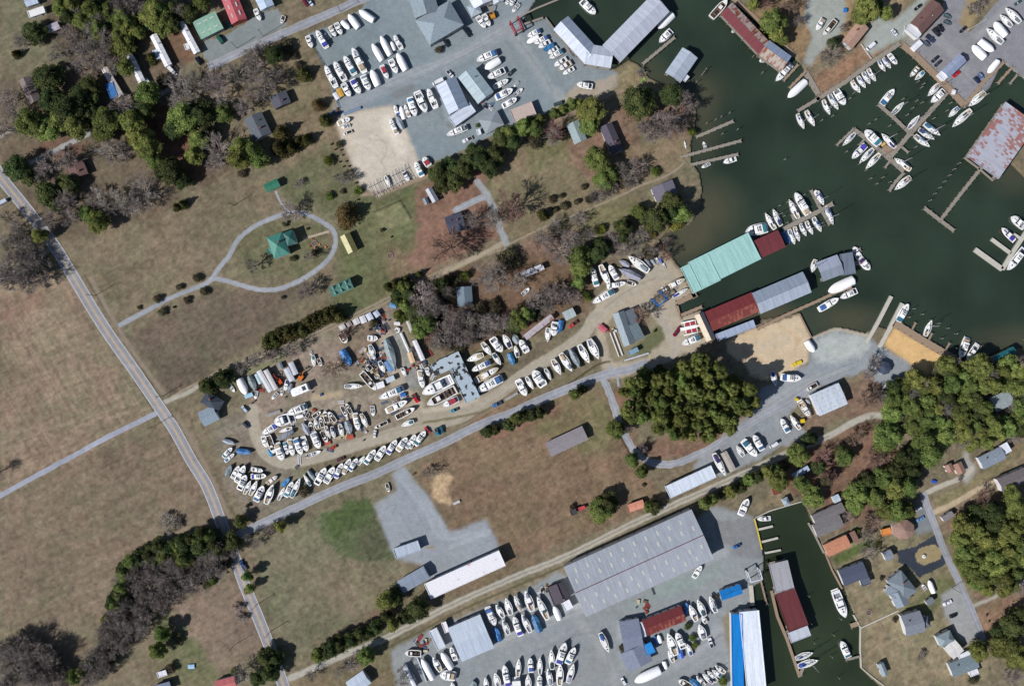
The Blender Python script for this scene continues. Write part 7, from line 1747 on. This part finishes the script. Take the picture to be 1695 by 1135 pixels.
for a in [
 ('360 540 9.417', [640,690,832,1018], 78, (206,208,208), 3.6, 'long white trailer, left of the pair by the excavator'), ('360 540 9.417', [745,680,910,985], 72, (200,198,194), 3.6, 'long white trailer, right of the pair by the excavator'),
 ('360 540 9.417', [1065,655,1165,850], 90, (196,200,206), 2.8, 'grey box trailer beside the orange excavator'), ('360 540 9.417', [1135,560,1222,750], 80, (188,192,198), 2.8, 'grey box trailer furthest up the west rows'), ('360 540 9.417', [965,570,1005,660], 60, (92,112,120), 2.0, 'small blue green trailer by the bare trees'),
 ('360 540 9.417', [598,740,670,895], 56, (156,184,186), 1.6, 'pale green flat trailer left of the long trailers'), ('360 540 9.417', [425,1100,545,1055], 60, (158,198,220), 1.6, 'pale blue box trailer behind the wrapped cruisers'),
 ('540 520 8.47', [205,150,245,215], 85, (204,200,196), 2.4, 'westmost white pod in the row along the track'), ('540 520 8.47', [300,110,335,165], 70, (150,140,132), 2.0, 'brown grey pod, second in the row along the track'), ('540 520 8.47', [400,65,440,140], 90, (206,204,200), 2.4, 'white pod, third in the row along the track'),
 ('540 520 8.47', [495,25,535,120], 80, (214,214,214), 2.5, 'white pod, fourth in the row along the track'), ('540 520 8.47', [580,-10,630,80], 80, (206,214,222), 2.5, 'white pod, fifth in the row along the track'), ('540 520 8.47', [680,-40,730,30], 75, (184,194,206), 2.4, 'blue grey pod at the east end of the track row'),
 ('540 520 8.47', [705,1010,810,975], 85, (236,236,236), 2.6, 'bright white box beside the stripped hull'), ('540 520 8.47', [840,935,955,885], 72, (190,204,210), 2.4, 'pale blue container north of the white box'),
 ('540 520 8.47', [1232,365,1358,645], 62, (222,222,222), 3.4, 'long white trailer at the edge of the scrub wood'), ('540 520 8.47', [1140,95,1205,250], 50, (190,186,178), 2.6, 'narrow grey trailer beside the yellow green bush'), ('540 520 8.47', [1165,535,1215,680], 70, (216,186,146), 2.4, 'tan truck body inside the scrap yard'),
 ('339 0 5', [1105,735,1135,800], 42, (206,158,60), 1.8, 'yellow box trailer at the front row corner'), ('339 0 5', [1070,770,1102,822], 36, (226,228,232), 2.0, 'white box trailer beside the yellow one'),
 ('1017 681 5', [905,335,985,490], 52, (178,170,158), 3.0, 'long beige trailer beside the big white sailboat hull'), ('540 520 8.47', [1045,262,1175,555], 34, (214,214,210), 1.2, 'long white beam stack on the concrete slab'), ('540 520 8.47', [835,660,915,800], 80, (96,132,176), 1.4, 'flat blue tarped platform beside the long grey hull'), ('540 520 8.47', [1180,470,1240,600], 60, (84,80,78), 1.6, 'dark open bin beside the long white trailer'), ('540 520 8.47', [640,130,680,190], 60, (230,228,220), 1.4, 'bright white box in the debris heap'), ('540 520 8.47', [760,240,830,250], 40, (150,70,60), 1.2, 'red brown bin in the debris heap'), ('540 520 8.47', [950,125,1035,130], 44, (228,228,226), 1.5, 'white box by the yellow green bush'),
 ('678 454 5', [895,980,790,1040], 20, (160,160,156), .9, 'low flat boat trailer behind the blue pickup'),
 ('400 640 8.47', [350,400,540,340], 48, (146,144,140), 1.0, 'empty flatbed trailer at the top of the turning loop'), ('400 640 8.47', [1480,715,1565,690], 60, (178,72,46), 1.0, 'orange red scrap trailer along the loop lane'), ('400 640 8.47', [1165,800,1245,775], 52, (180,80,56), .9, 'small orange scrap trailer by the bows'),
 ('1380 180 8.47', [685,520,720,480], 40, (216,180,100), 1.2, 'yellow dock box on the square platform'), ('1356 0 5', [775,410,845,345], 46, (232,234,236), 1.6, 'white boat rack at the quay corner'), ('1356 0 5', [1105,755,1130,765], 34, (236,236,240), 1.8, 'white hut near the quay corner'),
 ('1017 454 5', [1475,755,1505,735], 26, (222,196,40), 1.0, 'left one of two yellow jet skis on the gravel'), ('1017 454 5', [1512,735,1550,722], 26, (226,200,40), 1.0, 'right one of two yellow jet skis on the gravel'), ('1260 610 8.47', [555,740,610,725], 48, (230,196,20), 2.0, 'bright yellow forklift body beside the green decked sailboat'), ('1260 610 8.47', [485,425,525,440], 36, (230,196,40), 1.6, 'yellow machine at the corner of the metal hall'),
 ('678 454 5', [1570,425,1625,470], 44, (196,100,110), 1.6, 'pink and white boat shaped trailer by the lane bend'), ('1017 454 5', [82,712,285,650], 12, (200,208,212), .7, 'long white mast lying on the grass island'), ('1017 454 5', [-5,470,70,670], 12, (200,196,188), .7, 'first long grey spar stored west of the island house'), ('1017 454 5', [-35,480,40,680], 12, (186,182,176), .7, 'second long grey spar stored west of the island house'),
 ('640 1000 8.47', [245,860,400,1160], 50, (226,230,236), 3.0, 'long white trailer at the west edge of the south yard'), ('640 1000 8.47', [430,745,560,1080], 16, (178,196,206), .8, 'thin grey mast lying in the south yard'), ('339 0 5', [1150,945,1290,890], 22, (120,140,160), 1.0, 'narrow blue boat trailer frame in the north lot'),
 ('678 681 5', [362,765,415,740], 20, (196,196,196), .8, 'small grey cart in the straw coloured patch'), ('1356 0 5', [205,82,232,85], 30, (40,120,190), 1.2, 'small bright blue tarp bundle near the north pines'), ('0 908 5', [1555,975,1608,972], 34, (150,190,220), .8, 'light blue tarp square on the lower left lawn'), ('339 454 5', [1530,250,1585,265], 36, (90,150,200), 1.6, 'light blue tarp shelter at the wood edge'),
 ('580 610 8.47', [700,370,775,360], 50, (40,104,180), 1.4, 'bright blue tarp heap beside the big cruiser'), ('1356 681 5', [1068,492,1100,490], 28, (204,40,44), 1.2, 'red ride-on mower by the left brown shed'), ('1356 681 5', [935,575,970,585], 24, (50,90,190), 1.0, 'blue play boat on the grass by the south lane'),
]: trailer(*a, wheels='trailer' in a[5] and 'truck' not in a[5] and a[4] > 1.2, name='storage_trailer' if 'trailer' in a[5] else 'yard_item' if a[4] < 2 else 'storage_container', cat='trailer' if 'trailer' in a[5] else 'yard item' if a[4] < 2 else 'container')
# travel lifts: four posts on wheels with top beams
def lift(t, c, colr, label, hgt=6):
    o_ = org(t.split()); q = [W(*px(c[i], c[i+1], o_), hgt) for i in (0, 2, 4, 6)]; cx, cy = sum(p[0] for p in q)/4, sum(p[1] for p in q)/4; q = [Vector((p[0]-cx, p[1]-cy, 0)) for p in q]
    root = empty('travel_lift', cx, cy); pm = paint(colr); up = Vector((0, 0, hgt))
    for p in q: MB().tube(p+Vector((0, 0, .6)), p+up, .3, n=4).build('post', pm, root); MB().tube(p+Vector((-.3, 0, .6)), p+Vector((.3, 0, .6)), .6, n=10).build('wheel', BLK, root)
    for i, j in ((0, 1), (1, 2), (2, 3)): MB().tube(q[i]+up, q[j]+up, .38, n=4).build('top_beam', pm, root)
    for i, j in ((0, 1), (2, 3)): MB().tube(q[i]+Vector((0, 0, 1)), q[j]+Vector((0, 0, 1)), .25, n=4).build('lower_beam', pm, root)
    m = (q[0]+q[1])/2; m2 = (q[2]+q[3])/2
    for f in (.3, .7): MB().tube(q[0].lerp(q[1], f)+up, q[0].lerp(q[1], f).lerp(q[3].lerp(q[2], f), .5)+Vector((0, 0, 1.5)), .06, n=4).tube(q[3].lerp(q[2], f)+up, q[0].lerp(q[1], f).lerp(q[3].lerp(q[2], f), .5)+Vector((0, 0, 1.5)), .06, n=4).build('sling', BLK, root)
    tag(root, label, 'travel lift')
lift('940 400 8.47', [1185,810,1280,900,1395,795,1290,690], (30,110,180), 'blue travel lift frame on the apron by the bare tree')
lift('678 0 5', [830,175,875,265,935,235,895,135], (160,50,60), 'red travel lift frame at the head of the channel')
lift('1017 908 5', [1105,195,1130,275,1225,250,1200,170], (214,218,222), 'white travel lift frame at the canal slip')
# excavators
def excavator(t, x, y, ang, c, label):
    X_, Y_ = W(*px(x, y, org(t.split())), 1.5); root = empty('excavator', X_, Y_, 0, math.radians(ang)); pm = paint(c)
    for s in (-1, 1): MB().box(-2, 2, s*1.3-.3, s*1.3+.3, 0, .8).build('track', BLK, root)
    b = MB().taper((-2, 1.2, -1.3, 1.3), (-1.9, 1.0, -1.2, 1.2), .9, 2.2).build('body', pm, root); MB().taper((.1, 1.3, .2, 1.2), (.2, 1.1, .3, 1.1), 2.2, 3.0).build('cab', GLASS, root)
    MB().tube((1.0, 0, 1.8), (3.6, 0, 3.8), .3, .22, 4).build('boom', pm, root); MB().tube((3.6, 0, 3.8), (5.4, 0, 1.6), .22, .16, 4).build('arm', pm, root); MB().taper((5.0, 5.9, -.5, .5), (5.1, 5.7, -.4, .4), .9, 1.6).build('bucket', BLK, root); tag(root, label, 'excavator')
excavator('360 540 9.417', 960, 850, 125, (206,84,40), 'orange excavator between the white and grey trailers'); excavator('678 0 5', 685, 125, 110, (206,140,50), 'yellow orange excavator beside two boats near the lift'); excavator('360 540 9.417', 1305, 785, 60, (214,120,40), 'small orange machine right of the grey box trailers')
# trimaran with red netting
o_ = org(['1017', '454', '5']); X_, Y_ = W(*px(625, 440, o_), 1.5); tr = empty('trimaran', X_, Y_, 0, math.radians(12)); tag(tr, 'white trimaran with red net decks by the pier office', 'trimaran')
for y, l, b_ in ((0, 5.2, .9), (3.4, 4, .35), (-3.4, 4, .35)):
    MB().prism([(-l, y-b_), (l*.5, y-b_), (l*1.1, y), (l*.5, y+b_), (-l, y+b_)], .3, 1.9).build('hull', GEL, tr)
for y in (1.9, -1.9):
    for x in (-2.2, .8): MB().box(x, x+2.4, y-.9, y+.9, 1.5, 1.58).build('net_deck', CANR, tr)
for x in (-2.8, .4, 3.4): MB().box(x, x+.3, -3.4, 3.4, 1.4, 1.75).build('cross_beam', GEL, tr)
# utility poles
def pole(x, y, label, h=10, arm=True):
    X_, Y_ = W(x, y); root = empty('utility_pole', X_, Y_, 0, R.uniform(0, 3)); MB().tube((0, 0, -.3), (0, 0, h), .16, .11, 8).build('post', BARK, root)
    if arm:
        MB().box(-1.1, 1.1, -.07, .07, h-.7, h-.55).build('crossarm', BARK, root)
        for x in (-.9, 0, .9): MB().tube((x, 0, h-.55), (x, 0, h-.35), .05, n=5).build('insulator', TRIM, root)
    tag(root, label, 'utility pole')
for x, y, l in ((158,489,'utility pole on the east verge north of the gravel drive'),(270,655,'utility pole at the sandy track junction'),(256,705,'utility pole by the farm lane corner'),(388,497+570,'utility pole in the field west of the lower road'),(564,20,'utility pole on the verge of the north road'),(600,0,'utility pole at the top of the north lot'),(941,378,'utility pole in the clearing by the creek lane'),(387,340,'white topped pole in the field west of the cottage'),(436,60,'utility pole in the shop forecourt'),(392,80,'utility pole between the green and red shops'),(447,1045,'utility pole beside the lower main road'),(1575,972,'utility pole by the southeast lane'),(1160,833,'utility pole beside the long dirt road'),(425,1000,'utility pole at the leaning pines')): pole(x, y, l)
# timber fence, chairs, fire pit, propane tank, kayak, bins
def simple(name, label, cat, x, y, parts, rz=0):
    X_, Y_ = W(x, y); root = empty(name, X_, Y_, 0, rz); tag(root, label, cat)
    for nm, mb, mt in parts: mb.build(nm, mt, root)
ORG = mat('orange_paint', col(214, 130, 70), noise=.1)
for x, y, a, l in ((518,396,0,'orange lawn chair at the top of the ring'),(513,407,1,'orange lawn chair left of the ring'),(529,405,2,'orange lawn chair right of the ring'),(539,409,2.5,'pale orange lawn chair furthest right'),(521,411,4,'orange lawn chair at the bottom of the ring')):
    simple('lawn_chair', l+' east of the farmhouse', 'chair', x, y, [('seat', MB().box(-.5, .5, -.4, .4, .35, .45), ORG), ('backrest', MB().box(-.6, -.45, -.45, .45, .4, 1.1), ORG), ('leg', MB().box(.35, .45, -.4, -.3, 0, .35), ORG), ('leg', MB().box(.35, .45, .3, .4, 0, .35), ORG)], a)
for x, y, l in ((646,423,'round brown fire ring on the lawn'),(521,403,'small fire ring between the orange chairs'),(1438,1013,'grey fire ring on the waterfront lawn')):
    mb = MB()
    for i in range(12): t = i*math.pi/6; mb.box(-.35, .35, -.18, .18, 0, .35, 0, t+math.pi/2, math.cos(t)*1.5, math.sin(t)*1.5)
    simple('fire_pit', l, 'fire pit', x, y, [('stone_ring', mb, mat('pit_stone', col(150, 140, 128), noise=.2, scale=2)), ('ash_bed', MB().prism([(math.cos(i)*1.3, math.sin(i)*1.3) for i in np.arange(0, 6.28, .6)], 0, .1), mat('ash', col(110, 86, 72), noise=.2))])
simple('kayak', 'lime green kayak on the grassy point by the V shed', 'kayak', 1064, 134, [('hull', MB().prism([(-1.8, 0), (-1, -.4), (1, -.4), (2.2, 0), (1, .4), (-1, .4)], .05, .45), paint((150, 214, 90))), ('cockpit', MB().prism([(-.5, -.2), (.5, -.2), (.5, .2), (-.5, .2)], .45, .5), BLK)], .9)
simple('kayak', 'white canoe lying by the west shore piers', 'canoe', 1134, 240, [('hull', MB().prism([(-2.2, 0), (-1, -.4), (1, -.4), (2.2, 0), (1, .4), (-1, .4)], .05, .5), GEL), ('thwart', MB().box(-.1, .1, -.38, .38, .5, .54), PILE)], 1.8)
for i, (x, y) in enumerate(((1272,880),)): pass
simple('island_ornament', 'white round planter in the island of the black drive', 'planter', 1528, 920, [('bowl', MB().tube((0, 0, 0), (0, 0, .9), .7, 1.1, 14), TRIM), ('pedestal', MB().tube((0, 0, .9), (0, 0, 1.6), .3, .2, 8), TRIM)])
# scrap heaps and clutter: each piece is a thing
sc = [paint(c) for c in ((200, 200, 200), (150, 60, 44), (120, 96, 74), (60, 90, 130), (90, 92, 96), (206, 190, 150), (44, 44, 48))]
CLUT = [('in the heap beside the white pods', 628, 537, 13, 40), ('in the middle of the boatyard', 622, 600, 26, 85), ('along the turning loop rows', 550, 700, 60, 44), ('under the west bare trees', 450, 640, 40, 16), ('around the ruin', 700, 600, 24, 30), ('beside the island house spars', 1014, 545, 8, 6), ('by the red pickup', 655, 668, 16, 12), ('in the south yard corner', 700, 1065, 18, 16), ('by the purple brown shed', 900, 975, 12, 8), ('behind the long dark red roof', 1080, 1000, 22, 8), ('by the blue roofed shed', 1180, 1010, 14, 6), ('at the rusted racks of the north lot', 560, 186, 9, 8), ('along the lane to the loop', 500, 770, 60, 6), ('beside the grey gabled workshop', 806, 178, 10, 6)]
rr = random.Random(77)
for ph, cx, cy, sp, n in CLUT:
    for i in range(n):
        x, y = cx+rr.gauss(0, sp*.5), cy+rr.gauss(0, sp*.4); k = rr.randrange(4); m = rr.choice(sc); a = rr.uniform(0, 3)
        if k == 0: L_ = rr.uniform(.5, 1.3); parts = [('crate_body', MB().box(-L_, L_, -.6, .6, .0, .7), m), ('lid', MB().box(-L_-.05, L_+.05, -.65, .65, .7, .78), rr.choice(sc))]; nm, lb = 'scrap_crate', 'scrap crate'
        elif k == 1: parts = [('plank', MB().box(-2, 2, -.15+j*.5, .15+j*.5, .05+.1*j, .15+.1*j), m) for j in range(3)]; nm, lb = 'plank_stack', 'loose stack of planks'
        elif k == 3: L_ = rr.uniform(1.2, 2.8); parts = [('panel', MB().box(-L_, L_, -.9, .9, .1, .3), rr.choice(sc[:1]*3+sc)), ('rib', MB().box(-L_, L_, -.1, .1, .3, .42), sc[4])]; nm, lb = 'metal_sheet_stack', 'small stack of metal sheets'
        else: parts = [('drum', MB().tube((0, 0, 0), (0, 0, .95), .45, n=10), m), ('drum_lid', MB().tube((0, 0, .95), (0, 0, 1.0), .42, n=10), sc[4])]; nm, lb = 'scrap_drum', 'metal drum'
        simple(nm, lb+' '+ph, 'scrap', x, y, parts, a); COL.objects[-1]
        for o in reversed(COL.objects):
            if o.parent is None: o['group'] = lb+'s '+ph; break
# mast racks along the fence below the gravel yard
for i in range(13):
    x, y = 616+i*5.2, 317-i*2.6
    X_, Y_ = W(x, y); root = empty('mast_bundle', X_, Y_, 0, math.radians(118)); MB().tube((-4.6, 0, 1.2), (5, 0, 1.3), .12, .08, 6).build('mast', ALU if i % 3 else DARKM, root); MB().tube((-3, .5, 1.0), (4, .3, 1.1), .08, n=5).build('boom', ALU, root)
    for xx in (-2.5, 2.5): MB().box(xx-.1, xx+.1, -.6, .8, 0, 1.0).build('trestle', STEEL, root)
    tag(root, 'stored mast on trestles below the gravel yard', 'mast', 'stored masts on trestles below the gravel yard')
# roof details on the ends of the dock lots: a board fence and a split rail
def fence(pts, label, mt, h=1.2):
    q = [W(*p) for p in pts]; root = empty('fence', q[0][0], q[0][1]); m = MB(); tag(root, label, 'fence')
    for (x1, y1), (x2, y2) in zip(q, q[1:]):
        x1 -= q[0][0]; x2 -= q[0][0]; y1 -= q[0][1]; y2 -= q[0][1]; L = math.hypot(x2-x1, y2-y1); a = math.atan2(y2-y1, x2-x1); n = max(1, int(L/3))
        for z in (.35, .9): m.box(0, L, -.05, .05, z, z+.15, 0, a, x1, y1)
        for i in range(n+1): MB().box(-.1, .1, -.1, .1, 0, h, 0, a, x1+math.cos(a)*L*i/n, y1+math.sin(a)*L*i/n).build('post', mt, root)
    m.build('rail', mt, root)
fence([(1425,75),(1441,98)], 'white fence above the quay by the pink brown cottage', TRIM); fence([(1497,45),(1495,57)], 'short white fence beside the clubhouse', TRIM); fence([(619,351),(661,333),(679,362)], 'dark wire fence around the bright lawn pen', DARKM); fence([(1602,50),(1617,42),(1632,33)], 'white rail at the grass verge of the east lot', TRIM); fence([(508,62),(540,115),(561,180)], 'wire fence on the west side of the north lot', DARKM); fence([(1024,720),(1045,760)], 'dark split rail fence west of the grove lane', DARKM)
print('objects', len(COL.objects))
